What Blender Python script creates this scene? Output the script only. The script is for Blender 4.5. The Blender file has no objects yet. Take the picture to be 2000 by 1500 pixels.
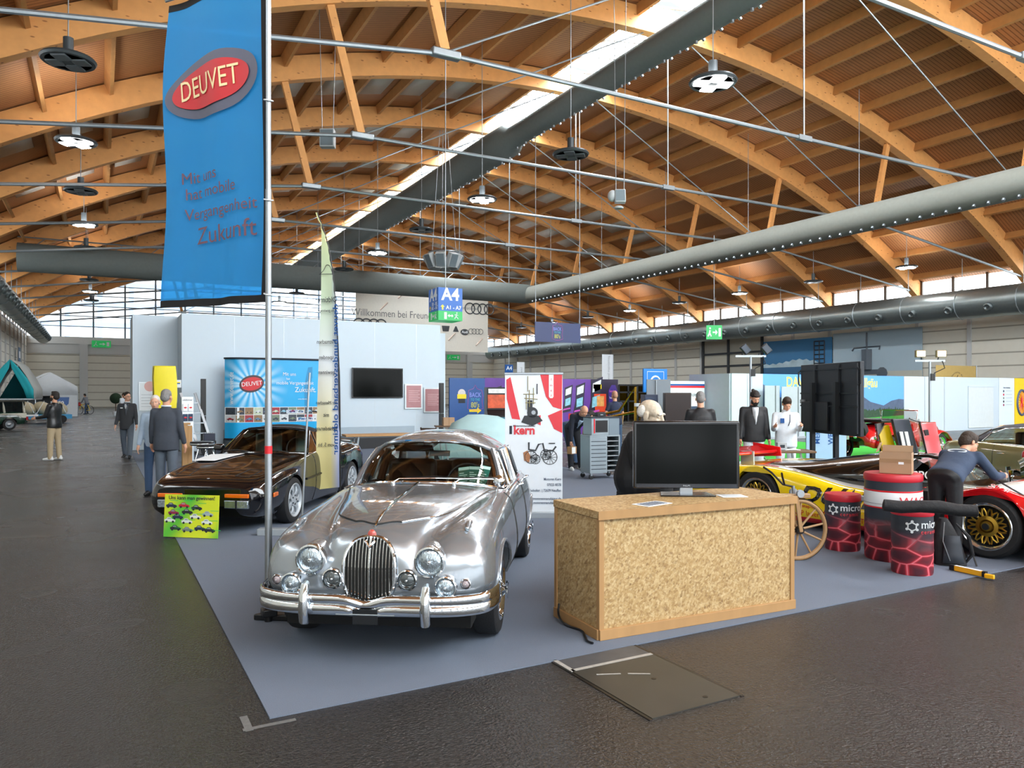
import bpy, bmesh, math, random
from mathutils import Vector as V, Matrix
import numpy as np
random.seed(7)
S = bpy.context.scene
COL = S.collection
rad = math.radians
# ---------------------------------------------------------------- camera, world, exposure
PH = rad(28.7); HH = 1.75; FF = 1470.0; HZ = 768.0
cd = bpy.data.cameras.new('camera'); cam = bpy.data.objects.new('camera', cd); COL.objects.link(cam)
cam.location = (0, 0, HH); cam.rotation_euler = (rad(90), 0, -PH)
cd.sensor_width = 36; cd.lens = FF * 36 / 2000; cd.shift_y = (HZ - 750) / 2000; cd.clip_end = 400; cd.clip_start = .05
S.camera = cam
W = bpy.data.worlds.new('sky'); S.world = W; W.use_nodes = True
W.node_tree.nodes['Background'].inputs[0].default_value = (.72, .86, 1, 1)
W.node_tree.nodes['Background'].inputs[1].default_value = 1.2
S.view_settings.view_transform = 'Standard'; S.view_settings.look = 'None'
S.view_settings.exposure = 0.12; S.view_settings.gamma = 1; S.view_settings.use_curve_mapping = False
S.cycles.max_bounces = 7; S.cycles.diffuse_bounces = 3; S.cycles.glossy_bounces = 4; S.cycles.transparent_max_bounces = 10
S.cycles.transmission_bounces = 4; S.cycles.sample_clamp_indirect = 6; S.cycles.use_denoising = True
S.cycles.caustics_reflective = False; S.cycles.caustics_refractive = False
SKYLIGHT_E, GABLE_E, FRONT_E, SIDE_E, LAMP_E = 34.0, 1.9, 12.0, 7.0, 70.0
# ---------------------------------------------------------------- where the photo's rays meet the place
SP, CP = math.sin(PH), math.cos(PH)
def dirn(px, py): l = (px - 1000) / FF; return V((SP + l * CP, CP - l * SP, (HZ - py) / FF))
EYE = V((0, 0, HH))
def gp(px, py, z=0.0): r = dirn(px, py); return EYE + r * ((z - HH) / r.z)
def at_d(px, py, d): return EYE + dirn(px, py) * d
def onX(px, py, X): r = dirn(px, py); return EYE + r * (X / r.x)
def onY(px, py, Y): r = dirn(px, py); return EYE + r * (Y / r.y)
# ---------------------------------------------------------------- materials
def lin(c):
    if isinstance(c, str): c = [int(c[i:i + 2], 16) for i in (0, 2, 4)]
    return tuple(((v / 255) / 12.92 if v / 255 <= .04045 else ((v / 255 + .055) / 1.055) ** 2.4) for v in c[:3]) + (1,)
MATS = {}
def mat(name, c, rough=.5, metal=0, vary=.06, scale=6, bump=0, bscale=80, coat=0, emit=0, alpha=1, spec=None, stretch=None, trans=0, sheen=0):
    if name in MATS: return MATS[name]
    m = bpy.data.materials.new(name); m.use_nodes = True; nt = m.node_tree; N = nt.nodes; L = nt.links
    b = N['Principled BSDF']; col = lin(c)
    b.inputs['Roughness'].default_value = rough; b.inputs['Metallic'].default_value = metal
    b.inputs['Coat Weight'].default_value = coat; b.inputs['Alpha'].default_value = alpha; b.inputs['Coat Roughness'].default_value = .04
    b.inputs['Transmission Weight'].default_value = trans; b.inputs['Sheen Weight'].default_value = sheen
    if spec is not None: b.inputs['Specular IOR Level'].default_value = spec
    tc = N.new('ShaderNodeTexCoord'); mp = N.new('ShaderNodeMapping'); L.new(tc.outputs['Object'], mp.inputs[0])
    if stretch: mp.inputs['Scale'].default_value = stretch
    nz = N.new('ShaderNodeTexNoise'); nz.inputs['Scale'].default_value = scale; nz.inputs['Detail'].default_value = 5; L.new(mp.outputs[0], nz.inputs[0])
    mr = N.new('ShaderNodeMix'); mr.data_type = 'RGBA'; L.new(nz.outputs[0], mr.inputs[0])
    mr.inputs[6].default_value = tuple(max(0, x * (1 - vary)) for x in col[:3]) + (1,); mr.inputs[7].default_value = tuple(min(1, x * (1 + vary)) for x in col[:3]) + (1,)
    L.new(mr.outputs[2], b.inputs['Base Color'])
    if emit:
        L.new(mr.outputs[2], b.inputs['Emission Color']); b.inputs['Emission Strength'].default_value = emit
    if bump:
        n2 = N.new('ShaderNodeTexNoise'); n2.inputs['Scale'].default_value = bscale; n2.inputs['Detail'].default_value = 3; L.new(mp.outputs[0], n2.inputs[0])
        bp = N.new('ShaderNodeBump'); bp.inputs['Strength'].default_value = bump; bp.inputs['Distance'].default_value = .02
        L.new(n2.outputs[0], bp.inputs['Height']); L.new(bp.outputs[0], b.inputs['Normal'])
    MATS[name] = m; return m
def ramp(nt, src, stops, interp='LINEAR'):
    r = nt.nodes.new('ShaderNodeValToRGB'); e = r.color_ramp.elements; r.color_ramp.interpolation = interp
    while len(e) < len(stops): e.new(.5)
    for i, (p, c) in enumerate(stops): e[i].position = p; e[i].color = lin(c)
    nt.links.new(src, r.inputs[0]); return r.outputs[0]
def glass(name, c='101416', a=.35, rough=.02):
    if name in MATS: return MATS[name]
    m = bpy.data.materials.new(name); m.use_nodes = True; nt = m.node_tree; N = nt.nodes; L = nt.links; N.remove(N['Principled BSDF'])
    t = N.new('ShaderNodeBsdfTransparent'); t.inputs[0].default_value = lin(c)
    g = N.new('ShaderNodeBsdfGlossy'); g.inputs['Roughness'].default_value = rough
    fr = N.new('ShaderNodeFresnel'); fr.inputs[0].default_value = 1.5
    nz = N.new('ShaderNodeTexNoise'); nz.inputs['Scale'].default_value = 3
    mm = N.new('ShaderNodeMath'); mm.operation = 'MULTIPLY_ADD'; L.new(nz.outputs[0], mm.inputs[0]); mm.inputs[1].default_value = .03; L.new(fr.outputs[0], mm.inputs[2])
    mx = N.new('ShaderNodeMixShader'); L.new(mm.outputs[0], mx.inputs[0]); L.new(t.outputs[0], mx.inputs[1]); L.new(g.outputs[0], mx.inputs[2])
    L.new(mx.outputs[0], N['Material Output'].inputs[0]); MATS[name] = m; return m
# ---------------------------------------------------------------- mesh builder
class MB:
    def __init__(s, M=None): s.v = []; s.f = []; s.mi = []; s.M = M; s.k = 0
    def add(s, vs, fs):
        o = len(s.v)
        s.v += [tuple(s.M @ V(p)) if s.M else tuple(p) for p in vs]
        s.f += [tuple(i + o for i in f) for f in fs]; s.mi += [s.k] * len(fs); return s
    def mix(s, k): s.k = k; return s
    def box(s, c, d, rz=0, R=None):
        x, y, z = d[0] / 2, d[1] / 2, d[2] / 2; c = V(c)
        vs = [V((a, b, e)) for e in (-z, z) for a, b in ((-x, -y), (x, -y), (x, y), (-x, y))]
        if R is None: R = Matrix.Rotation(rz, 3, 'Z')
        return s.add([c + R @ p for p in vs], [(3, 2, 1, 0), (4, 5, 6, 7), (0, 1, 5, 4), (1, 2, 6, 5), (2, 3, 7, 6), (3, 0, 4, 7)])
    def bb(s, a, b): return s.box([(a[i] + b[i]) / 2 for i in range(3)], [abs(b[i] - a[i]) for i in range(3)])
    def beam(s, a, b, w, h, up=(0, 0, 1)):
        a, b = V(a), V(b); t = (b - a); L = t.length; t.normalize(); u = V(up); x = t.cross(u)
        if x.length < 1e-4: x = t.cross(V((1, 0, 0)))
        x.normalize(); u = x.cross(t); R = Matrix((x, t, u)).transposed()
        return s.box((a + b) / 2, (w, L, h), R=R)
    def tube(s, pts, r, n=8, closed=False, cap=True):
        pts = [V(p) for p in pts]; m = len(pts); rs = r if isinstance(r, (list, tuple)) else [r] * m
        vs = []; fs = []; nx = None
        for i, p in enumerate(pts):
            t = (pts[(i + 1) % m] - pts[i - 1]) if closed else (pts[min(i + 1, m - 1)] - pts[max(i - 1, 0)])
            t.normalize()
            if nx is None:
                nx = t.cross(V((0, 0, 1)))
                if nx.length < .1: nx = t.cross(V((1, 0, 0)))
            else: nx = nx - t * nx.dot(t)
            nx.normalize(); ny = t.cross(nx)
            for j in range(n):
                a = 2 * math.pi * j / n; vs.append(p + (nx * math.cos(a) + ny * math.sin(a)) * rs[i])
        for i in range(m if closed else m - 1):
            k = (i + 1) % m
            for j in range(n): l = (j + 1) % n; fs.append((i * n + j, i * n + l, k * n + l, k * n + j))
        if cap and not closed: fs += [tuple(range(n - 1, -1, -1)), tuple((m - 1) * n + j for j in range(n))]
        return s.add(vs, fs)
    def lathe(s, prof, n=24, c=(0, 0, 0), axis='Z', cap=True, R=None):
        vs = []; fs = []; c = V(c); m = len(prof)
        for r, z in prof:
            for j in range(n):
                a = 2 * math.pi * j / n; x, y = r * math.cos(a), r * math.sin(a)
                p = V((x, y, z)) if axis == 'Z' else V((x, z, -y)) if axis == 'Y' else V((z, x, y))
                vs.append(c + (R @ p if R else p))
        for i in range(m - 1):
            for j in range(n): l = (j + 1) % n; fs.append((i * n + j, i * n + l, (i + 1) * n + l, (i + 1) * n + j))
        if cap: fs += [tuple(range(n - 1, -1, -1)), tuple((m - 1) * n + j for j in range(n))]
        return s.add(vs, fs)
    def cyl(s, a, b, r, n=16): return s.tube([a, b], r, n)
    def grid(s, P, cu=False, cv=False):
        a, b = len(P), len(P[0]); fs = []
        for i in range(a if cu else a - 1):
            for j in range(b if cv else b - 1):
                i2, j2 = (i + 1) % a, (j + 1) % b; fs.append((i * b + j, i2 * b + j, i2 * b + j2, i * b + j2))
        return s.add([p for r in P for p in r], fs)
    def poly(s, pts): return s.add(pts, [tuple(range(len(pts)))])
    def prism(s, pts, d):
        d = V(d); n = len(pts); pts = [V(p) for p in pts]
        return s.add(pts + [p + d for p in pts], [tuple(range(n - 1, -1, -1)), tuple(range(n, 2 * n))] + [(i, (i + 1) % n, n + (i + 1) % n, n + i) for i in range(n)])
    def ell(s, c, r, n=14, m=9, R=None):
        vs = []; c = V(c); r = r if isinstance(r, (list, tuple)) else (r, r, r)
        P = []
        for i in range(m + 1):
            t = math.pi * (i + .02 if i == 0 else i - .02 if i == m else i) / m
            row = []
            for j in range(n):
                a = 2 * math.pi * j / n; p = V((r[0] * math.sin(t) * math.cos(a), r[1] * math.sin(t) * math.sin(a), r[2] * math.cos(t)))
                row.append(c + (R @ p if R else p))
            P.append(row)
        o = len(s.f); s.grid(P, cv=True); b = len(s.v)
        return s
    def build(s, name, m, parent=None, smooth=35, bevel=0, solid=0, sub=0, fix=False):
        me = bpy.data.meshes.new(name); me.from_pydata(s.v, [], s.f)
        ms = m if isinstance(m, (list, tuple)) else [m]
        for x in ms: me.materials.append(x)
        if len(ms) > 1: me.polygons.foreach_set('material_index', s.mi)
        if fix:
            bm = bmesh.new(); bm.from_mesh(me); bmesh.ops.remove_doubles(bm, verts=bm.verts, dist=1e-5); bmesh.ops.recalc_face_normals(bm, faces=bm.faces); bm.to_mesh(me); bm.free()
        if smooth:
            me.polygons.foreach_set('use_smooth', [True] * len(me.polygons)); me.set_sharp_from_angle(angle=rad(smooth))
        me.update()
        o = bpy.data.objects.new(name, me); COL.objects.link(o)
        if parent: o.parent = parent
        if solid: d = o.modifiers.new('thick', 'SOLIDIFY'); d.thickness = solid; d.offset = -1
        if bevel: d = o.modifiers.new('edge', 'BEVEL'); d.width = bevel; d.segments = 2; d.limit_method = 'ANGLE'
        if sub: d = o.modifiers.new('sub', 'SUBSURF'); d.levels = sub; d.render_levels = sub
        return o
def tag(o, label, cat, group=None, kind=None):
    o['label'] = label; o['category'] = cat
    if group: o['group'] = group
    if kind: o['kind'] = kind
    return o
def struct(o): o['kind'] = 'structure'; return o
def thing(name, label, cat, loc=(0, 0, 0), rz=0, group=None):
    o = bpy.data.objects.new(name, None); COL.objects.link(o); o.location = loc; o.rotation_euler = (0, 0, rz); o.empty_display_size = .1
    return tag(o, label, cat, group)
def copy_tree(o, parent=None):
    c = o.copy(); COL.objects.link(c)
    if parent: c.parent = parent
    for ch in list(o.children): copy_tree(ch, c)
    return c
def frame(o, x, y):   # matrix whose local x,y axes are given; z = normal
    x = V(x).normalized(); z = x.cross(V(y)).normalized(); y = z.cross(x)
    m = Matrix((x, y, z)).transposed().to_4x4(); m.translation = V(o); return m
FONTC = {}
def text(name, s, size, m, parent, M, ext=.001, bold=0, ax='CENTER', sx=1, shear=0, lift=.002, space=1):
    k = (s, bold, ext / size, ax, shear, space)
    if k not in FONTC:
        c = bpy.data.curves.new('t', 'FONT'); c.body = s; c.align_x = ax; c.align_y = 'CENTER'; c.extrude = ext / size; c.offset = bold; c.shear = shear; c.resolution_u = 3; c.space_character = space
        t = bpy.data.objects.new('t', c); COL.objects.link(t); dg = bpy.context.evaluated_depsgraph_get()
        FONTC[k] = bpy.data.meshes.new_from_object(t.evaluated_get(dg)); bpy.data.objects.remove(t)
    me = FONTC[k].copy(); me.materials.clear(); me.materials.append(m)
    me.transform(M @ Matrix.Translation((0, 0, lift)) @ Matrix.Diagonal((size * sx, size, size, 1)))
    o = bpy.data.objects.new(name, me); COL.objects.link(o)
    if parent: o.parent = parent
    return o
def lerp(a, b, t): return a + (b - a) * t
def spline(pts, n):     # Catmull-Rom through pts, n samples per span
    pts = [V(p) for p in pts]; out = []
    for i in range(len(pts) - 1):
        p0, p1, p2, p3 = pts[max(i - 1, 0)], pts[i], pts[i + 1], pts[min(i + 2, len(pts) - 1)]
        for j in range(n):
            t = j / n; out.append(.5 * ((2 * p1) + (p2 - p0) * t + (2 * p0 - 5 * p1 + 4 * p2 - p3) * t * t + (3 * p1 - p0 - 3 * p2 + p3) * t ** 3))
    return out + [pts[-1]]
# shared materials
white = mat('white_paint', 'e4ebf0', .55, vary=.02); black = mat('black_plastic', '101113', .35); darkmetal = mat('dark_metal', '2a2d30', .4, .5)
chrome = mat('chrome', 'dfe4e8', .06, 1, vary=.02); alu = mat('brushed_aluminium', 'a3aab0', .38, .9, stretch=(1, 1, 12)); steel = mat('galvanised_steel', '9aa3a8', .38, .7, vary=.12)
rubber = mat('tyre_rubber', '17181a', .75, bump=.2); signblue = mat('sign_blue', '0a4f96', .4); paper = mat('paper', 'e6ecef', .7)
redp = mat('signal_red', 'd0202a', .35); yellowp = mat('signal_yellow', 'f2d31c', .35); greenp = mat('exit_green', '0f9a4a', .4, emit=.5); silverp = mat('silver_grey', 'a3abb1', .4, .3)
woodl = mat('raw_pine', 'ab8455', .6, vary=.18, scale=9, stretch=(1, 1, .15)); ink = mat('dark_ink', '1c2430', .6); greycloth = mat('grey_felt', '7c858d', .85, bump=.1)
# ---------------------------------------------------------------- the hall
U = 24.0; BAY = .333 * U; YK = lambda k: U * .509 + BAY * k
XL, XR = U * (1 - 1.324), U * (1 + 1.324); YB = YK(12); YF = YK(-2) - 4.5
RB = 2.357 * U; ZC = 1.75 + .71 * U - RB; BD = 1.1
def arc(R, x): return ZC + math.sqrt(R * R - (x - U) ** 2)
def wood(name, c, vary, planks=0, knots=0, axis=None, rough=.6):
    m = mat(name, c, rough, vary=vary, scale=3, stretch=axis or (1, 1, 1)); nt = m.node_tree; N, L = nt.nodes, nt.links; b = N['Principled BSDF']
    src = b.inputs['Base Color'].links[0].from_socket; tc = N.new('ShaderNodeTexCoord')
    if knots:
        v = N.new('ShaderNodeTexVoronoi'); v.inputs['Scale'].default_value = 2.2; mp = N.new('ShaderNodeMapping'); mp.inputs['Scale'].default_value = (.8, 1.4, 2.4); L.new(tc.outputs['Object'], mp.inputs[0]); L.new(mp.outputs[0], v.inputs[0])
        r = ramp(nt, v.outputs['Distance'], [(0, '6a3d1c'), (.1, '8a5a2c'), (.16, 'ffffff')])
        x = N.new('ShaderNodeMix'); x.data_type = 'RGBA'; x.blend_type = 'MULTIPLY'; x.inputs[0].default_value = .75; L.new(src, x.inputs[6]); L.new(r, x.inputs[7]); src = x.outputs[2]
    if planks:
        w = N.new('ShaderNodeTexWave'); w.bands_direction = 'Y' if planks > 0 else 'Z'; w.inputs['Scale'].default_value = abs(planks); w.inputs['Distortion'].default_value = 0; L.new(tc.outputs['Object'], w.inputs[0])
        r = ramp(nt, w.outputs['Color'], [(0, '7a6a60' if planks > 0 else '8f8d86'), (.16 if planks > 0 else .05, 'ffffff')])
        x = N.new('ShaderNodeMix'); x.data_type = 'RGBA'; x.blend_type = 'MULTIPLY'; x.inputs[0].default_value = .8; L.new(src, x.inputs[6]); L.new(r, x.inputs[7]); src = x.outputs[2]
    L.new(src, b.inputs['Base Color']); return m
m_beam = wood('glulam', 'dd9e5c', .14, knots=1); m_purl = wood('purlin_wood', 'bd8850', .18); m_deck = wood('roof_boards', 'b07a4e', .22, planks=1.6, axis=(1, 6, 1))
# floor
m_fl = mat('dark_asphalt', '2f2d2b', .5, vary=1.0, scale=38, bump=.9, bscale=60)
nt = m_fl.node_tree; big = nt.nodes.new('ShaderNodeTexNoise'); big.inputs['Scale'].default_value = .6; tcx = nt.nodes.new('ShaderNodeTexCoord'); nt.links.new(tcx.outputs['Object'], big.inputs[0])
nt.links.new(ramp(nt, big.outputs[0], [(.3, '6c6c6c'), (.7, '9a9a9a')]), nt.nodes['Principled BSDF'].inputs['Roughness'])
struct(MB().bb((XL - 1, YF - 1, -.3), (XR + 1, YB + 1, 0)).build('floor', m_fl))
# roof shell
def arcbar(R0, R1, y0, y1, x0, x1, n):
    b = MB(); P = []
    for i in range(n + 1):
        x = lerp(x0, x1, i / n); a0 = V((x, 0, arc(R0, x))); nrm = V((x - U, 0, a0.z - ZC)).normalized(); a1 = a0 + nrm * (R1 - R0)
        P.append([(a0.x, y0, a0.z), (a0.x, y1, a0.z), (a1.x, y1, a1.z), (a1.x, y0, a1.z)])
    b.grid(P, cv=True); b.poly(P[0][::-1]); b.poly(P[-1]); return b
RD = RB + BD + .06; SKX = 1.9
struct(arcbar(RD, RD + .2, YF, YB, XL - .8, U - SKX, 24).build('roof', m_deck))
struct(arcbar(RD, RD + .2, YF, YB, U + SKX, XR + .8, 24).build('roof', m_deck))
for k in range(-2, 12):
    y = YK(k); struct(arcbar(RB, RB + BD, y - .24, y + .24, XL + .02, XR - .02, 40).build('beam_%d' % (k + 3), m_beam))
m_pad = mat('roof_pad', 'd6d2c8', .5)
i = 0
xs = [U - SKX - .1 - 2.42 * j for j in range(13)] + [U + SKX + .1 + 2.42 * j for j in range(13)]
for x in xs:
    if XL + .3 < x < XR - .3:
        i += 1; z = arc(RD, x) - .02; nx = V((x - U, 0, z - ZC)).normalized(); b = MB()
        tx = V((nx.z, 0, -nx.x)); q = [V((x, YF, z)) + tx * s_ * .08 - nx * d_ for s_, d_ in ((-1, 0), (1, 0), (1, .52), (-1, .52))]
        b.prism(q, (0, YB - YF - .05, 0)); struct(b.build('beam_purlin_%d' % i, m_purl))
b = MB(); n_pad = 0
for k in range(3, 12):
    for j in range(len(xs) - 1):
        x0, x1 = sorted((xs[j], xs[j + 1]))
        if x1 - x0 > 2.6 or x0 < XL + 1 or x1 > XR - 7 or (k < 5 and x0 > U - 6): continue
        P = []
        for t in (.22, .78):
            x = lerp(x0, x1, t); z = arc(RD, x) - .05; P.append([(x, YK(k) + 2.2, z), (x, YK(k) + 5.6, z)])
        b.grid(P)
o = b.build('roof_panels', m_pad, solid=.04); struct(o)
# ridge skylight
m_sky = mat('daylight_glazing', 'f2f8ff', .4, emit=SKYLIGHT_E, vary=.03, scale=.5)
m_whitem = mat('white_steel', 'c9ced0', .4)
sk = MB()
for k in range(-2, 12):
    y0, y1 = YK(k) + .24, YK(k + 1) - .24
    P = [[(U + s_ * SKX, yy, arc(RD, U + SKX) + .1 + (1 - abs(s_)) * .5) for s_ in (-1, -.5, 0, .5, 1)] for yy in (y0, y1)]
    sk.grid(P)
rk = struct(sk.build('window_1', m_sky))
for k in range(-1, 12):
    b = MB(); y0, y1 = YK(k) + .3, YK(k + 1) - .3; z = arc(RD, U + SKX) - .05; n = 7
    for s_ in (-1, 1): b.cyl((U + s_ * SKX * .94, y0, z), (U + s_ * SKX * .94, y1, z), .08, 6)
    for j in range(n):
        ya, yb = lerp(y0, y1, j / n), lerp(y0, y1, (j + 1) / n); s_ = 1 if j % 2 else -1
        b.cyl((U - SKX * .94, ya, z), (U + SKX * .94, ya, z), .075, 5); b.cyl((U - s_ * SKX * .94, ya, z), (U + s_ * SKX * .94, yb, z), .06, 5)
    b.build('window_frame', m_whitem, rk)
# ties, struts and rods of every arch
ZT = 1.75 + .4125 * U; XN = (.369 * U, 1.638 * U)
for k in range(-1, 12):
    y = YK(k); t = thing('roof_tie', 'galvanised steel tie rod spanning the hall under timber arch %d counted from the gable' % (12 - k) if 0 else 'galvanised tie rod with timber struts bracing one curved roof beam of the hall', 'roof tie', (U, y, ZT), 0, 'tie rods under the timber arches')
    b = MB(); r = .075
    pts = [(XL + .1, 0, arc(RB, XL + .1) + .5), (XN[0], 0, ZT), (U, 0, ZT), (XN[1], 0, ZT), (XR - .1, 0, arc(RB, XR - .1) + .5)]
    pts = [(p[0] - U, 0, p[2] - ZT) for p in pts]
    for a, c in zip(pts, pts[1:]): b.cyl(a, c, r, 8)
    b.build('tie_rod', steel, t)
    for s_, xn in ((-1, XN[0]), (1, XN[1])):
        MB().box((xn - U, 0, 0), (.9, .26, .24)).build('node_bracket', steel, t, bevel=.04)
        xb = xn + s_ * 1.25; MB().beam((xn - U + s_ * .06, 0, .1), (xb - U, 0, arc(RB, xb) - ZT + .05), .3, .22, (0, 1, 0)).build('strut', m_beam, t)
        xd = U + s_ * 1.5; MB().cyl((xn - U, 0, .05), (xd - U, 0, arc(RB, xd) - ZT), .035, 6).build('brace_rod', steel, t)
    b = MB(); b.cyl((0, 0, 0), (0, 0, arc(RB, U) - ZT), .035, 6); b.box((0, 0, 0), (.7, .2, .2)); b.build('hanger', steel, t)
# walls
m_wall = wood('wall_boards', 'd3d2c6', .05, planks=-.34); m_pil = mat('pilaster_grey', 'b9bdbd', .5, vary=.03); m_cap = mat('wall_cap', 'c3c7c6', .5)
ZW = 8.75
def wallX(X, s_):
    b = MB().bb((X, YF, 0), (X + s_ * .3, YB, ZW)); return b
struct(wallX(XL, -1).build('wall_left', m_wall)); struct(wallX(XR, 1).build('wall_right', m_wall)); struct(MB().bb((XL, YB, 0), (XR, YB + .3, ZW)).build('wall_back', m_wall))
m_win = mat('window_daylight', 'e9f4ff', .3, emit=SIDE_E, vary=.12, scale=.25); m_wf = mat('window_frame_dark', '4a4038', .5)
nw = 1; nt_ = 0
for X, s_ in ((XL, -1), (XR, 1)):
    for k in range(-2, 12):
        nw += 1; y0, y1 = YK(k) + .3, YK(k + 1) - .3
        w = struct(MB().bb((X + s_ * .12, y0, ZW + .02), (X + s_ * .2, y1, ZW + 2.2)).build('window_%d' % nw, m_win))
        b = MB()
        for j in range(4): yy = lerp(y0, y1, j / 3); b.bb((X - .02 * s_, yy - .09, ZW), (X + .25 * s_, yy + .09, ZW + 2.2))
        b.bb((X - .04 * s_, y0, ZW - .02), (X + .25 * s_, y1, ZW + .14)); b.bb((X - .04 * s_, y0, ZW + 1.9), (X + .25 * s_, y1, ZW + 2.3))
        b.build('window_frame', m_wf, w)
        for yy in (YK(k), YK(k) + BAY / 2):
            nt_ += 1; struct(MB().bb((X, yy - .14, 0), (X - s_ * .12, yy + .14, ZW)).build('trim_%d' % nt_, m_pil))
# gable ends with glazing
def gable(Y, s_, name, E, n0, mw):
    b = MB(); n = 60; top = [(x, Y, arc(RD, x) + .1) for x in [lerp(XL, XR, i / n) for i in range(n + 1)]]
    for a, c in zip(top, top[1:]): b.poly([(a[0], Y, ZW), (c[0], Y, ZW), c, a])
    w = struct(b.build(name, mw))
    f = MB(); d = -s_ * .12
    for i in range(1, 18):
        x = lerp(XL, XR, i / 18); f.bb((x - .1, Y + d, ZW), (x + .1, Y + d * 2.2, arc(RD, x)))
    z = ZW + 1.3
    while z < 19.5:
        if z < ZC + RD - .3:
            hw = math.sqrt(max(0, RD ** 2 - (z - ZC) ** 2)); f.bb((max(XL, U - hw), Y + d, z - .05), (min(XR, U + hw), Y + d * 2.5, z + .05))
        z += 1.3
    f.build('window_frame', mat('gable_frame', '6f7f8c', .4), w)
    return w
m_gab = bpy.data.materials.new('gable_daylight'); m_gab.use_nodes = True
nt = m_gab.node_tree; bs = nt.nodes['Principled BSDF']; tc = nt.nodes.new('ShaderNodeTexCoord'); sx = nt.nodes.new('ShaderNodeMapping'); sx.inputs['Rotation'].default_value = (rad(90), 0, 0)
nt.links.new(tc.outputs['Object'], sx.inputs[0]); br = nt.nodes.new('ShaderNodeTexBrick'); nt.links.new(sx.outputs[0], br.inputs[0]); br.offset = 0
br.inputs['Scale'].default_value = 1; br.inputs['Brick Width'].default_value = 3.54; br.inputs['Row Height'].default_value = 2.6; br.inputs['Mortar Size'].default_value = .32
br.inputs['Color1'].default_value = lin('f4f8fb'); br.inputs['Color2'].default_value = lin('e2ecf2'); br.inputs['Mortar'].default_value = lin('a9c4e2')
nt.links.new(br.outputs[0], bs.inputs['Base Color']); nt.links.new(br.outputs[0], bs.inputs['Emission Color']); bs.inputs['Emission Strength'].default_value = GABLE_E
gable(YB + .1, 1, 'window_40', GABLE_E, 0, m_gab)
m_front = mat('front_daylight', 'eef6ff', .3, emit=FRONT_E, vary=.1, scale=.2)
gable(YF - .1, -1, 'window_41', FRONT_E, 0, m_front)
struct(MB().bb((XL, YF - .4, 5.2), (XR, YF - .1, ZW)).build('wall_front', m_wall))
dd = struct(MB().bb((XL, YF - .3, 0), (XR, YF - .2, 5.2)).build('door_1', mat('glass_gate_daylight', 'e8f2ff', .2, emit=3.6, vary=.2, scale=.15)))
b = MB()
for i in range(0, 33): x = lerp(XL, XR, i / 32); b.bb((x - .12, YF - .2, 0), (x + .12, YF + .0, 5.2))
for z in (1.1, 2.6, 4.0): b.bb((XL, YF - .2, z - .07), (XR, YF, z + .07))
b.build('door_frame', darkmetal, dd)
# back wall band, gates
struct(MB().bb((XL, YB - .25, ZW - .9), (XR, YB, ZW)).build('trim_90', m_cap)); struct(MB().bb((XL, YB - .12, ZW - 2.1), (XR, YB - .02, ZW - .9)).build('trim_91', m_pil))
gi = 1
for i in range(9):
    x = lerp(XL, XR, i / 8) if i else XL + .3
    x = XL + 6.0 + i * 7.6
    if x < XR: nt_ += 1; struct(MB().bb((x - .45, YB - .3, 0), (x + .45, YB, ZW - .9)).build('trim_%d' % (100 + nt_), m_pil))
# spiral ducts under the side windows
m_spiral = mat('spiral_duct', '8c9798', .32, .75, vary=.1); nt = m_spiral.node_tree
wv = nt.nodes.new('ShaderNodeTexWave'); wv.bands_direction = 'Y'; wv.inputs['Scale'].default_value = 2.2; tc = nt.nodes.new('ShaderNodeTexCoord'); nt.links.new(tc.outputs['Object'], wv.inputs[0])
bp = nt.nodes.new('ShaderNodeBump'); bp.inputs['Strength'].default_value = .5; nt.links.new(wv.outputs[0], bp.inputs['Height']); nt.links.new(bp.outputs[0], nt.nodes['Principled BSDF'].inputs['Normal'])
m_noz = mat('duct_nozzle', '6d7779', .35, .7)
for X, s_, nm in ((XR - 3.0, 1, 'long spiral steel duct with round nozzles beneath the clerestory windows beyond the counter'), (XL + 2.0, -1, 'spiral steel duct with round nozzles on the wall above the camper tents')):
    r = 1.02 if s_ > 0 else .75; z = 1.75 + .257 * U if s_ > 0 else 8.3
    t = thing('spiral_duct', nm, 'air duct', (X, 0, z))
    b = MB(); b.cyl((0, 9 if s_ > 0 else 14, 0), (0, YB - 5, 0), r, 24); b.build('duct_pipe', m_spiral, t)
    for j in range(44):
        y = 10 + j * 2.67 if s_ > 0 else 15 + j * 2.2
        if y > YB - 6: break
        d = V((-s_ * .92, 0, -.38)); MB().lathe([(.3, r - .03), (.3, r + .12), (.2, r + .2), (.12, r + .12)], 12, (0, y, 0), R=frame((0, 0, 0), (0, 1, 0), d.cross(V((0, 1, 0)))).to_3x3()).build('nozzle', m_noz, t)
    for j in range(22):
        y = 11 + j * BAY / 2
        if y < YB - 6 and y > 14: MB().tube([(r * 1.02 * math.sin(a), y, -r * 1.02 * math.cos(a)) for a in [i * math.pi / 6 for i in range(12)]], .04, 6, closed=True).build('duct_band', steel, t); MB().cyl((0, y, r), (0, y, r + 2.2), .025, 5).build('hanger', steel, t)
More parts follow.
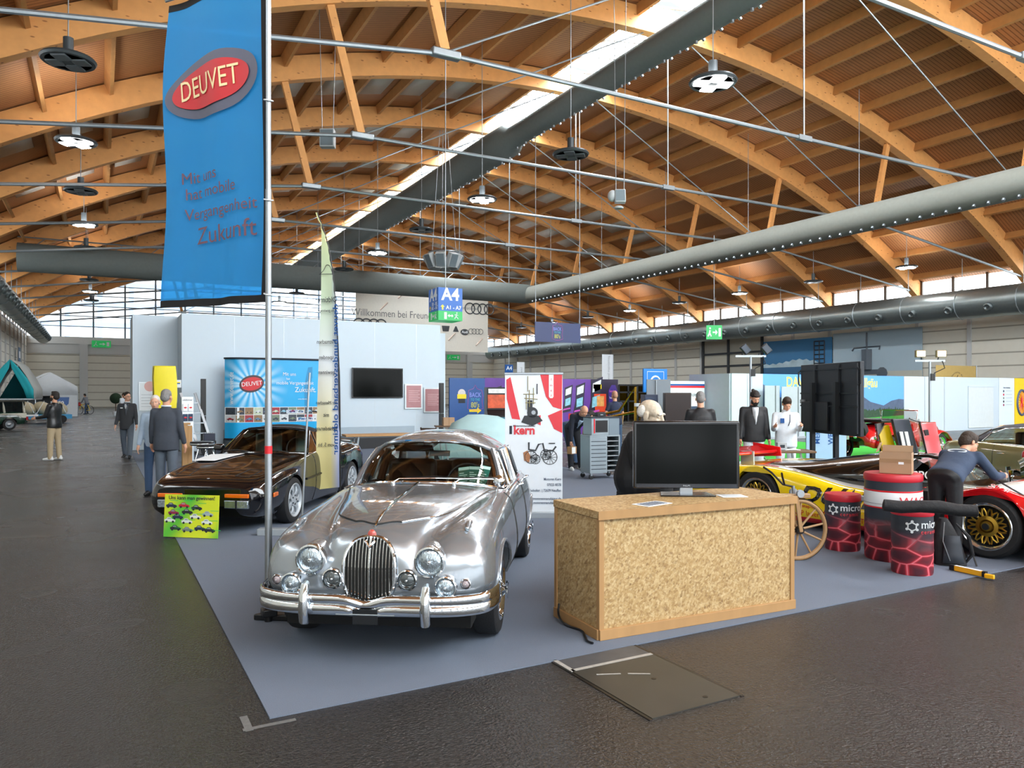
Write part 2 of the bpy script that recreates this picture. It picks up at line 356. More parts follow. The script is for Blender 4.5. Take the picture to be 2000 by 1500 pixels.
# fabric ducts
m_fab = mat('duct_fabric', '6d7573', .8, vary=.1, bump=.25, bscale=3); m_fab2 = mat('pale_duct_fabric', '7b7e77', .8, vary=.1, bump=.25, bscale=3)
def fabric(name, label, x, z, stations, m, nz, ny0, ny1, step):
    t = thing(name, label, 'air duct', (x, 0, z)); b = MB(); b.tube([(0, y, 0) for y, r in stations], [r for y, r in stations], 28); b.build('duct_sleeve', m, t)
    y = ny0; c = 0
    def rr(y):
        for (a, ra), (e, re) in zip(stations, stations[1:]):
            if a <= y <= e: return lerp(ra, re, (y - a) / (e - a) if e > a else 0)
        return stations[-1][1]
    while y < ny1 and c < 98:
        for s_ in nz:
            c += 1; a = rad(s_); d = V((math.sin(a), 0, -math.cos(a))); r = rr(y); MB().cyl(d * (r - .02) + V((0, y, 0)), d * (r + .11) + V((0, y, 0)), .075, 8).build('nozzle', alu, t)
        y += step
    return t
fabric('fabric_duct', 'dark grey fabric air duct with rows of nozzles running beneath the ridge skylight', .93 * U, 1.75 + .655 * U, [(6, .64), (38.5, .64), (40.6, .66), (41.2, 1.0), (43, 1.04), (YB - 3, 1.04)], m_fab, (8, 48), 14, 74, 1.05)
fabric('fabric_duct', 'pale fabric air duct with nozzle row, hung below the tie rods over the race car', 1.42 * U, 1.75 + .37 * U, [(8, .66), (30, .68), (30.6, .74), (31.2, .68), (2.47 * U, .74)], m_fab2, (-28,), 10, 58, .62)
t = thing('fabric_duct', 'thick grey fabric duct crossing the hall behind the feather flag', 'air duct', (0, 2.47 * U, 1.75 + .375 * U))
MB().tube([(XL + 3, 0, 0), (.3 * U, 0, 0), (1.42 * U, 0, 0)], [.95, .95, .86], 28).build('duct_sleeve', m_fab, t)
b = MB(); b.cyl((XL + 3, 0, 1.35), (1.42 * U, 0, 1.35), .05, 6)
b.build('support_rail', steel, t)
for j in range(17): MB().cyl((XL + 4 + j * 2.3, 0, .85), (XL + 4.6 + j * 2.3, 0, 1.36), .03, 5).build('hanger', steel, t)
# hanging hall lamps
m_led = mat('led_panel', 'ffffff', .4, emit=LAMP_E); m_lamp = mat('lamp_housing', '4d5458', .4, .4)
def lamp(x, y, z, on, label, group):
    t = thing('hall_lamp', label, 'hanging lamp', (x, y, z), random.uniform(0, 1), group)
    b = MB(); b.cyl((0, 0, .5), (0, 0, 1.0), .14, 12); b.build('driver_box', m_lamp, t)
    b = MB(); b.lathe([(.7, .3), (.74, .36), (.7, .42), (.6, .42), (.58, .36), (.6, .3)], 24)
    for a in range(4): b.beam((0, 0, .36), (.65 * math.cos(a * math.pi / 2), .65 * math.sin(a * math.pi / 2), .36), .1, .06)
    b.lathe([(.16, .28), (.16, .5)], 12); b.build('lamp_ring', m_lamp, t)
    for a in range(4):
        q = math.pi / 4 + a * math.pi / 2; MB().box((.36 * math.cos(q), .36 * math.sin(q), .3), (.42, .42, .08), q).build('led_panel', m_led if on else mat('led_panel_off', '5a6064', .3), t, bevel=.03)
    zt = arc(RD, x) - z; MB().cyl((0, 0, 1), (0, 0, zt - .3), .018, 5).build('cable', steel, t); return t
ON, OFF = 'hall lamp with four glowing white panels on a round frame under the timber roof', 'unlit hall lamp with a dark round four-panel frame under the timber roof'
for X, y0, st, z, n, par in ((-.8, 25.2, 8.0, 11, 9, 0), (16.6, 17.4, 8.0, 11, 9, 1), (36.3, 26.9, 8.0, 11, 8, 0), (50.5, 33.6, 8, 10.4, 8, 1)):
    for j in range(n): on = (j % 2 == 1) if par == 0 else (j % 2 == 0); lamp(X, y0 + j * st, z, on, ON if on else OFF, 'lit hall lamps' if on else 'unlit hall lamps')
# ---------------------------------------------------------------- vehicle tools
def pchip(xs, ys, q):
    xs, ys, q = map(lambda a: np.asarray(a, float), (xs, ys, q)); h = np.diff(xs); d = np.diff(ys) / h; m = np.zeros_like(ys)
    for i in range(1, len(xs) - 1):
        if d[i - 1] * d[i] > 0:
            w1, w2 = 2 * h[i] + h[i - 1], h[i] + 2 * h[i - 1]; m[i] = (w1 + w2) / (w1 / d[i - 1] + w2 / d[i])
    m[0], m[-1] = d[0], d[-1]
    i = np.clip(np.searchsorted(xs, q, 'right') - 1, 0, len(h) - 1); t = (q - xs[i]) / h[i]
    return ys[i] * (2 * t**3 - 3 * t**2 + 1) + m[i] * h[i] * (t**3 - 2 * t**2 + t) + ys[i + 1] * (3 * t**2 - 2 * t**3) + m[i + 1] * h[i] * (t**3 - t**2)
class Shell:
    """half sections at stations along a body, interpolated both ways; side rows lift over the wheel arches"""
    def __init__(s, keys, arches, side=3, sub=4):
        s.xs = [k[0] for k in keys]; s.A = np.array([k[1] for k in keys], float); s.ar = arches; s.side = side * sub; s.sub = sub; s.n = s.A.shape[1]
    def sec(s, x):
        P = [(float(pchip(s.xs, s.A[:, j, 0], [x])[0]), float(pchip(s.xs, s.A[:, j, 1], [x])[0])) for j in range(s.n)]
        P3 = [V((a, b, 0)) for a, b in P]; P3.append(V((-P3[-2].x, P3[-2].y, 0))); q = spline(P3, s.sub)[:(s.n - 1) * s.sub + 1]
        y = np.array([p.x for p in q]); z = np.array([p.y for p in q]); y[-1] = 0
        for xc, zc, R in s.ar:
            if abs(x - xc) < R:
                zb = zc + math.sqrt(R * R - (x - xc) ** 2); k = s.side
                if zb > z[0]:
                    zt = max(z[k], zb + .02); zz = np.linspace(zb, zt, k + 1); o = np.argsort(z[:k + 1]); yy = np.interp(zz, z[:k + 1][o], y[:k + 1][o]); y[:k + 1] = yy; z[:k + 1] = zz
        return y, z
    def pt(s, x, t, side=1):     # t = row position in control points
        y, z = s.sec(x); i = t * s.sub; a = int(i); b = min(a + 1, len(y) - 1); f = i - a
        return V((x, side * lerp(y[a], y[b], f), lerp(z[a], z[b], f)))
    def mesh(s, nx=60, deck=None, extra=()):
        q = set(np.linspace(s.xs[0], s.xs[-1], nx).tolist()) | set(s.xs) | set(extra)
        for xc, zc, R in s.ar:
            for a in np.linspace(-1, 1, 25): q.add(xc + R * math.sin(a * math.pi / 2) * .9999)
        q = sorted(q); q = [x for i, x in enumerate(q) if i == 0 or x - q[i - 1] > 1e-4]
        b = MB(); P = []
        for x in q:
            y, z = s.sec(x); row = [(x, y[0] - .09, z[0] + .004)] + [(x, a, c) for a, c in zip(y, z)]
            P.append(row + [(p[0], -p[1], p[2]) for p in row[-2::-1]])
        m = len(P[0])
        b.grid(P)
        if deck:
            for fi in range(len(b.f)):
                i, j = divmod(fi, m - 1); jj = j if j < m // 2 else m - 2 - j
                if deck[0] < (q[i] + q[i + 1]) / 2 < deck[1] and jj > deck[2] * s.sub: b.mi[fi] = 1
        b.poly([p for p in P[0]]); b.poly(P[-1][::-1]); return b
def resamp(pts, n):
    pts = spline(pts, 8) if len(pts) > 2 else [V(p) for p in pts]
    d = [0]
    for a, b in zip(pts, pts[1:]): d.append(d[-1] + (b - a).length)
    out = []
    for i in range(n):
        t = d[-1] * i / (n - 1); k = 0
        while k < len(d) - 2 and d[k + 1] < t: k += 1
        f = (t - d[k]) / max(1e-9, d[k + 1] - d[k]); out.append(pts[k].lerp(pts[k + 1], min(1, f)))
    return out
def mir(h): return [V((p[0], -p[1], p[2])) for p in h[:0:-1]] + [V(p) for p in h]    # half curve from the centre out -> whole curve
def flipy(pts): return [V((p[0], -p[1], p[2])) for p in pts]
def patch(A, B, n=13, m=7, bulge=0):
    A, B = resamp(A, n), resamp(B, n); P = []
    for j in range(m):
        t = j / (m - 1); row = []
        for i in range(n):
            p = A[i].lerp(B[i], t)
            if bulge:
                nr = (A[min(i + 1, n - 1)] - A[max(i - 1, 0)]).cross(B[i] - A[i]).normalized(); p = p + nr * bulge * math.sin(math.pi * t)
            row.append(p)
        P.append(row)
    return MB().grid(P)
def roofgrid(curves, nu=5, nv=17):
    R = [resamp(c, nv) for c in curves]; cols = [spline([r[j] for r in R], nu) for j in range(nv)]
    return MB().grid([[cols[j][i] for j in range(nv)] for i in range(len(cols[0]))])
def wheel(t, x, y, z, r, w, style, rimr, mt):
    """wheel with its face outwards along the sign of y"""
    s_ = 1 if y > 0 else -1; wh = MB(); k = .5 * w
    prof = [(rimr, -k), (rimr + .012, -k), (r - .03, -k * .98), (r - .006, -k * .8), (r, -k * .55), (r, k * .55), (r - .006, k * .8), (r - .03, k * .98), (rimr + .012, k), (rimr - .01, k * .96)]
    wh.lathe([(a, b if s_ > 0 else -b) for a, b in prof], 40, (0, 0, 0), 'Y', cap=False)
    o = wh.build('wheel', rubber, t); o.location = (x, y, z); o.rotation_euler = (0, 0, 0)
    F = lambda d: s_ * d      # outward
    def L(prof, n=32, nm='rim', m=None): return MB().lathe([(a, F(b)) for a, b in prof], n, (0, 0, 0), 'Y', cap=False).build(nm, m or mt, o, fix=True)
    L([(rimr + .012, k), (rimr + .004, k + .006), (rimr - .012, k - .004), (rimr - .03, k - .03), (rimr - .035, -k)])
    b = MB(); pz = lambda rr, a, d: (rr * math.cos(a), F(d), rr * math.sin(a))
    dk = mat('brake_dark', '0c0d0e', .6); MB().lathe([(.001, F(k - .1)), (rimr - .04, F(k - .1))], 24, (0, 0, 0), 'Y', cap=False).build('brake_disc', dk, o)
    if style == 'wire':
        for j in range(36):
            a = 2 * math.pi * j / 36; a2 = a + (.5 if j % 2 else -.5); b.tube([pz(.05, a2, k + .0 if j % 4 < 2 else k - .05), pz(rimr - .03, a, k - .03)], .0035, 4)
        b.build('spokes', mt, o); L([(.055, k - .05), (.055, k + .01), (.03, k + .03), (.03, k + .05), (.001, k + .055)], 16, 'hub'); c = MB()
        for j in (0, 1): c.beam(pz(.07, j * math.pi / 2 + .4, k + .045), pz(-.07, j * math.pi / 2 + .4, k + .045), .012, .03)
        c.build('knock_off_nut', mt, o)
    elif style == 'disc7':
        n = 7
        for j in range(n):
            a = 2 * math.pi * j / n; q = [pz(.05, a - .6, k - .03), pz(.05, a + .6, k - .03), pz(rimr * .62, a + .2, k - .012), pz(rimr - .02, a + .3, k - .02), pz(rimr - .02, a - .3, k - .02), pz(rimr * .62, a - .2, k - .012)]
            b.prism(q if s_ < 0 else q[::-1], (0, F(-.03), 0))
        b.build('spokes', mt, o, bevel=.006); L([(.085, k - .05), (.085, k - .015), (.04, k - .01), (.001, k - .01)], 16, 'hub')
        for j in range(5): a = 2 * math.pi * j / 5; MB().lathe([(.013, F(k - .02)), (.013, F(k - .006))], 8, (.06 * math.cos(a), 0, .06 * math.sin(a)), 'Y').build('wheel_nut', darkmetal, o)
    elif style == 'mesh':
        n = 16
        for j in range(n):
            a = 2 * math.pi * j / n
            for d in (-1, 1): b.tube([pz(rimr * .42, a, k - .04), pz(rimr * .62, a + d * .06, k - .03), pz(rimr - .05, a + d * math.pi / n * .85, k - .03)], .009, 5)
        b.build('spokes', mat('gold_rim', 'b9953a', .3, .85), o); L([(rimr * .46, k - .06), (rimr * .46, k - .03), (rimr * .3, k - .02), (.06, k - .05), (.05, k - .01), (.001, k - .01)], 24, 'hub', MATS['gold_rim'])
        MB().lathe([(.034, F(k - .03)), (.034, F(k + .012)), (.001, F(k + .012))], 12, (0, 0, 0), 'Y').build('centre_nut', darkmetal, o)
        for j in range(24): a = 2 * math.pi * j / 24; b2 = None
    else:
        L([(rimr - .03, k - .03), (rimr * .7, k - .05), (rimr * .55, k - .02), (rimr * .3, k + .005), (.001, k + .015)], 28, 'hub_cap')
    return o
glassd = glass('windscreen_glass', 'e2eae6'); leather = mat('dark_leather', '1a1411', .5); lens = mat('clear_lens', 'b9c8d2', .1, .85, coat=1, vary=.35, scale=14, stretch=(1, 3, 1), bump=.3, bscale=30)
amber = mat('amber_lens', 'e06a10', .2, coat=1); redlens = mat('red_lens', 'b0121a', .2, coat=1)
def tubepart(nm, pts, r, m, t, n=8, closed=False): return MB().tube(pts, r, n, closed).build(nm, m, t)
# ================================================================ the silver saloon
t = jag = thing('vintage_saloon_car', 'silver rounded vintage saloon car with oval chrome grille, parked beside the wooden counter', 'car')
JA = V((.565, .825, 0)).normalized(); sJ = .95; jag.location = (1.468, 4.606, .008); jag.rotation_euler = (0, 0, math.atan2(JA.y, JA.x)); jag.scale = (sJ, sJ, sJ)
silver = mat('silver_paint', '959da4', .24, .64, vary=.03, coat=.9)
K = [(.10, [(.44, .43), (.54, .46), (.575, .52), (.53, .58), (.44, .61), (.31, .60), (.22, .60), (.11, .60), (0, .60)]),
 (.115, [(.49, .41), (.60, .46), (.635, .53), (.59, .62), (.47, .665), (.32, .64), (.23, .66), (.115, .68), (0, .685)]),
 (.15, [(.56, .375), (.675, .45), (.71, .55), (.66, .675), (.49, .75), (.33, .70), (.24, .75), (.12, .795), (0, .81)]),
 (.21, [(.62, .36), (.73, .45), (.765, .57), (.71, .72), (.52, .81), (.35, .765), (.25, .83), (.125, .875), (0, .885)]),
 (.31, [(.67, .35), (.775, .45), (.80, .585), (.745, .765), (.55, .862), (.375, .825), (.28, .885), (.14, .92), (0, .93)]),
 (.5, [(.71, .34), (.808, .45), (.825, .60), (.775, .80), (.58, .902), (.42, .87), (.33, .93), (.165, .965), (0, .975)]),
 (.86, [(.74, .32), (.83, .46), (.84, .62), (.79, .85), (.63, .932), (.49, .913), (.40, .967), (.2, 1.0), (0, 1.01)]),
 (1.3, [(.76, .30), (.84, .46), (.845, .64), (.80, .865), (.685, .948), (.57, .952), (.48, .992), (.25, 1.023), (0, 1.032)]),
 (1.62, [(.77, .29), (.845, .46), (.85, .65), (.80, .88), (.725, .957), (.645, .978), (.55, 1.012), (.28, 1.043), (0, 1.053)]),
 (1.9, [(.77, .29), (.845, .46), (.85, .65), (.81, .87), (.765, .945), (.715, .965), (.66, .96), (.35, .955), (0, .955)]),
 (2.2, [(.77, .29), (.845, .46), (.85, .65), (.81, .87), (.765, .945), (.715, .955), (.69, .80), (.35, .80), (0, .80)]),
 (3.3, [(.77, .29), (.845, .46), (.85, .65), (.81, .87), (.755, .945), (.70, .955), (.67, .80), (.35, .80), (0, .80)]),
 (3.6, [(.76, .30), (.84, .46), (.845, .64), (.79, .86), (.73, .935), (.66, .955), (.58, .98), (.3, 1.0), (0, 1.0)]),
 (3.95, [(.70, .34), (.80, .46), (.80, .62), (.76, .80), (.68, .87), (.55, .90), (.42, .92), (.2, .935), (0, .94)]),
 (4.3, [(.62, .38), (.72, .45), (.73, .58), (.68, .72), (.58, .78), (.45, .80), (.3, .81), (.15, .81), (0, .81)]),
 (4.46, [(.5, .42), (.6, .46), (.62, .54), (.57, .62), (.48, .65), (.35, .66), (.25, .66), (.1, .66), (0, .66)]),
 (4.5, [(.3, .46), (.36, .48), (.38, .52), (.34, .56), (.3, .57), (.25, .57), (.2, .57), (.1, .57), (0, .57)])]
sh = Shell(K, [(.86, .33, .375), (3.59, .33, .36)]); bd = sh.mesh(70, deck=(2.05, 3.42, 5.4)).build('body', [silver, leather], t, smooth=50)
b = MB(); b.bb((.3, -.66, .2), (4.2, .66, .5)); b.bb((.3, -.55, .4), (1.4, .55, .78)); b.build('underbody', mat('underbody_black', '08090a', .8), t)
for s_ in (-1, 1):
    for xc, zc, R in sh.ar:     # rolled arch lips
        tubepart('arch_lip', [sh.pt(xc + R * math.sin(a) * .998, 0, s_) + V((0, 0, .004)) for a in [lerp(-1.45, 1.45, i / 20) for i in range(21)]], .014, silver, t)
for x in (.86, 3.59):
    for s_ in (-1, 1): wheel(t, x, s_ * .715, .33, .33, .19, 'wire', .215, chrome)
# bonnet seams and centre strip
dark = mat('seam_dark', '20211f', .6)
for s_ in (-1, 1): tubepart('chrome_strip' if s_ < 0 else 'bonnet_seam', [sh.pt(x, 5.25 + 1.6 * math.exp(-(x - .33) / .22), s_) + V((0, 0, .004)) for x in [.33 + 1.39 * (i / 30) ** 1.6 for i in range(31)]], .0055, chrome if s_ < 0 else dark, t)
tubepart('bonnet_seam', [sh.pt(.33 - .06 * math.cos(a * math.pi / 2) ** 2, lerp(6.85, 8, 1 - abs(a)), 1 if a > 0 else -1) + V((0, 0, .004)) for a in [lerp(-1, 1, i / 30) for i in range(31)]], .005, dark, t)
tubepart('bonnet_strip', [sh.pt(x, 8, 1) + V((0, 0, .006)) for x in [lerp(.24, 1.6, i / 24) for i in range(25)]], .009, chrome, t)
# doors: seams, handles and strip along the waist
for s_ in (-1, 1):
    for x in (1.72, 2.72): tubepart('door_seam', [sh.pt(x + (.0 if x < 2 else .0), tt, s_) * 1 + V((0, s_ * .002, 0)) for tt in [lerp(.15, 4.2, i / 10) for i in range(11)]], .005, dark, t)
    tubepart('waist_strip', [sh.pt(x, 4.3, s_) + V((0, 0, .006)) for x in [lerp(1.85, 3.75, i / 20) for i in range(21)]], .011, chrome, t)
    for x in (2.58, 3.2): p = sh.pt(x, 3.55, s_); tubepart('door_handle', [p, p + V((.02, s_ * .035, .01)), p + V((.13, s_ * .035, .01)), p + V((.15, 0, 0))], .012, chrome, t)
# greenhouse
WB = [(1.60, 0, 1.052), (1.63, .22, 1.05), (1.72, .45, 1.028), (1.96, .655, .972)]; WT = [(2.10, 0, 1.385), (2.115, .22, 1.38), (2.17, .42, 1.352), (2.29, .55, 1.288)]
MC = lambda x, w, zt, zr, n=2.8: [V((x, w * math.sin(i / 8 * math.pi / 2), zt - (zt - zr) * (math.sin(i / 8 * math.pi / 2)) ** n)) for i in range(9)]
RT = [(3.45, 0, 1.385), (3.44, .25, 1.37), (3.40, .45, 1.31), (3.36, .54, 1.24)]; RBm = [(3.86, 0, 1.0), (3.84, .3, .995), (3.76, .5, .975), (3.66, .60, .955)]
roof = roofgrid([mir(WT), mir(MC(2.38, .585, 1.447, 1.288)), mir(MC(2.75, .605, 1.465, 1.288)), mir(MC(3.1, .59, 1.445, 1.275)), mir(RT)], 5, 21).build('roof', silver, t, smooth=60)
patch(mir(WB), mir(WT), 21, 7, -.03).build('windscreen', glassd, t); patch(mir(RBm), mir(RT), 17, 5, .02).build('rear_window', glassd, t)
tubepart('windscreen_trim', mir(WB) [::1] + mir(WT)[::-1], .016, chrome, t, closed=True)
tubepart('windscreen_seal', [p + V((.01, 0, 0)) for p in resamp(mir(WT), 21)], .022, silver, t)
for s_ in (-1, 1):
    fy = (lambda L: L) if s_ > 0 else flipy
    rail = [(2.29, .553, 1.285), (2.38, .588, 1.285), (2.75, .608, 1.285), (3.1, .593, 1.272), (3.36, .545, 1.235)]; belt = [(1.96, .70, .965), (2.3, .715, .955), (2.75, .715, .955), (3.2, .70, .955), (3.68, .63, .955)]
    patch(fy(belt), fy(rail), 13, 5).build('side_window', glassd, t)
    tubepart('a_pillar', resamp(fy([(1.97, .685, .955), (2.10, .635, 1.12), (2.29, .556, 1.288)]), 8), .03, silver, t)
    tubepart('door_frame_trim', resamp(fy([(2.03, .702, .965), (2.14, .655, 1.12), (2.33, .582, 1.27), (2.75, .625, 1.278), (3.1, .61, 1.265), (3.3, .575, 1.23), (3.5, .64, 1.06), (3.56, .67, .965)]), 30), .013, chrome, t)
    tubepart('drip_rail', resamp(fy(rail), 14), .018, silver, t); tubepart('b_pillar', fy([(2.72, .72, .955), (2.74, .62, 1.28)]), .03, chrome, t)
    tubepart('vent_frame', fy([(2.3, .718, .96), (2.34, .60, 1.26)]), .011, chrome, t)
    patch(fy([(3.5, .665, .95), (3.66, .615, .95)]), fy([(3.24, .595, 1.262), (3.36, .55, 1.24)]), 5, 5).build('c_pillar', silver, t, solid=.03)
# nose: grille, lamps, bumper
gz, gh, gw = .62, .235, .178
ov = lambda a, k=1: V((.085 - .0 + .06 * max(0, math.sin(a)) ** 2, k * gw * math.copysign(abs(math.cos(a)) ** .8, math.cos(a)) * (1 + .06 * math.sin(a)), gz + k * gh * math.copysign(abs(math.sin(a)) ** .85, math.sin(a))))
ring = [ov(2 * math.pi * i / 48) for i in range(48)]
g = MB().tube(ring, .014, 8, closed=True).build('grille', chrome, t)
MB().grid([[(.095 + .06 * max(0, u) ** 2, v * gw * .99 * (1 - abs(u) ** 2.3) ** .5, gz + u * gh) for v in (-1, -.5, 0, .5, 1)] for u in [lerp(-.99, .99, i / 24) for i in range(25)]]).build('grille_backing', dark, g)
for i in range(-7, 8):
    y = i * .0235; c = min(1, abs(y) / (gw * 1.02)); hh = gh * (1 - c ** 2.4) ** (1 / 2.2)
    MB().tube([(.075 + (.06 * (max(0, (z_ - gz)) / gh) ** 2), y, z_) for z_ in [gz - hh + 2 * hh * k_ / 8 for k_ in range(9)]], .0045 if i else .011, 6).build('grille_bar', chrome, g)
e = MB().ell((.155, 0, .862), (.02, .032, .04)).build('badge', mat('red_enamel', 'b8453c', .3, coat=1), t); MB().tube([(.12, -.035, .83), (.10, 0, .79), (.12, .035, .83)], .012, 8).build('badge_surround', chrome, t)
def lampset(nm, x, y, z, r, hood=0, depth=.03, tilt=0, m=None):
    for s_ in (-1, 1):
        Rm = Matrix.Rotation(-s_ * tilt, 3, 'Z')
        o = MB().lathe([(r * 1.03, .08), (r * 1.1, .0), (r * 1.06, -.02), (r * .95, -.024), (r * .88, -.01), (r * .86, .02)], 32, (0, 0, 0), 'X', cap=False, R=None).build(nm, chrome, t); o.location = (x, s_ * y, z); o.rotation_euler = (0, 0, -s_ * tilt)
        MB().lathe([(r * .9, 0), (r * .8, -depth * .35), (r * .5, -depth * .65), (r * .2, -depth * .8), (.001, -depth * .8)], 32, (0, 0, 0), 'X', cap=False).build('lens', m or lens, o)
        MB().ell((-depth, 0, 0), (.008, r * .14, r * .14)).build('bulb_cap', chrome, o)
        if hood: MB().lathe([(r * 1.16, .16), (r * 1.1, .04), (r * 1.02, .0)], 32, (0, 0, 0), 'X', cap=False).build('lamp_bowl', silver, o)
lampset('headlamp', .105, .412, .70, .098, hood=1); lampset('fog_lamp', .105, .258, .575, .066, m=mat('grooved_lens', '5d6466', .12, .5, coat=1, vary=.5, scale=2, stretch=(1, 60, 1)))
lampset('driving_lamp', .06, .53, .545, .07); lampset('indicator_lamp', .125, .655, .555, .034, m=mat('pale_lens', 'b9a9ac', .15, coat=1))
for s_ in (-1, 1):
    p = sh.pt(.44, 3.75, s_); MB().tube([p + V((-.06, 0, -.005)), p + V((0, 0, .022)), p + V((.13, 0, .014)), p + V((.3, 0, -.0))], [.014, .022, .015, .004], 10).build('side_lamp', silver, t)
    MB().ell(p + V((-.062, 0, .0)), (.012, .016, .016)).build('side_lamp_lens', lens, t)
    MB().tube([(.06, s_ * .53, .47), (.09, s_ * .53, .41)], .012).build('lamp_bracket', chrome, t)
hv = [(.02, 0), (.0, .12), (.0, .3), (.015, .5), (.07, .68), (.18, .80), (.42, .85)]
crv = resamp([(x, -y, 0) for x, y in hv[:0:-1]] + [(x, y, 0) for x, y in hv], 61)
P = []
dip = lambda y: -.045 * math.exp(-(y / .10) ** 2)
for dz, dx in ((.06, .035), (.075, .012), (.07, -.004), (.055, -.012), (.035, -.01), (.018, -.0), (.012, .004), (.005, -.004), (-.015, -.012), (-.04, -.008), (-.055, .006), (-.06, .03)):
    P.append([c + V((dx, 0, .415 + dz + (dip(c.y) if dz > .0 else dip(c.y) * .3))) for c in crv])
MB().grid(P).build('front_bumper', chrome, t, smooth=60, solid=.006)
for s_ in (-1, 1):
    MB().tube([(.02, s_ * .41, .56), (-.012, s_ * .41, .55), (-.035, s_ * .41, .49), (-.04, s_ * .41, .40), (-.025, s_ * .41, .32), (.02, s_ * .41, .30)], [.02, .028, .034, .036, .034, .02], 14).build('overrider', chrome, t)
MB().bb((-.012, -.085, .30), (-.004, .085, .40)).build('plate_holder', darkmetal, t, bevel=.002)
tubepart('plate_bar', [(-.006, -.2, .365), (-.006, .2, .365)], .008, steel, t)
MB().tube([(4.1, -.70, .5), (4.42, -.66, .47), (4.54, -.5, .47), (4.56, 0, .47), (4.54, .5, .47), (4.42, .66, .47), (4.1, .70, .5)], .05, 10).build('rear_bumper', chrome, t)
# wipers, mirror, interior
for y0, y1 in ((.18, -.42), (-.36, -.64)):
    x0 = 1.60; MB().tube([(1.55, y0 + .04, 1.055), (1.6, y0, 1.085), (1.63, lerp(y0, y1, .5), 1.088), (1.78, y1, 1.068)], .0045, 6).build('wiper_arm', chrome, t)
    MB().tube([(1.625, y0 - .06, 1.094), (1.66, lerp(y0, y1, .55), 1.10), (1.80, y1 - .03, 1.075)], .005, 5).build('wiper_blade', black, t)
    MB().ell((1.55, y0 + .04, 1.05), (.02, .02, .025)).build('wiper_spindle', chrome, t)
p = sh.pt(1.5, 4.2, -1); mr_ = MB().tube([p, p + V((.0, -.01, .05)), p + V((.0, -.02, .09))], .008, 8).build('wing_mirror', chrome, t); MB().ell(p + V((-.01, -.03, .125)), (.05, .052, .052)).build('mirror_bowl', chrome, mr_)
tan = mat('tan_trim', '8a4a26', .45)
MB().bb((1.98, -.62, .93), (2.1, .62, .975)).build('dashboard', mat('walnut', '3c2010', .3, coat=1), t, bevel=.02)
for y in (-.33, .33):
    MB().box((2.78, y, .98), (.14, .5, .36)).build('front_seat', leather, t, bevel=.05)
MB().box((3.3, 0, .95), (.14, 1.2, .3)).build('rear_seat', leather, t, bevel=.05)
MB().tube([(2.2 + .04 * math.sin(a), -.33 + .19 * math.cos(a), .99 + .17 * math.sin(a)) for a in [i * math.pi / 12 for i in range(24)]], .012, 6, closed=True).build('steering_wheel', black, t)
for s_ in (-1, 1): tubepart('interior_pillar', resamp([(2.0, s_ * .63, .96), (2.12, s_ * .6, 1.12), (2.31, s_ * .525, 1.27)], 6), .028, tan, t); tubepart('interior_pillar', [(2.74, s_ * .66, .95), (2.75, s_ * .575, 1.26)], .04, tan, t)
MB().box((2.31, .21, 1.30), (.10, .38, .012), R=Matrix.Rotation(rad(38), 3, 'Y')).build('sun_visor', mat('visor_grey', '6c6f77', .7), t, bevel=.004)
MB().box((2.28, -.05, 1.255), (.02, .2, .055)).build('rear_view_mirror', silverp, t, bevel=.008)
MB().grid([[(lerp(2.32, 3.38, i / 6), lerp(-.5, .5, j / 6), 1.36 + .05 * math.sin(i / 6 * math.pi) - .22 * (abs(j - 3) / 3) ** 2.6 * .6) for j in range(7)] for i in range(7)]).build('headliner', mat('headlining', 'c9bd9f', .8), t)
JM = Matrix.Translation(jag.location) @ Matrix.Rotation(jag.rotation_euler.z, 4, 'Z') @ Matrix.Scale(sJ, 4)
for i, (y, a, nm) in enumerate(((-.355, .12, 'innermost'), (-.435, .0, 'middle'), (-.52, -.1, 'outermost'))):
    t2 = thing('flyer', ('green printed flyer in the silver car windscreen, %s of three' % nm), 'flyer', (0, 0, 0), 0, 'flyers behind the windscreen glass')
    M = JM @ frame((1.86 + .02 * i, y, 1.075 + .004 * i), (-.1, -1, -.02 + a * .5), (.55, 0, .8 + 0 * a))
    t2.matrix_world = M @ Matrix.Rotation(a, 4, 'Z')
    MB().bb((-.052, -.105, 0), (.052, .105, .002)).build('sheet', mat('flyer_green', '0e5a4c', .4), t2)
    MB().bb((-.05, .07, .002), (.05, .1, .003)).build('header', mat('flyer_pale', 'b9d6cf', .4), t2)
    bb_ = MB()
    for k in range(7): bb_.bb((-.042, -.09 + k * .021, .002), (.0 + .03 * ((k * 7) % 3) / 2, -.083 + k * .021, .003))
    bb_.build('print', MATS['flyer_pale'], t2)
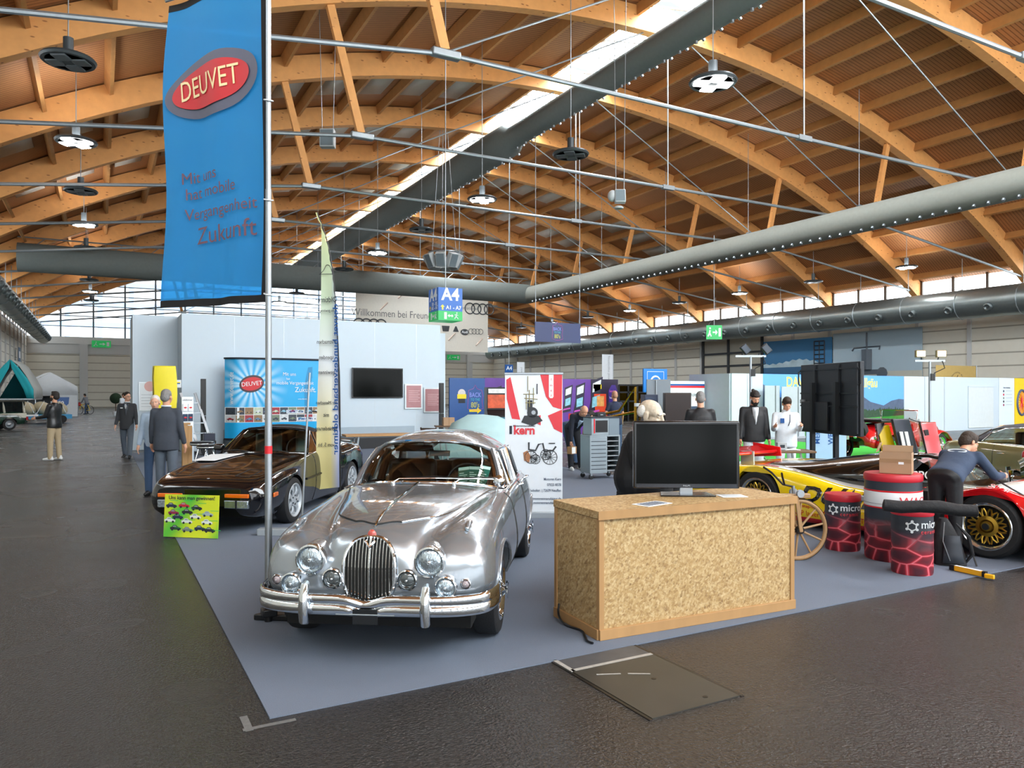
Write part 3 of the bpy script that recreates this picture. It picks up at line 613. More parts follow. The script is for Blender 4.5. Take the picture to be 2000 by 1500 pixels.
# ================================================================ the black convertible
t = por = thing('convertible_car', 'black soft-top convertible sports car with orange indicators behind the silver saloon', 'car')
PA = rad(90 - 35); por.rotation_euler = (0, 0, PA); ax_ = V((math.cos(PA), math.sin(PA), 0)); nR = V((ax_.y, -ax_.x, 0))
por.scale = (1, .94, 1); por.location = V((2.22, 10.36, .008)) - ax_ * .92 - nR * .74 * .94
blk = mat('black_paint', '07080d', .12, vary=.02, coat=1)
K = [(.0, [(.5, .34), (.62, .36), (.66, .42), (.64, .50), (.6, .55), (.45, .57), (.3, .58), (.15, .58), (0, .58)]),
 (.03, [(.58, .24), (.70, .30), (.74, .42), (.71, .53), (.65, .59), (.5, .615), (.34, .625), (.16, .63), (0, .63)]),
 (.14, [(.66, .20), (.77, .30), (.80, .44), (.77, .57), (.70, .64), (.54, .665), (.36, .675), (.18, .68), (0, .68)]),
 (.4, [(.72, .19), (.82, .32), (.845, .48), (.82, .63), (.73, .71), (.58, .72), (.42, .725), (.2, .735), (0, .735)]),
 (.92, [(.76, .18), (.85, .34), (.865, .54), (.84, .70), (.74, .785), (.60, .785), (.46, .79), (.22, .80), (0, .80)]),
 (1.35, [(.76, .18), (.83, .36), (.84, .56), (.82, .73), (.76, .82), (.64, .83), (.5, .85), (.25, .86), (0, .86)]),
 (1.62, [(.76, .18), (.82, .36), (.83, .56), (.81, .75), (.76, .84), (.68, .86), (.55, .88), (.28, .89), (0, .89)]),
 (1.95, [(.76, .18), (.82, .36), (.83, .58), (.81, .77), (.77, .86), (.72, .87), (.68, .72), (.3, .72), (0, .72)]),
 (2.75, [(.76, .18), (.82, .36), (.835, .58), (.815, .78), (.77, .87), (.72, .88), (.68, .74), (.3, .74), (0, .74)]),
 (3.05, [(.77, .18), (.85, .36), (.87, .58), (.85, .78), (.79, .89), (.70, .92), (.6, .93), (.3, .94), (0, .94)]),
 (3.32, [(.77, .19), (.855, .36), (.875, .58), (.855, .79), (.79, .90), (.68, .93), (.55, .94), (.3, .95), (0, .95)]),
 (3.8, [(.74, .22), (.83, .36), (.85, .56), (.82, .76), (.74, .87), (.62, .90), (.5, .91), (.25, .92), (0, .92)]),
 (4.1, [(.68, .27), (.77, .38), (.79, .54), (.76, .72), (.68, .84), (.55, .88), (.4, .90), (.2, .91), (0, .91)]),
 (4.2, [(.55, .34), (.66, .40), (.68, .52), (.65, .66), (.58, .76), (.45, .80), (.3, .82), (.15, .83), (0, .83)])]
sh = Shell(K, [(.92, .30, .345), (3.32, .30, .345)]); sh.mesh(70, deck=(1.85, 2.85, 5.4)).build('body', [blk, leather], t, smooth=45)
b = MB(); b.bb((.3, -.66, .16), (4.0, .66, .45)); b.bb((.3, -.5, .4), (1.5, .5, .6)); b.build('underbody', MATS['underbody_black'], t)
for x in (.92, 3.32):
    for s_ in (-1, 1): wheel(t, x, s_ * .755, .305, .305, .2, 'disc7', .215, silverp)
WB = [(1.5, 0, .885), (1.53, .25, .88), (1.6, .5, .87), (1.74, .68, .86)]; WT = [(2.05, 0, 1.215), (2.06, .25, 1.212), (2.09, .42, 1.20), (2.14, .53, 1.17)]
patch(mir(WB), mir(WT), 21, 6, -.02).build('windscreen', glassd, t); tubepart('windscreen_frame', mir(WB) + mir(WT)[::-1], .024, blk, t, closed=True)
top = mat('black_canvas', '1a1c20', .8, bump=.1); RT = [(3.0, 0, 1.14), (2.99, .3, 1.12), (2.95, .45, 1.07), (2.9, .55, 1.0)]; RB_ = [(3.3, 0, .96), (3.28, .35, .955), (3.2, .52, .945), (3.05, .64, .92)]
roofgrid([mir(WT), mir(MC(2.4, .575, 1.262, 1.14)), mir(MC(2.75, .585, 1.225, 1.10)), mir(RT), mir(RB_)], 5, 21).build('soft_top', top, t, smooth=60, solid=.02)
for s_ in (-1, 1):
    fy = (lambda L: L) if s_ > 0 else flipy
    patch(fy([(1.76, .70, .86), (2.3, .745, .87), (2.85, .735, .885)]), fy([(2.14, .54, 1.165), (2.4, .578, 1.14), (2.85, .572, 1.07)]), 9, 4).build('side_window', glassd, t)
    tubepart('a_pillar', fy([(1.72, .69, .86), (2.14, .54, 1.17)]), .026, blk, t); tubepart('vent_frame', fy([(2.1, .73, .87), (2.2, .56, 1.15)]), .012, black, t)
    patch(fy([(2.8, .735, .88), (3.1, .70, .91)]), fy([(2.7, .585, 1.10), (2.92, .55, 1.0)]), 5, 4).build('top_quarter', top, t, solid=.02)
    o = MB().box((2.02, s_ * .90, .925), (.1, .16, .1)).build('door_mirror', blk, t, bevel=.03); MB().box((2.02, s_ * .80, .88), (.05, .12, .04)).build('mirror_arm', blk, o)
    tubepart('door_seam', [sh.pt(1.75, tt, s_) + V((0, s_ * .002, 0)) for tt in [lerp(.1, 4, i / 8) for i in range(9)]], .004, darkmetal, t); tubepart('door_seam', [sh.pt(2.86, tt, s_) + V((0, s_ * .002, 0)) for tt in [lerp(.1, 4, i / 8) for i in range(9)]], .004, darkmetal, t)
    tubepart('side_strip', [sh.pt(x, 1.9, s_) + V((0, s_ * .004, 0)) for x in [lerp(1.35, 2.9, i / 8) for i in range(9)]], .016, black, t)
    p = sh.pt(.34, 2.0, s_); MB().box(p + V((0, s_ * .003, -.01)), (.22, .02, .055), rz=-s_ * .13).build('side_indicator', amber, t, bevel=.006)
    y0 = .5 * s_; MB().box((.012, y0 * .92, .475), (.05, .34, .05), rz=s_ * .06).build('indicator', amber, t, bevel=.008)
    o = MB().box((.012, y0 * .92, .37), (.06, .34, .10), rz=s_ * .06).build('bumper_lamp', lens, t, bevel=.01); MB().box((-.015, y0 * .92, .37), (.02, .02, .10)).build('lamp_divider', darkmetal, o)
    cq_ = ((.2, 5.2), (.52, 5.2), (.55, 6.3), (.22, 6.3), (.2, 5.2)); pp = [sh.pt(lerp(a_[0], b_[0], k_ / 6), lerp(a_[1], b_[1], k_ / 6), s_) + V((0, 0, .001)) for a_, b_ in zip(cq_, cq_[1:]) for k_ in range(6)] + [sh.pt(.2, 5.2, s_)]; tubepart('pop_up_lamp_seam', [V(p) for p in pp], .004, darkmetal, t)
    MB().box((2.62, s_ * .35, .93), (.14, .45, .46)).build('seat', mat('teal_seat', '7c9791', .6), t, bevel=.06)
MB().bb((1.88, -.62, .80), (2.05, .62, .87)).build('dashboard', black, t, bevel=.02); MB().tube([(2.2 + .05 * math.sin(a), .33 * -1 + .18 * math.cos(a), .91 + .16 * math.sin(a)) for a in [i * math.pi / 12 for i in range(24)]], .012, 6, closed=True).build('steering_wheel', black, t)
for y0, y1 in ((.1, .6), (-.5, -.05)): MB().tube([(1.5, y0, .9), (1.56, lerp(y0, y1, .5), .92), (1.6, y1, .905)], .008, 6).build('wiper_arm', black, t)
MB().ell((.12, 0, .672), (.012, .02, .008)).build('badge', chrome, t)
MB().tube([(3.98, -.6, .90), (4.06, 0, .945), (3.98, .6, .90)], .035, 8).build('boot_spoiler', blk, t)
pm = Matrix.Translation(por.location) @ Matrix.Rotation(PA, 4, 'Z')
ppts = [pm @ (sh.pt(x, u, 1) + V((0, 0, .012))) for x, u in ((1.02, 4.3), (.98, 6.4), (1.42, 7.4), (1.5, 4.7))]
tag(MB().prism(ppts, (0, 0, .003)).build('paper_sheet', paper), 'white paper sheets lying on the bonnet of the black convertible', 'paper')
# ================================================================ the yellow and red race car
t = rc = thing('race_car', 'low yellow, black and red prototype race car with open cockpit behind the drums', 'race car')
RA = rad(90 + 8.2); rx = V((math.cos(RA), math.sin(RA), 0)); rn = V((rx.y, -rx.x, 0)); sR = 1.02   # local +x runs rearwards, local -y is the far side
FWc = V((8.33, 4.58, .008)); rc.rotation_euler = (0, 0, RA); rc.scale = (sR, sR, sR)
rc.location = FWc - rx * 1.02 * sR + rn * .84 * sR
# the visible side is local +y
yel = mat('race_yellow', 'f0cf12', .16, coat=1, vary=.02); rred = mat('race_red', 'd3141b', .16, coat=1, vary=.02); rwhite = mat('race_white', 'e9ebe8', .18, coat=1, vary=.02); rblk = mat('race_black', '0b0b0c', .2, coat=1)
K = [(.0, [(.70, .10), (.86, .11), (.90, .16), (.86, .20), (.74, .23), (.5, .235), (.3, .24), (.15, .24), (0, .24)]),
 (.25, [(.88, .08), (.965, .12), (.985, .22), (.965, .36), (.86, .44), (.58, .36), (.4, .34), (.2, .34), (0, .34)]),
 (.6, [(.90, .08), (.975, .13), (.995, .30), (.975, .52), (.86, .63), (.6, .50), (.42, .44), (.2, .43), (0, .43)]),
 (1.02, [(.90, .08), (.98, .15), (.995, .36), (.975, .60), (.85, .73), (.62, .62), (.46, .53), (.2, .51), (0, .51)]),
 (1.45, [(.90, .08), (.98, .15), (.995, .34), (.97, .52), (.86, .62), (.66, .60), (.5, .56), (.2, .55), (0, .55)]),
 (1.8, [(.90, .08), (.975, .15), (.99, .30), (.95, .44), (.84, .50), (.68, .54), (.5, .58), (.2, .60), (0, .60)]),
 (2.6, [(.90, .08), (.975, .15), (.99, .31), (.95, .46), (.86, .55), (.7, .58), (.5, .60), (.2, .62), (0, .62)]),
 (3.1, [(.90, .08), (.98, .16), (.998, .36), (.97, .56), (.88, .66), (.7, .66), (.5, .66), (.2, .68), (0, .68)]),
 (3.75, [(.90, .08), (.985, .17), (1.0, .40), (.98, .62), (.90, .73), (.7, .73), (.5, .72), (.2, .73), (0, .73)]),
 (4.4, [(.90, .10), (.98, .20), (.995, .42), (.975, .60), (.90, .70), (.7, .71), (.5, .70), (.2, .70), (0, .70)]),
 (4.9, [(.88, .20), (.95, .28), (.97, .44), (.95, .56), (.88, .64), (.7, .66), (.5, .66), (.2, .66), (0, .66)])]
sh = Shell(K, [(1.02, .33, .375), (3.78, .34, .38)]); bm_ = sh.mesh(70); side_shell = sh
m = 2 * (8 * 4 + 2) - 1; m1 = m - 1
for fi in range(len(bm_.f)):
    f = bm_.f[fi]
    cx = sum(bm_.v[i][0] for i in f) / len(f); cy = abs(sum(bm_.v[i][1] for i in f) / len(f)); cz = sum(bm_.v[i][2] for i in f) / len(f)
    if cx > 1.75: bm_.mi[fi] = 1 if cz < .15 and cy > .5 else 2 if (cy < .80 and cz > .50 and cx < 4.0) else 0
    else: bm_.mi[fi] = 2 if (cz > .40 + .1 * (cx > 1) and cy < .74) else 1
body = bm_.build('body', [yel, rred, rwhite], t, smooth=45)
b = MB(); b.bb((.5, -.7, .1), (4.6, .7, .42)); b.build('underbody', MATS['underbody_black'], t)
for x, r in ((1.02, .33), (3.78, .34)):
    for s_ in (-1, 1): wheel(t, x, s_ * .845, r, r, .28, 'mesh', .235, mat('polished_rim', 'c4c8cb', .14, .95))
# engine cover and roof, black
cov = [(2.02, .42, .70, .975), (2.2, .47, .60, .985), (2.5, .52, .58, .96), (3.0, .52, .60, .88), (3.5, .46, .66, .79), (4.1, .36, .70, .735)]
P = []
for x, w, z0, z1 in cov: P.append([(x, w * 1.25 * math.sin(a), z0 - .06 + (z1 - z0 + .06) * max(0, math.cos(a)) ** .55) for a in [lerp(-math.pi / 2, math.pi / 2, i / 20) for i in range(21)]])
cv_ = MB().grid([[spline([P[k][j] for k in range(len(P))], 5)[i] for j in range(21)] for i in range(26)]).build('engine_cover', rblk, t, smooth=60, solid=.01)
MB().ell((2.86, .545, .755), (.075, .012, .05)).build('emblem', silverp, t)
# cockpit opening with seat, belts and far-side opening
pts = [(1.45, .97), (1.5, .60), (2.0, .60), (2.02, .97)]
MB().bb((1.62, .1, .33), (2.3, .93, .63)).build('cockpit_tub', mat('cockpit_black', '0d0e10', .6), t)
seat = MB(); seat.grid([[(2.22 - .28 * (1 - i / 6) ** 2.2 - .06 * (j - 2) ** 2 * .25, .45 + (j - 2) * .105, .50 + .42 * i / 6) for j in range(5)] for i in range(7)])
so = seat.build('seat', black, t, solid=.03, smooth=60)
for k, y in enumerate((.36, .5, .6)):
    MB().grid([[(x, y + s_ * .022 + (2.1 - x) * .12, z) for s_ in (-1, 1)] for x, z in ((2.16, .85), (2.04, .70), (1.9, .60), (1.78, .63), (1.70, .58))]).build('harness_belt', redp if k % 2 == 0 else yellowp, t, solid=.006)
MB().grid([[(lerp(1.42, 2.05, i / 8), s_ * .46, lerp(.60, .97, (i / 8) ** .7)) for s_ in (-1, -.5, 0, .5, 1)] for i in range(9)]).build('windscreen', glassd, t)
MB().tube([(1.9, .45, .95), (2.05, .47, .97), (2.2, .49, .97)], .02).build('roof_rail', rblk, t)
MB().bb((1.55, .90, .44), (2.42, .975, .50)).build('sill', silverp, t, bevel=.01)
# rear wing
w = MB(); w.grid([[(4.75 + .36 * i / 6, y, .935 + .05 * (i / 6) ** 1.5 - .018 * math.sin(i / 6 * math.pi)) for y in (-.95, -.3, .3, .95)] for i in range(7)])
wo = w.build('rear_wing', rred, t, solid=.045); wo.location.z = -.12
for s_ in (-1, 1): MB().prism([(4.68, s_ * .95, .84), (5.18, s_ * .95, .80), (5.2, s_ * .95, 1.03), (4.7, s_ * .95, .98)], (0, s_ * .02, 0)).build('end_plate', yel if s_ > 0 else rred, wo)
for y in (-.3, .3): MB().bb((4.72, y - .015, .6), (4.95, y + .015, .94)).build('wing_post', silverp, wo)
# door standing open, hinged over the roof, and lifted panels
DM = lambda x, y, z: V((x, y, z))
RM = (Matrix.Translation(rc.location) @ Matrix.Rotation(RA, 4, 'Z') @ Matrix.Scale(sR, 4)).inverted()
def slab(px, d, th): return [RM @ at_d(x, y, d + k_) for x, y, k_ in px], (RM.to_3x3() @ (CRV * th))
CRV = V((CP, -SP, 0)); CFV = V((SP, CP, 0))
q, dd_ = slab(((1744, 819, 0), (1776, 818, .1), (1802, 905, .1), (1770, 935, 0)), 9.35, .0)
door = MB().prism(q, RM.to_3x3() @ (CFV * .07)).build('lifted_door', mat('door_inner', '1c2330', .4), t, bevel=.01)
for k in (0, 1):
    q, _d = slab(((1757 + 10 * k, 843, -.02), (1763 + 10 * k, 843, -.02), (1769 + 10 * k, 871, -.02), (1763 + 10 * k, 871, -.02)), 9.35, 0); MB().prism(q, RM.to_3x3() @ (CFV * .02)).build('latch_plate', rwhite, door)
q, _d = slab(((1728, 832, 0), (1736, 830, 0), (1758, 905, 0), (1752, 935, 0), (1735, 922, 0), (1718, 850, 0)), 9.5, 0); MB().prism(q, RM.to_3x3() @ (CFV * .05)).build('door_frame', yel, door)
q, _d = slab(((1712, 828, 0), (1728, 825, 0), (1716, 862, 0)), 9.52, 0); MB().prism(q, RM.to_3x3() @ (CFV * .05)).build('door_tip', rblk, door)
MB().grid([[RM @ at_d(lerp(1776, 1796, j / 4) + 16 * i / 5 + 5 * math.sin(j / 4 * 3.14), lerp(818, 905, i / 5), 9.4 + .1 * j) for j in range(5)] for i in range(6)]).build('door_window', glassd, door)
MB().tube([RM @ at_d(x, y, 9.35) for x, y in ((1776, 817), (1796, 824), (1816, 912))], .012).build('window_frame', rblk, door)
q, dd_ = slab(((1796, 827, 0), (1828, 824, .12), (1845, 905, .12), (1820, 918, 0)), 9.45, 0); MB().prism(q, RM.to_3x3() @ (CFV * .05)).build('door_skin', rred, door, bevel=.008)
q, dd_ = slab(((1805, 840, -.02), (1813, 839, -.02), (1815, 850, -.02), (1808, 851, -.02)), 9.45, 0); MB().prism(q, RM.to_3x3() @ (CFV * .02)).build('door_vent', black, door)
MB().tube([(2.1, .48, .97), (1.8, .5, .985), (1.3, .48, .90), (1.1, .46, .80)], .022).build('roof_rail', rblk, t)
tubepart('gas_strut', [(.72, .62, .60), (1.15, .7, .86)], .01, black, t)
# markings
sd = lambda x, z: Matrix.Translation(Vector((x, 1.004, z))) if 0 else frame((x, 1.003, z), (-1, 0, 0), (0, 0, 1))
_tx0 = text; _secs = {}
def hug(o):
    bm = bmesh.new(); bm.from_mesh(o.data); bmesh.ops.triangulate(bm, faces=bm.faces[:]); bmesh.ops.subdivide_edges(bm, edges=bm.edges[:], cuts=3, use_grid_fill=True); bm.to_mesh(o.data); bm.free()
    for v in o.data.vertices:
        kx = round(v.co.x * 40) / 40
        if kx not in _secs: _secs[kx] = side_shell.sec(kx)
        y_, z_ = _secs[kx]; v.co.y = float(np.interp(v.co.z, z_[:18], y_[:18])) + .006 + (.003 if v.co.y > 1.002 else 0)
def text(*a, **k):      # lettering on the flank follows the bodywork
    o = _tx0(*a, **k); hug(o) if o.parent == rc and min(v.co.y for v in o.data.vertices) > .9 else None; return o
text('tyre_maker_lettering', 'DUNLOP', .27, rblk, t, frame((2.43, 1.0, .44), (-1, 0, 0), (0, 0, 1)), .002, .03, sx=1.3, shear=.3)
text('sponsor_lettering', 'SACHS SCHMUTTERER', .085, rred, t, frame((2.5, .995, .205), (-1, 0, 0), (0, .05, 1)), .002, .012, sx=.8); text('sponsor_lettering', 'snap-on', .06, rred, t, frame((3.0, .995, .30), (-1, 0, 0), (0, .03, 1)), .002, .01)
text('sponsor_lettering', 'ATP lader', .09, rred, t, frame((3.05, .992, .21), (-1, 0, 0), (0, .05, 1)), .002, .0)
tr = MB(); 
for a in range(3): q1, q2 = [frame((2.78, .998, .225), (-1, 0, 0), (0, .05, 1)) @ V((.075 * math.sin(b_ * 2 * math.pi / 3), .075 * math.cos(b_ * 2 * math.pi / 3) - .01, .003)) for b_ in (a, a + 1)]; tr.tube([q1, q2], .006, 5)
tr.build('triangle_mark', rred, t)
n17 = text('race_number', '17', .52, rblk, t, frame((.72, .34, .475), (-.98, .02, .13), (-.0, -1, .05)), .002, .03, lift=.03)
text('nose_lettering', 'Shell', .11, rred, t, frame((.93, .88, .70), (-.95, .1, -.2), (-.1, -.9, .3)), .002, .01, lift=.03)
text('wing_lettering', 'Shell mit', .2, yel, wo, frame((4.86, .45, .955), (0, -1, 0), (1, 0, .16)), .002, .012, shear=.3, lift=.012, sx=1.2)
text('end_plate_lettering', 'II', .14, rred, wo, frame((4.95, .975, .91), (-1, 0, 0), (0, 0, 1)), .002, .02)
text('maker_lettering', 'SPO', .14, rwhite, t, RM @ frame(at_d(1803, 929, 8.95), CRV, (0, 0, 1)), .002, .012)
text = _tx0
# ================================================================ other show cars
def simple_car(name, label, K, arches, pos, ang, paint, wheels, spec, s=1, deck=None, style='cap', roofm=None):
    t = thing(name, label, 'car', pos, ang); t.scale = (s, s, s)
    sh = Shell(K, arches, sub=3); sh.mesh(46, deck=deck).build('body', [paint, leather], t, smooth=45)
    r, w, yt, rimr = wheels
    MB().bb((sh.xs[0] + .4, -.6, .2), (sh.xs[-1] - .4, .6, .5)).build('underbody', MATS['underbody_black'], t)
    for xc, zc, R in arches:
        for s_ in (-1, 1): wheel(t, xc, s_ * yt, r, r, w, style, rimr, chrome)
    if spec:
        WB, WT, M, RT, RBt, belt, rail = spec
        roofgrid([mir(WT)] + [mir(MC(*c)) for c in M] + [mir(RT)], 4, 15).build('roof', roofm or paint, t, smooth=60, solid=.02)
        patch(mir(WB), mir(WT), 15, 5).build('windscreen', glassd, t); patch(mir(RBt), mir(RT), 15, 5).build('rear_window', glassd, t)
        tubepart('windscreen_trim', mir(WB) + mir(WT)[::-1], .015, chrome, t, closed=True); tubepart('rear_window_trim', mir(RBt) + mir(RT)[::-1], .015, chrome, t, closed=True)
        for s_ in (-1, 1):
            fy = (lambda L: L) if s_ > 0 else flipy
            patch(fy(belt), fy(rail), 11, 4).build('side_window', glassd, t); tubepart('window_trim', fy(belt) + fy(rail)[::-1], .014, chrome, t, closed=True)
            tubepart('a_pillar', fy([WB[-1], WT[-1]]), .03, paint, t)
            patch(fy([belt[-1], RBt[-1]]), fy([rail[-1], RT[-1]]), 5, 4).build('c_pillar', roofm or paint, t, solid=.02)
    return t, sh
gold = mat('olive_gold_paint', '938d60', .25, .35, vary=.03, coat=1); vinyl = mat('black_vinyl', '1c2230', .5, bump=.1)
sec = lambda w, z0, zs, zt, tum=.04, dz=.02: [(w - .10, z0), (w - .02, z0 + .12), (w, (z0 + zs) / 2), (w - .015, zs), (w - tum - .02, zt - .02), (w - tum - .1, zt), (w * .6, zt + dz), (w * .3, zt + dz * 1.4), (0, zt + dz * 1.5)]
cab = lambda w, z0, zs, zt, tum=.04, d=.2: sec(w, z0, zs, zt, tum)[:5] + [(w - tum - .08, zt), (w - tum - .12, zt - d), (w * .4, zt - d), (0, zt - d)]
K = [(0, sec(.80, .38, .52, .60)), (.06, sec(.88, .30, .62, .74)), (.4, sec(.90, .26, .68, .80)), (1.6, sec(.91, .24, .70, .86)), (1.95, cab(.91, .24, .72, .88, d=.04)), (2.2, cab(.91, .24, .72, .88)), (3.6, cab(.91, .24, .74, .90)), (3.85, sec(.92, .26, .76, .92)), (4.5, sec(.90, .32, .74, .90)), (4.82, sec(.84, .42, .66, .80)), (4.88, sec(.74, .48, .6, .68))]
spec = ([(1.75, 0, .90), (1.8, .4, .90), (1.95, .74, .88)], [(2.45, 0, 1.30), (2.47, .35, 1.29), (2.52, .58, 1.25)], [(2.8, .63, 1.345, 1.25), (3.2, .62, 1.33, 1.23)], [(3.72, 0, 1.26), (3.72, .3, 1.25), (3.70, .55, 1.18)], [(4.25, 0, .93), (4.24, .4, .93), (4.12, .68, .92)], [(2.1, .80, .89), (2.9, .80, .90), (3.45, .79, .90), (3.72, .775, .93)], [(2.55, .60, 1.245), (2.9, .64, 1.24), (3.25, .635, 1.22), (3.6, .66, 1.1)])
mus = V((15.7, 8.0, 0)); MAng = math.atan2(.94, .339); ax_ = V((math.cos(MAng), math.sin(MAng), 0))
p_rear = gp(1838, 908, .3); nn = V((-ax_.y, ax_.x, 0))
tm, _ = simple_car('coupe_car', 'olive gold two-door coupe with black vinyl roof in front of the white partition', K, [(.95, .33, .37), (3.72, .33, .37)], p_rear - ax_ * 4.3 - nn * .8 + V((0, 0, -.296)), MAng, gold, (.33, .2, .78, .2), spec, .9, (2.1, 3.7, 5.4), 'cap', vinyl)
for s_ in (-1, 1): tubepart('side_strip', [_.pt(x, .6, s_) + V((0, s_ * .004, 0)) for x in (1.4, 2, 2.6, 3.2)], .014, chrome, tm); MB().tube([_.pt(3.0, 3, s_), _.pt(3.0, 3, s_) + V((.02, s_ * .03, 0)), _.pt(3.15, 3, s_) + V((0, s_ * .03, 0)), _.pt(3.17, 3, s_)], .01).build('door_handle', chrome, tm); tubepart('door_seam', [_.pt(3.3, tt, s_) + V((0, s_ * .002, 0)) for tt in (.1, 1, 2, 3, 4)], .005, darkmetal, tm)
for y in (-.38, .38): MB().box((3.0, y, .98), (.14, .45, .35)).build('seat', leather, tm, bevel=.05)
# dark green classic at the frame's edge
dgreen = mat('dark_green_paint', '0c2a1a', .15, coat=1, vary=.03)
K2 = [(0, sec(.55, .45, .52, .58)), (.08, sec(.68, .36, .60, .72)), (.5, sec(.74, .28, .70, .86)), (1.4, sec(.76, .24, .72, .90)), (1.6, cab(.76, .24, .72, .9, d=.04)), (1.8, cab(.76, .24, .72, .9)), (2.9, cab(.76, .24, .74, .9)), (3.1, sec(.76, .26, .74, .92)), (3.8, sec(.72, .32, .68, .82)), (4.1, sec(.62, .42, .56, .64))]
spec2 = ([(1.35, 0, .94), (1.4, .35, .93), (1.55, .62, .90)], [(1.8, 0, 1.32), (1.81, .3, 1.31), (1.86, .5, 1.26)], [(2.1, .55, 1.40, 1.27), (2.5, .55, 1.39, 1.26)], [(2.95, 0, 1.3), (2.94, .3, 1.28), (2.9, .5, 1.2)], [(3.3, 0, .95), (3.28, .35, .94), (3.2, .56, .92)], [(1.62, .66, .91), (2.3, .67, .91), (3.05, .65, .92)], [(1.9, .53, 1.26), (2.3, .56, 1.26), (2.8, .54, 1.22)])
GA = math.atan2(.86, -.5); g0 = at_d(1984, 938, 12.4); ga = V((math.cos(GA), math.sin(GA), 0)); gn = V((-ga.y, ga.x, 0))
tg, shg = simple_car('vintage_car', 'dark green classic car with chrome rear bumper at the edge of the coupe', K2, [(.8, .32, .36), (3.2, .32, .36)], V((g0.x, g0.y, .004)) - ga * 4.1 + gn * .66, GA, dgreen, (.32, .16, .66, .2), spec2, 1, (1.7, 3.0, 5.4))
tubepart('rear_bumper', [(3.9, -.72, .45), (4.16, -.6, .45), (4.2, 0, .45), (4.16, .6, .45), (3.9, .72, .45)], .045, chrome, tg)
for s_ in (-1, 1): MB().ell((3.98, s_ * .56, .72), (.05, .06, .1)).build('tail_lamp', redlens, tg); tubepart('overrider', [(4.2, s_ * .35, .33), (4.22, s_ * .35, .56)], .035, chrome, tg)
# small red vintage roadster seen from behind
redc = mat('vintage_red', 'c01218', .16, coat=1, vary=.03)
rp = gp(1716, 903); tq = thing('vintage_roadster', 'small red open vintage roadster with a spare wheel on its tail, standing on green carpet', 'car', rp + V((.2, .5, .012)), rad(4))
# local -x = rear; +x forward ; y left
b = MB()
b.grid([[(x, w * math.sin(a), z0 + (z1 - z0) * max(0, math.cos(a)) ** .6) for a in [lerp(-math.pi / 2, math.pi / 2, i / 14) for i in range(15)]] for x, w, z0, z1 in ((-.55, .3, .42, .62), (-.45, .48, .35, .82), (.1, .58, .32, .95), (.6, .6, .32, .98), (1.5, .58, .32, .98), (1.6, .52, .32, 1.02), (2.9, .38, .35, .95))]); b.build('body', redc, tq, smooth=60, solid=.01)
for x in (0, 2.35):
    for s_ in (-1, 1):
        wheel(tq, x, s_ * .62, .33, .33, .14, 'wire', .22, chrome)
        MB().grid([[(x + .42 * math.cos(a) * (1.0 if a > .6 else 1.15), s_ * (.50 + .26 * j / 4), .33 + .43 * math.sin(a) - .05 * (j / 4) ** 3) for j in range(5)] for a in [lerp(-.15, 3.05, i / 14) for i in range(15)]]).build('wing', redc, tq, smooth=60, solid=.015)
o = MB().lathe([(.2, -.08), (.33, -.07), (.34, 0), (.33, .07), (.2, .08)], 28, (-.5, .0, .82), 'X', R=Matrix.Rotation(rad(-25), 3, 'Y')).build('spare_wheel', rubber, tq); MB().lathe([(.001, .06), (.2, .05)], 16, (-.56, 0, .84), 'X', cap=False, R=Matrix.Rotation(rad(-25), 3, 'Y')).build('spare_rim', darkmetal, o)
MB().bb((-.2, -.55, .98), (.5, .55, 1.08)).build('folded_hood', black, tq, bevel=.04); MB().box((1.5, 0, 1.12), (.03, 1.0, .32), R=Matrix.Rotation(rad(-20), 3, 'Y')).build('windscreen', glassd, tq); MB().tube([(1.48, -.5, .96), (1.56, -.5, 1.28), (1.56, .5, 1.28), (1.48, .5, .96)], .02).build('windscreen_frame', chrome, tq)
o = MB().box((-.58, .34, .60), (.02, .46, .11)).build('number_plate', paper, tq); text('plate_lettering', 'MN-0721', .1, redp, o, frame((-.592, .34, .60), (0, -1, 0), (0, 0, 1)), .002, .01)
for y in (.7, -.05, -.6): MB().ell((-.55, y, .62), (.04, .05, .05)).build('tail_lamp', chrome, tq)
# estate car with a roof tent beside the hall wall
tgr = mat('two_tone_green', '17382a', .2, coat=1); cream = mat('cream_paint', 'd9d7c8', .3, coat=.6)
tb = gp(25, 841); T_A = rad(180 + 22)
tt = thing('estate_car', 'small dark green and cream estate car carrying a teal roof tent', 'car', tb + V((-.95, .95, 0)), T_A)
K3 = [(-1.3, sec(.62, .4, .6, .72)), (-1.2, sec(.72, .3, .68, .82)), (-.7, sec(.75, .26, .70, .86)), (0, sec(.76, .26, .70, .86)), (2.0, sec(.75, .26, .70, .84)), (2.4, sec(.66, .35, .6, .72))]
K3 = [(k[0], k[1]) for k in K3]
shb = Shell(K3, [(-.55, .28, .33), (1.5, .28, .33)], sub=3); shb.mesh(30).build('body', tgr, tt, smooth=45)
MB().bb((-1.27, -.73, .56), (1.3, .73, .80)).build('waist_panel', cream, tt, bevel=.03)
for x in (-.55, 1.5):
    for s_ in (-1, 1): wheel(tt, x, s_ * .66, .28, .28, .15, 'cap', .17, alu)
MB().bb((-1.2, -.66, 1.34), (1.0, .66, 1.42)).build('roof', cream, tt, bevel=.03)
for x in (-1.17, -.35, .45, 1.0):
    for s_ in (-1, 1): MB().beam((x, s_ * .70, .82), (x + (.05 if x < 0 else -.12), s_ * .62, 1.36), .07, .06).build('roof_pillar', cream, tt)
MB().bb((-1.2, -.66, .84), (1.0, .66, 1.34)).build('window_glass', glass('car_glass_dark', '4a5a58'), tt)
for x in (-.7, .2): MB().box((x, 0, 1.0), (.12, 1.1, .3)).build('seat', cream, tt, bevel=.04)
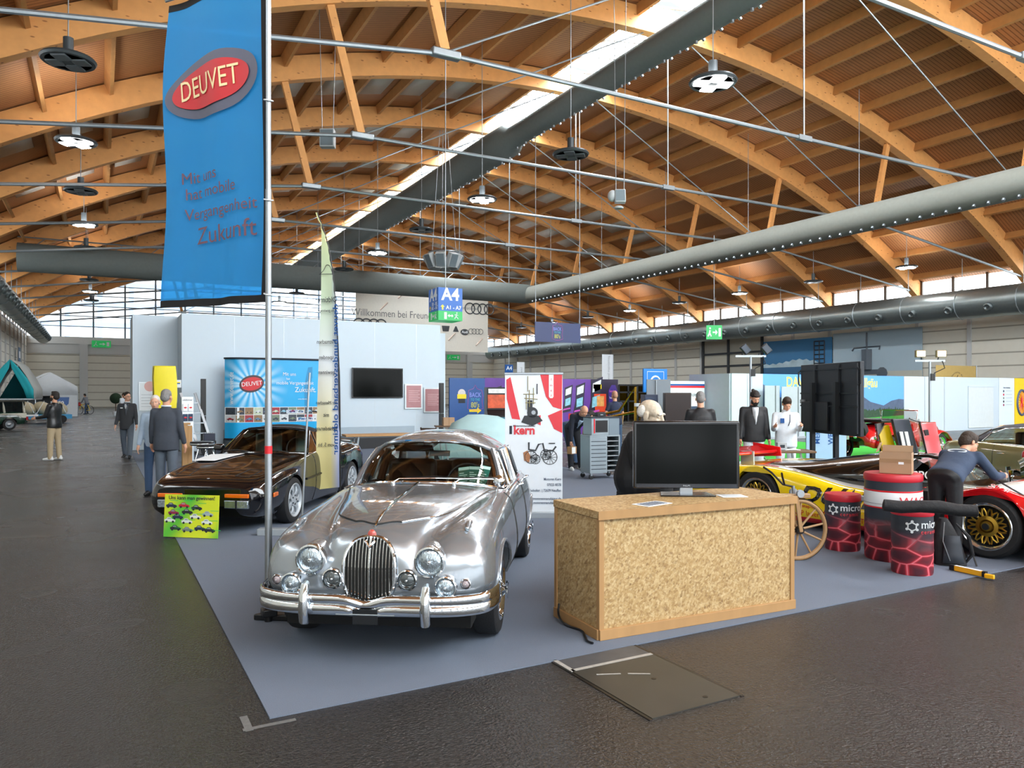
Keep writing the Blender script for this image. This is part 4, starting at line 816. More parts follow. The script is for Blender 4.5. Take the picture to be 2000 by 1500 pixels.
for s_ in (-1, 1): MB().bb((-1.33, s_ * .68 - .05, .46), (-1.24, s_ * .68 + .05, .62)).build('tail_lamp', redlens, tt)
MB().tube([(-1.25, -.74, .4), (-1.4, -.66, .4), (-1.4, .66, .4), (-1.25, .74, .4)], .045).build('rear_bumper', chrome, tt)
teal = mat('teal_canvas', '179aa4', .8, bump=.15, bscale=4); greyc = mat('grey_canvas', '9aa09d', .8, bump=.15, bscale=4)
rt = thing('roof_tent', 'teal and grey peaked roof tent standing on the small estate car', 'tent', tb + V((.0, 1.3, 1.44)), rad(86))
MB().bb((-1.4, -.9, .0), (1.6, .9, .06)).build('platform', alu, rt)
fr_, bk = -1.35, 1.5
for s_ in (-1, 1): MB().grid([[(x, s_ * y, z) for x in (fr_ + .12, bk)] for y, z in ((.92, .06), (.9, .5), (.62, 1.1), (.3, 1.62), (.0, 1.86))]).build('roof_panel', greyc, rt, solid=.02)
# the end facing the aisle is open: two drawn curtains
for s_ in (-1, 1): MB().grid([[(fr_ - .02 * math.sin(6 * v), s_ * lerp(o_, i_, v), z) for v in (0, .25, .5, .75, 1)] for o_, i_, z in ((.94, .66, .04), (.92, .52, .5), (.68, .28, 1.0), (.34, .04, 1.5), (.02, .0, 1.88))]).build('door_flap', teal, rt, solid=.02)
MB().poly([(bk - .02, -.9, .06), (bk - .02, .9, .06), (bk - .02, 0, 1.8)]).build('rear_wall', mat('teal_inner', '0f6f78', .8), rt, solid=.02)
tubepart('ridge_pole', [(fr_, 0, 1.86), (bk, 0, 1.86)], .02, alu, rt)
# ---------------------------------------------------------------- people
def cap(b, p, q, r0, r1, n=12):
    p, q = V(p), V(q); b.ell(p, r0, n, 8); b.ell(q, r1, n, 8); b.tube([p, q], [r0, r1], n)
def fuse(b, name, m, parent, vox=.011, smooth=4, mats=None):
    o = b.build('tmp', m, None, smooth=0); r = o.modifiers.new('r', 'REMESH'); r.mode = 'VOXEL'; r.voxel_size = vox; r.use_smooth_shade = True
    s_ = o.modifiers.new('s', 'SMOOTH'); s_.iterations = smooth; s_.factor = .5
    dg = bpy.context.evaluated_depsgraph_get(); me = bpy.data.meshes.new_from_object(o.evaluated_get(dg)); me.name = name
    old = o.data; bpy.data.objects.remove(o); bpy.data.meshes.remove(old)
    me.materials.clear()
    for x in (mats or [m]): me.materials.append(x)
    me.polygons.foreach_set('use_smooth', [True] * len(me.polygons))
    n = bpy.data.objects.new(name, me); COL.objects.link(n); n.parent = parent; return n
skin = mat('skin', 'c99578', .5, vary=.06, scale=20); skinp = mat('pale_skin', 'd4a58c', .5, vary=.06, scale=20); eyew = mat('eye_white', 'dedcd6', .3); eyed = mat('eye_dark', '241a14', .3); lipm = mat('lips', 'a8665a', .5)
def cloth(n, c, rough=.85): return mat('cloth_' + n, c, rough, vary=.1, scale=14, bump=.3, bscale=9)
def person(label, pos, face, P, top, bottom, shoe, hair=None, beard=None, lean=0, turn=0, nod=0, side=0, legs=((0, 0), (0, 0)), arms=((5, 8, 15), (5, 8, 15)), h=1.78, fat=1, sleeve=1, hem=.86, vox=.008, crouch=0, group=None, open_shirt=None, extra=None, skinm=None, collar=None):
    """face: direction the body faces (world xy). lean: trunk forward, turn/nod: head. legs: (hip flex, knee flex). arms: (flex, out, elbow flex) for the figure's left, right"""
    sk = skinm or skin; face = V((face[0], face[1], 0)).normalized(); rz = math.atan2(-face.x, face.y)
    t = thing('person', label, 'person', pos, rz, group); s = h / 1.78; t.scale = (s, s, s)
    rx = lambda a: Matrix.Rotation(rad(a), 3, 'X'); ry = lambda a: Matrix.Rotation(rad(a), 3, 'Y')
    hip = V((0, 0, .94 - crouch)); J = {}
    T = rx(-lean) @ ry(side)
    wst = hip + T @ V((0, 0, .14)); chest = hip + T @ V((0, .01, .36)); neck = hip + T @ V((0, -.01, .56)); 
    Hd = T @ rx(lean * .55) @ Matrix.Rotation(rad(turn), 3, 'Z') @ rx(-nod)
    head = neck + T @ V((0, .0, .06)) + Hd @ V((0, .02, .10))
    A = []
    for i, sd in enumerate((-1, 1)):       # x<0 is the figure's left when facing +y
        fl, out, el = arms[i]; sh_ = hip + T @ V((sd * .178 * fat ** .5, -.012, .482)); Ra = T @ rx(fl) @ ry(-sd * out)
        e = sh_ + Ra @ V((0, 0, -.29)); Rf = Ra @ rx(el) ; w = e + Rf @ V((0, 0, -.25)); A.append((sd, sh_, e, w, Rf))
    Lg = []
    for i, sd in enumerate((-1, 1)):
        hf, kf = legs[i]; hp = hip + V((sd * .09, 0, -.02)); k = hp + rx(hf) @ ry(-sd * 2) @ V((0, 0, -.43)); an = k + rx(hf - kf) @ V((0, 0, -.42)); Lg.append((sd, hp, k, an, hf - kf))
    low = min(l[3].z for l in Lg) - .075
    dz = V((0, 0, -low))
    b = MB(Matrix.Translation(dz))
    # body: one continuous skin
    cap(b, hip + T @ V((-.06, 0, 0)), chest + T @ V((-.06, 0, 0)), .08, .08); cap(b, hip + T @ V((.06, 0, 0)), chest + T @ V((.06, 0, 0)), .08, .08)
    cap(b, chest, neck, .07, .057); cap(b, neck - T @ V((0, 0, .02)), head - Hd @ V((0, .015, .03)), .058, .055)
    for sd, a, e, w, R in A: cap(b, chest + T @ V((sd * .08, 0, .07)), a, .05, .048); cap(b, a, e, .047, .038); cap(b, e, w, .037, .026)
    for sd, hp, k, an, f in Lg: cap(b, hp, k, .075, .05); cap(b, k, an, .048, .034); cap(b, an, an + rx(min(0, f) * .6) @ V((0, .09, -.035)), .032, .025)
    H = lambda x, y, z: head + Hd @ V((x, y, z)); R3 = Hd
    b.ell(H(0, -.012, .035), (.076, .095, .092), R=R3); b.ell(H(0, .03, -.035), (.062, .068, .085), R=R3); b.ell(H(0, .062, -.088), (.03, .026, .024), R=R3)
    b.ell(H(0, .098, -.022), (.012, .018, .026), R=R3); b.ell(H(0, .112, -.036), (.015, .013, .011), R=R3); b.ell(H(0, .083, .022), (.052, .014, .012), R=R3)
    b.ell(H(0, .092, -.066), (.024, .012, .01), R=R3)
    for sd in (-1, 1): b.ell(H(sd * .08, -.012, -.012), (.011, .02, .032), R=R3); b.ell(H(sd * .04, .062, -.03), (.022, .02, .022), R=R3)
    for sd, a, e, w, R in A:      # hands
        q = lambda x, y, z: w + R @ V((x, y, z))
        cap(b, q(0, 0, -.01), q(0, .0, -.075), .026, .03, 8); b.ell(q(0, .0, -.06), (.018, .04, .045), 10, 7, R=R)
        for j, (yy, ln) in enumerate(((.03, .066), (.011, .078), (-.009, .072), (-.028, .056))):
            c1, c2 = q(-sd * .004, yy, -.1), q(-sd * .014, yy, -.1 - ln * .55); c3 = q(-sd * .034, yy * .95, -.1 - ln * .9); cap(b, c1, c2, .0095, .0088, 6); cap(b, c2, c3, .0088, .0075, 6)
        cap(b, q(0, .03, -.04), q(-sd * .012, .062, -.072), .012, .0105, 6); cap(b, q(-sd * .012, .062, -.072), q(-sd * .02, .066, -.105), .0105, .009, 6)
    body = fuse(b, 'body', sk, t, vox if vox < .01 else vox, 2)
    for sd in (-1, 1):
        MB(Matrix.Translation(dz)).ell(H(sd * .031, .083, .004), (.013, .008, .008), 8, 6, R=R3).build('eye', eyew, t); MB(Matrix.Translation(dz)).ell(H(sd * .031, .0895, .004), (.006, .004, .006), 6, 5, R=R3).build('iris', eyed, t)
    MB(Matrix.Translation(dz)).ell(H(0, .1, -.066), (.022, .006, .006), 8, 5, R=R3).build('mouth', lipm, t)
    # clothes
    def garment(): return MB(Matrix.Translation(dz))
    g = garment(); f_ = fat
    def trunk(g, secs):
        P = [[hip + T @ V((wd * math.copysign(abs(math.cos(a)) ** .85, math.cos(a)), dy + dp * math.copysign(abs(math.sin(a)) ** .9, math.sin(a)), z)) for a in [2 * math.pi * i / 24 for i in range(24)]] for z, wd, dp, dy in secs]
        g.grid(P, cv=True); g.poly(P[0][::-1]); g.poly(P[-1])
    F = f_ ** .5; hz_ = hem - .94
    trunk(g, [(hz_, .178 * f_, .128 * f_, -.005), (max(hz_ + .02, .0), .18 * f_, .13 * f_, -.005), (.15, .165 * f_, .118 * f_, .005), (.28, .178 * f_, .122 * F, .005), (.38, .188 * F, .12 * F, .0), (.455, .175 * F, .10, -.008), (.505, .125, .08, -.01), (.545, .078, .066, -.008), (.57, .066, .06, -.004)])
    for sd, a, e, w, R in A:
        cap(g, chest + T @ V((sd * .07, 0, .115)), a, .066, .064); cap(g, a, a.lerp(e, .6 if sleeve < .6 else 1), .064, .056)
        if sleeve >= .6: cap(g, e, e.lerp(w, .93), .056, .043)
    up = fuse(g, 'jacket' if sleeve >= .6 else 'shirt', top, t, .012, 16)
    g = garment()
    trunk(g, [(-.10, .13 * f_, .10 * f_, -.01), (-.04, .172 * f_, .122 * f_, -.01), (.03, .168 * f_, .12 * f_, -.008), (.12, .15 * f_, .108 * f_, .0)])
    for sd, hp, k, an, fl in Lg: cap(g, hp, k, .098 * f_ ** .5, .075); cap(g, k, an + V((0, .0, -.005)), .074, .062)
    fuse(g, 'trousers', bottom, t, .012, 10)
    for sd, hp, k, an, fl in Lg:
        g = garment(); Rf = Matrix.Rotation(rad(-sd * 10), 3, 'Z') @ rx(min(0, fl) * .6); q = lambda x, y, z: an + Rf @ V((x, y, z))
        cap(g, q(0, -.045, -.03), q(0, .06, -.032), .046, .045); cap(g, q(0, .06, -.036), q(0, .165, -.046), .045, .033); cap(g, q(0, -.02, 0), q(0, -.02, .03), .042, .045)
        fuse(g, 'shoe', shoe, t, .009, 3)
    if hair:
        g = garment(); style, hm = hair
        if style in ('short', 'crop'):
            k_ = .006 if style == 'crop' else .012
            g.ell(H(0, -.022, .05), (.076 + k_, .092 + k_, .085 + k_), R=R3)
            b2 = g; b2.ell(H(0, -.06, .0), (.07 + k_, .062 + k_, .075 + k_), R=R3)
            if style == 'short': g.ell(H(0, .04, .105), (.06, .05, .03), R=R3)
        elif style == 'fringe':      # bald crown, hair around the sides and back
            for sd in (-1, 1): g.ell(H(sd * .062, -.04, .012), (.024, .055, .04), R=R3)
            g.ell(H(0, -.075, .005), (.066, .04, .05), R=R3)
        elif style == 'bun':
            g.ell(H(0, -.022, .05), (.084, .1, .092), R=R3); g.ell(H(0, -.13, .085), (.035, .035, .035)); g.ell(H(0, .06, .075), (.07, .05, .02), R=R3)
        fuse(g, 'hair', hm, t, .008, 3)
    if beard:
        g = garment(); g.ell(H(0, .072, -.088), (.046, .04, .045), R=R3)
        for sd in (-1, 1): g.ell(H(sd * .05, .03, -.065), (.018, .05, .045), R=R3)
        g.ell(H(0, .098, -.05), (.03, .014, .009), R=R3); fuse(g, 'beard', beard, t, .007, 3)
    if open_shirt:
        o = MB(Matrix.Translation(dz)).grid([[chest + T @ V((x * w_, .121 * f_ ** .5 + .006 - abs(x) * .03, z)) for x in (-1, 0, 1)] for z, w_ in ((.17, .055), (.08, .05), (-.02, .035), (-.14, .012))]).build('shirt_front', open_shirt, t, solid=.006)
    if collar:
        g = garment()
        g.tube([neck + T @ V((.068 * math.cos(a), .068 * math.sin(a) - .0, .015 + .0 * math.sin(a))) for a in [i * math.pi / 8 for i in range(16)]], .014, 8, closed=True); g.build('collar', collar, t)
    return t, dict(H=lambda x, y, z: dz + H(x, y, z), R=Hd, A=A, dz=dz, chest=dz + chest, T=T, hip=dz + hip, body=body)
blackcl = cloth('black', '14161a', .6); leatherj = mat('black_leather', '121417', .35, bump=.35, bscale=7); khaki = cloth('khaki', 'a8977a'); charcoal = cloth('charcoal', '3a404a'); greytr = cloth('grey_trousers', '56606c'); navy = cloth('navy', '1d2740'); jeans = cloth('jeans', '38506f'); whitecl = cloth('white', 'd9e2ea'); darkgrey = cloth('dark_grey', '33363b'); slate = cloth('slate_blue', '33425a'); hoodie = cloth('grey_hoodie', '6d7077')
hb = mat('dark_hair', '1e1814', .7, bump=.5, bscale=60); hg = mat('grey_hair', '7d7c7b', .7, bump=.5, bscale=60); hw = mat('white_hair', 'cfcbc4', .7, bump=.5, bscale=60); hbr = mat('brown_hair', '33261c', .7, bump=.5, bscale=60); blacksh = mat('black_shoe', '131313', .3); whitesh = mat('white_shoe', 'd6d8d8', .5)
CR = V((CP, -SP, 0)); CF = V((SP, CP, 0))     # camera right and camera forward on the floor
def att(k, vs, name, m, t, **kw): return vs.build(name, m, t, **kw)
# on the aisle
person('bearded man in a black leather jacket and beige trousers looking up on the dark aisle', gp(106, 899), -CR + CF * .15, None, leatherj, khaki, whitesh, ('short', hb), hb, nod=-8, legs=((4, 4), (-3, 3)), arms=((18, 6, 62), (10, 6, 40)), h=1.78, fat=1.12, hem=.84)
t, k = person('man in grey morning suit with bow tie and glasses walking beside the white wall', gp(248, 894), -CF + CR * .25, None, darkgrey, greytr, blacksh, ('crop', hb), None, turn=42, skinm=skinp, legs=((14, 4), (-12, 8)), arms=((8, 9, 14), (4, 8, 20)), h=1.79, hem=.78, open_shirt=cloth('waistcoat', '4b5058'), collar=whitecl)
c = k['chest']; T = k['T']
MB().grid([[c + T @ V((x * w_, .134, z)) for x in (-1, 1)] for z, w_ in ((.17, .04), (.04, .012))]).build('shirt_front', whitecl, t, solid=.005)
for s_ in (-1, 1): MB().prism([c + T @ V((0, .15, .15)), c + T @ V((s_ * .055, .15, .175)), c + T @ V((s_ * .055, .15, .12))], (0, -.012, 0)).build('bow_tie', navy, t)
for s_ in (-1, 1): MB().tube([k['H'](s_ * .033 + .024 * math.cos(a), .104, .002 + .018 * math.sin(a)) for a in [i * math.pi / 6 for i in range(12)]], .0025, 5, closed=True).build('spectacle_rim', black, t)
MB().box(c + T @ V((.1, .135, .06)), (.06, .01, .025)).build('name_badge', paper, t)
t, k = person('man in a charcoal suit seen from behind beside the black convertible', gp(325, 972), CF - CR * .12, None, charcoal, greytr, blacksh, ('crop', hg), None, turn=-12, legs=((3, 2), (-3, 2)), arms=((6, 8, 12), (-4, 10, 14)), h=1.8, fat=1.13, hem=.78, collar=whitecl)
person('white-haired man in blue jeans mostly hidden behind the man in the charcoal suit', gp(303, 966), -CF + CR * .3, None, cloth('pale_shirt', '9db0c4'), jeans, blacksh, ('crop', hw), None, legs=((0, 0), (2, 2)), h=1.7, skinm=skinp)
# far cyclist with bicycle
cp = gp(166, 809); fd = -CR + CF * .25; fd.normalize(); ba = math.atan2(fd.y, fd.x)
bt = thing('bicycle', 'yellow bicycle ridden across the hall before the closed gate', 'bicycle', cp, ba)
for x in (-.53, .53): o = MB().tube([(x + .34 * math.cos(a), 0, .35 + .34 * math.sin(a)) for a in [i * math.pi / 14 for i in range(28)]], .022, 6, closed=True).build('wheel', rubber, bt); b = MB(); [b.cyl((x, 0, .35), (x + .33 * math.cos(a), 0, .35 + .33 * math.sin(a)), .004, 4) for a in [i * math.pi / 7 for i in range(14)]]; b.build('spokes', alu, o)
b = MB(); fr = {'b': (-.08, 0, .3), 's': (-.22, 0, .85), 'h': (.36, 0, .82), 'r': (-.53, 0, .35), 'f': (.53, 0, .35)}
for a_, c_ in ('bs', 'bh', 'sh', 'br', 'sr', 'hf'): b.cyl(fr[a_], fr[c_], .022, 6)
b.build('frame', yellowp, bt); MB().tube([(.33, -.28, 1.0), (.36, 0, .98), (.33, .28, 1.0)], .015, 6).build('handlebar', black, bt); MB().ell((-.24, 0, .92), (.13, .07, .04)).build('saddle', black, bt); MB().box((.62, 0, .85), (.22, .3, .3)).build('front_bag', redp, bt, bevel=.03)
person('cyclist in grey hoodie and jeans astride the yellow bicycle', cp - fd * .22, fd, None, hoodie, jeans, blacksh, ('short', hb), None, lean=22, legs=((10, 8), (18, 30)), arms=((48, 6, 12), (48, 6, 12)), h=1.74, vox=.012)
person('distant person in white shirt beside the white wall end, behind the suited man', gp(236, 826), CR - CF * .2, None, whitecl, khaki, whitesh, ('short', hb), None, lean=18, arms=((30, 6, 40), (30, 6, 40)), vox=.012)
# workshop area
t, k = person('bald man in dark suit bending down at the tool trolley', gp(1118, 917), -CF + CR * .35, None, cloth('dark_navy', '171d2b'), cloth('dark_navy2', '14171f'), whitesh, ('fringe', hg), None, lean=58, nod=30, legs=((18, 6), (14, 6)), arms=((42, 6, 20), (55, 4, 10)), h=1.84, open_shirt=cloth('pale_blue_shirt', 'a9bfd6'))
bx = k['A'][1][3] + k['dz']
bw = t.matrix_basis @ V(bx) if 0 else (Matrix.Translation(t.location) @ Matrix.Rotation(t.rotation_euler.z, 4, 'Z') @ Matrix.Scale(t.scale.x, 4)) @ V(bx)
tb_ = thing('parts_box', 'small white and brown cardboard box held by the bending bald man', 'box', bw + V((0.02, 0, -.20)), .4); MB().box((0, 0, 0), (.2, .12, .16)).build('carton', mat('cardboard', 'b08a5f', .8), tb_); MB().box((-.02, -.062, 0), (.14, .004, .14)).build('print', paper, tb_)
person('person in grey-blue jacket stooping behind the bending bald man', at_d(1108, 912, 18.6) * 1 + V((0, 0, -at_d(1108, 912, 18.6).z)), CR * .8 + CF * .4, None, slate, jeans, blacksh, ('short', hb), None, lean=72, nod=20, legs=((14, 4), (14, 4)), arms=((60, 4, 20), (60, 4, 20)), h=1.78)
person('man in navy T-shirt seen from behind at the gold chassis', gp(1203, 889), CF - CR * .3, None, navy, jeans, blacksh, ('crop', mat('shaved_head', 'a97e66', .6)), None, lean=8, arms=((10, 22, 25), (14, 14, 30)), h=1.8, sleeve=.4, hem=.84)
person('man in black T-shirt with short grey hair seen from behind the television', at_d(1369, 960, 13.2) + V((0, 0, -at_d(1369, 960, 13.2).z + .008)), CF + CR * .1, None, blackcl, jeans, blacksh, ('crop', hg), None, lean=6, arms=((20, 12, 40), (20, 12, 40)), h=1.76, sleeve=.4, fat=1.2)
t, k = person('man with dark cap and hair bun in black zip jacket at the work table', at_d(1472, 912, 13.9) + V((0, 0, -at_d(1470, 912, 13.9).z)), -CF - CR * .05, None, blackcl, whitecl, blacksh, ('bun', hb), hb, turn=8, nod=26, arms=((4, 7, 8), (6, 7, 8)), h=1.8, hem=.84, fat=1.16, open_shirt=whitecl)
MB().tube([k['H'](.085 * math.sin(a), .085 * math.cos(a) - .005, .06) for a in [lerp(-1.3, 1.3, i / 8) for i in range(9)]], .012, 6).build('sunglasses', black, t)
t, k = person('young man in white coveralls with badge looking at his hands beside the work table', at_d(1535, 914, 13.8) + V((0, 0, -at_d(1532, 914, 13.8).z)), -CF - CR * .25, None, whitecl, whitecl, whitesh, ('short', hbr), None, turn=12, nod=30, arms=((22, 8, 85), (22, 8, 80)), h=1.68, hem=.80, fat=1.16, collar=whitecl)
MB().box(k['chest'] + k['T'] @ V((.08, .128, .02)), (.075, .012, .09)).build('name_badge', signblue, t); MB().tube([k['chest'] + k['T'] @ V((-.06, .11, .14)), k['chest'] + k['T'] @ V((-.06, .125, .0)), k['chest'] + k['T'] @ V((-.03, .13, -.08))], .007, 6).build('lanyard', navy, t)
t, k = person('man in slate jacket and black trousers bending over the race car cockpit', at_d(1846, 1050, 7.95) + V((0, 0, -at_d(1846, 1050, 7.95).z)), CF * .6 + CR * .8, None, slate, blackcl, blacksh, ('short', hbr), None, lean=62, side=0, turn=-28, nod=5, legs=((6, 2), (2, 0)), arms=((58, 8, 25), (58, 40, 95)), h=1.62, fat=1.1, hem=.9)
Mb = k['chest']; MB().tube([Mb + k['T'] @ V((.1 * math.cos(a), -.125 - .0 * math.cos(a), .055 + .03 * math.sin(a))) for a in [i * math.pi / 10 for i in range(20)]], .008, 6, closed=True).build('back_emblem', whitecl, t)
# life-size sculpted figure in a black robe on a folding stool
mp = at_d(1258, 1040, 9.2); mp.z = 0
clay = mat('pale_clay', 'cfc0aa', .75, bump=.25, bscale=22); robe = cloth('robe', '0f1013'); fdir = CR * .8 - CF * .6
fg = thing('sculpted_figure', 'pale clay figure of an old man in black robe seated behind the counter television', 'statue', mp, math.atan2(-fdir.x, fdir.y))
Hh = V((0, .1, 1.50)); HM = Matrix.Translation(Hh) @ Matrix.Rotation(rad(-16), 4, 'X'); b = MB(HM); q = lambda x, y, z: V((x, y, z))
b.ell(q(0, -.03, .055), (.108, .142, .108)); b.ell(q(0, .062, .03), (.09, .07, .072)); b.ell(q(0, .06, -.075), (.078, .085, .105)); b.ell(q(0, .10, -.15), (.045, .045, .04)); b.ell(q(0, .118, .03), (.08, .03, .018))
cap(b, q(0, .142, .01), q(0, .178, -.06), .014, .022); b.ell(q(0, .165, -.068), (.03, .022, .016)); b.ell(q(0, .135, -.108), (.04, .018, .01)); b.ell(q(0, .138, -.128), (.035, .018, .011))
for s_ in (-1, 1): b.ell(q(s_ * .05, .105, -.055), (.03, .035, .03)); b.ell(q(s_ * .044, .118, -.002), (.026, .02, .012)); b.ell(q(s_ * .106, -.015, -.03), (.014, .036, .06)); b.ell(q(s_ * .112, -.02, .0), (.01, .03, .025)); b.ell(q(s_ * .04, .14, -.085), (.012, .02, .03))
b.M = Matrix.Translation(Hh); cap(b, q(0, -.03, -.1), q(0, -.09, -.28), .075, .09); b.ell(q(0, -.12, -.42), (.2, .13, .2)); fuse(b, 'body', clay, fg, .008, 1)
b = MB(HM)
for s_ in (-1, 1): b.ell(q(s_ * .09, -.095, .01), (.045, .06, .075)); b.ell(q(s_ * .045, .137, .036), (.04, .017, .014), R=Matrix.Rotation(s_ * .25, 3, 'Y'))
b.ell(q(0, -.145, .0), (.085, .04, .07)); fuse(b, 'hair', mat('wool_white', 'dcd8cf', .9, bump=.6, bscale=50), fg, .008, 1)
b = MB(); cap(b, (-.17, -.05, 1.2), (.17, -.05, 1.2), .1, .1); cap(b, (-.08, -.07, 1.1), (-.1, -.1, .72), .17, .24); cap(b, (.08, -.07, 1.1), (.1, -.1, .72), .17, .24); cap(b, (-.2, -.04, 1.18), (-.26, .04, .92), .09, .08); cap(b, (-.26, .04, .92), (-.16, .25, .82), .08, .07); cap(b, (.2, -.04, 1.18), (.26, .04, .92), .09, .08); cap(b, (.26, .04, .92), (.16, .25, .82), .08, .07)
cap(b, (-.12, -.05, .68), (-.14, .32, .62), .14, .12); cap(b, (.12, -.05, .68), (.14, .32, .62), .14, .12); cap(b, (-.14, .32, .62), (-.14, .3, .18), .12, .13); cap(b, (.14, .32, .62), (.14, .3, .18), .12, .13); cap(b, (-.2, -.25, .66), (-.38, -.42, .40), .13, .05); cap(b, (.1, -.25, .66), (-.2, -.40, .44), .1, .05)
fuse(b, 'robe', robe, fg, .014, 5)
MB().grid([[(x, -.04 + .07 * abs(x) / .1, 1.27 + z) for x in (-.09, 0, .09)] for z in (0, .06)]).build('shirt_collar', whitecl, fg, solid=.01)
st = thing('folding_stool', 'folding stool with black and red legs under the robed clay figure', 'stool', mp, math.atan2(-fdir.x, fdir.y))
MB().box((0, -.12, .53), (.36, .34, .05)).build('seat', black, st, bevel=.015)
for s_ in (-1, 1):
    for u in (-1, 1): MB().cyl((s_ * .17, -.12 + u * .15, .52), (s_ * .22, -.12 + u * .28, .0), .016, 8).build('leg', redp if u * s_ > 0 else black, st)
MB().cyl((-.2, -.35, .25), (.2, -.35, .25), .012).build('stretcher', black, st)
# ---------------------------------------------------------------- carpet, floor marks
m_car = mat('blue_grey_carpet', '757f8f', .95, vary=.16, scale=260, bump=.5, bscale=240, spec=.1)
tag(MB().bb((.80, 4.17, .0), (9.6, 24.5, .008)).build('carpet', m_car), 'large blue-grey exhibition carpet under the silver saloon and wooden counter', 'carpet')
tag(MB().bb((13.4, 10.5, .0), (22, 20.4, .012)).build('carpet', mat('lawn_green_carpet', '2fa32c', .95, vary=.2, scale=200, bump=.5, bscale=200)), 'bright green carpet under the small red roadster', 'carpet')
tag(MB().bb((11.62, -2, .0), (40, 10.4, .004)).build('concrete_strip', mat('pale_floor', '77797a', .6, vary=.2, scale=2)), 'pale grey floor strip under the olive coupe', 'floor covering')
b = MB(); b.bb((.66, 4.07, .001), (.70, 4.27, .003)); b.bb((.65, 4.08, .001), (.92, 4.11, .0035)); tag(b.build('tape_mark', mat('worn_white_tape', '646462', .8, vary=.5, scale=40)), 'worn white corner tape mark on the asphalt at the carpet tip', 'tape')
m_pl = mat('steel_plate', '45443f', .42, .35, vary=.25, scale=3); hp = thing('floor_hatch', 'dark steel cover plate with two lifting holes set in the asphalt before the counter', 'floor hatch', (2.92, 3.62, 0), 0)
MB().bb((-.32, -.44, 0), (.32, .34, .006)).build('cover_plate', m_pl, hp); MB().bb((-.32, .36, 0), (.32, .56, .005)).build('end_plate', mat('scuffed_plate', '56585b', .5, .3, vary=.4, scale=8), hp)
b = MB(); b.bb((-.32, .335, .005), (.32, .365, .008)); b.bb((-.33, .335, .004), (-.30, .56, .008)); b.build('weld_strip', mat('worn_edge', 'a3a09a', .6, vary=.3, scale=30), hp)
[MB().bb((x - .01, -.45, 0), (x + .01, .56, .004)).build('gap', black, hp) for x in (-.335, .335)]
for x, y in ((.05, .0), (.13, -.36)): MB().lathe([(.016, .0055), (.016, .0075)], 12, (x, y, 0)).build('lifting_hole', black, hp)
b = MB(); b.beam((-.22, .22, .007), (-.08, .16, .007), .012, .002); b.beam((-.04, .14, .007), (.08, .07, .007), .012, .002); b.build('scratch', MATS['worn_edge'], hp)
# ---------------------------------------------------------------- counter
def osb(name, dk):
    m = mat(name, '9c8158' if not dk else '8c6b42', .65, vary=.1, scale=3); nt = m.node_tree; N, L = nt.nodes, nt.links; b = N['Principled BSDF']; tc = N.new('ShaderNodeTexCoord'); prev = b.inputs['Base Color'].links[0].from_socket
    for k, (rot, sc) in enumerate(((.2, (8, 55, 85)), (-.5, (10, 65, 95)), (.9, (12, 70, 90)))):
        m0 = N.new('ShaderNodeMapping'); m0.inputs['Rotation'].default_value = (rot * .3, rot, rot); L.new(tc.outputs['Object'], m0.inputs[0]); mp = N.new('ShaderNodeMapping'); mp.inputs['Scale'].default_value = sc; L.new(m0.outputs[0], mp.inputs[0])
        v = N.new('ShaderNodeTexVoronoi'); v.inputs['Scale'].default_value = 1; L.new(mp.outputs[0], v.inputs[0]); s_ = N.new('ShaderNodeSeparateColor'); L.new(v.outputs['Color'], s_.inputs[0])
        r = ramp(nt, s_.outputs[k], [(0, '6e4d28'), (.12, '99784a'), (.5, 'b3935f'), (1, 'd3bc90')]); x = N.new('ShaderNodeMix'); x.data_type = 'RGBA'; x.inputs[0].default_value = .5; L.new(prev, x.inputs[6]); L.new(r, x.inputs[7]); prev = x.outputs[2]
    L.new(prev, b.inputs['Base Color']); return m
m_osb = osb('strand_board', 0)
t = cn = thing('counter', 'wooden strand-board counter with pine frame carrying the television', 'counter', (3.09, 4.36, .008), rad(-3.2))
W_, D_, H_ = 1.84, .64, .91
MB().bb((.03, .0, .0), (W_ - .03, .0 + .02, H_ - .04)).build('front_panel', m_osb, t); MB().bb((.0, .02, 0), (.02, D_ - .02, H_ - .04)).build('side_panel', m_osb, t); MB().bb((W_ - .02, .02, 0), (W_, D_ - .02, H_ - .04)).build('side_panel', m_osb, t)
MB().bb((-.015, -.02, H_ - .055), (W_ + .02, D_ + .01, H_)).build('counter_top', osb('strand_board_top', 1), t, bevel=.003); MB().bb((.02, D_ - .04, .0), (W_ - .02, D_ - .02, H_ - .06)).build('back_panel', m_osb, t)
for x in (0, W_):
    for y in (0, D_): s1, s2 = (1 if x == 0 else -1), (1 if y == 0 else -1); MB().bb((x - .008 * s1, y - .01 * s2, .0), (x + .034 * s1, y + .03 * s2, H_ - .05)).build('corner_post', woodl, t, bevel=.003)
MB().bb((-.008, -.022, 0), (W_ + .01, .0, .075)).build('base_rail', woodl, t, bevel=.003)
MB().bb((-.02, -.0, 0), (.0, D_, .075)).build('base_rail', woodl, t, bevel=.003)
MB().bb((-.022, -.026, H_ - .06), (W_ + .025, -.018, H_ + .001)).build('edge_strip', woodl, t)
CM = Matrix.Translation(cn.location) @ Matrix.Rotation(rad(-3.2), 4, 'Z')
p = CM @ V((1.08, .40, H_ + .001)); tv = thing('television', 'black flat television with glossy screen standing on the wooden counter', 'television', p, rad(-31))
MB().bb((-.43, -.012, .055), (.43, .03, .605)).build('cabinet', mat('gloss_black', '0a0b0d', .2, coat=.25), tv, bevel=.012)
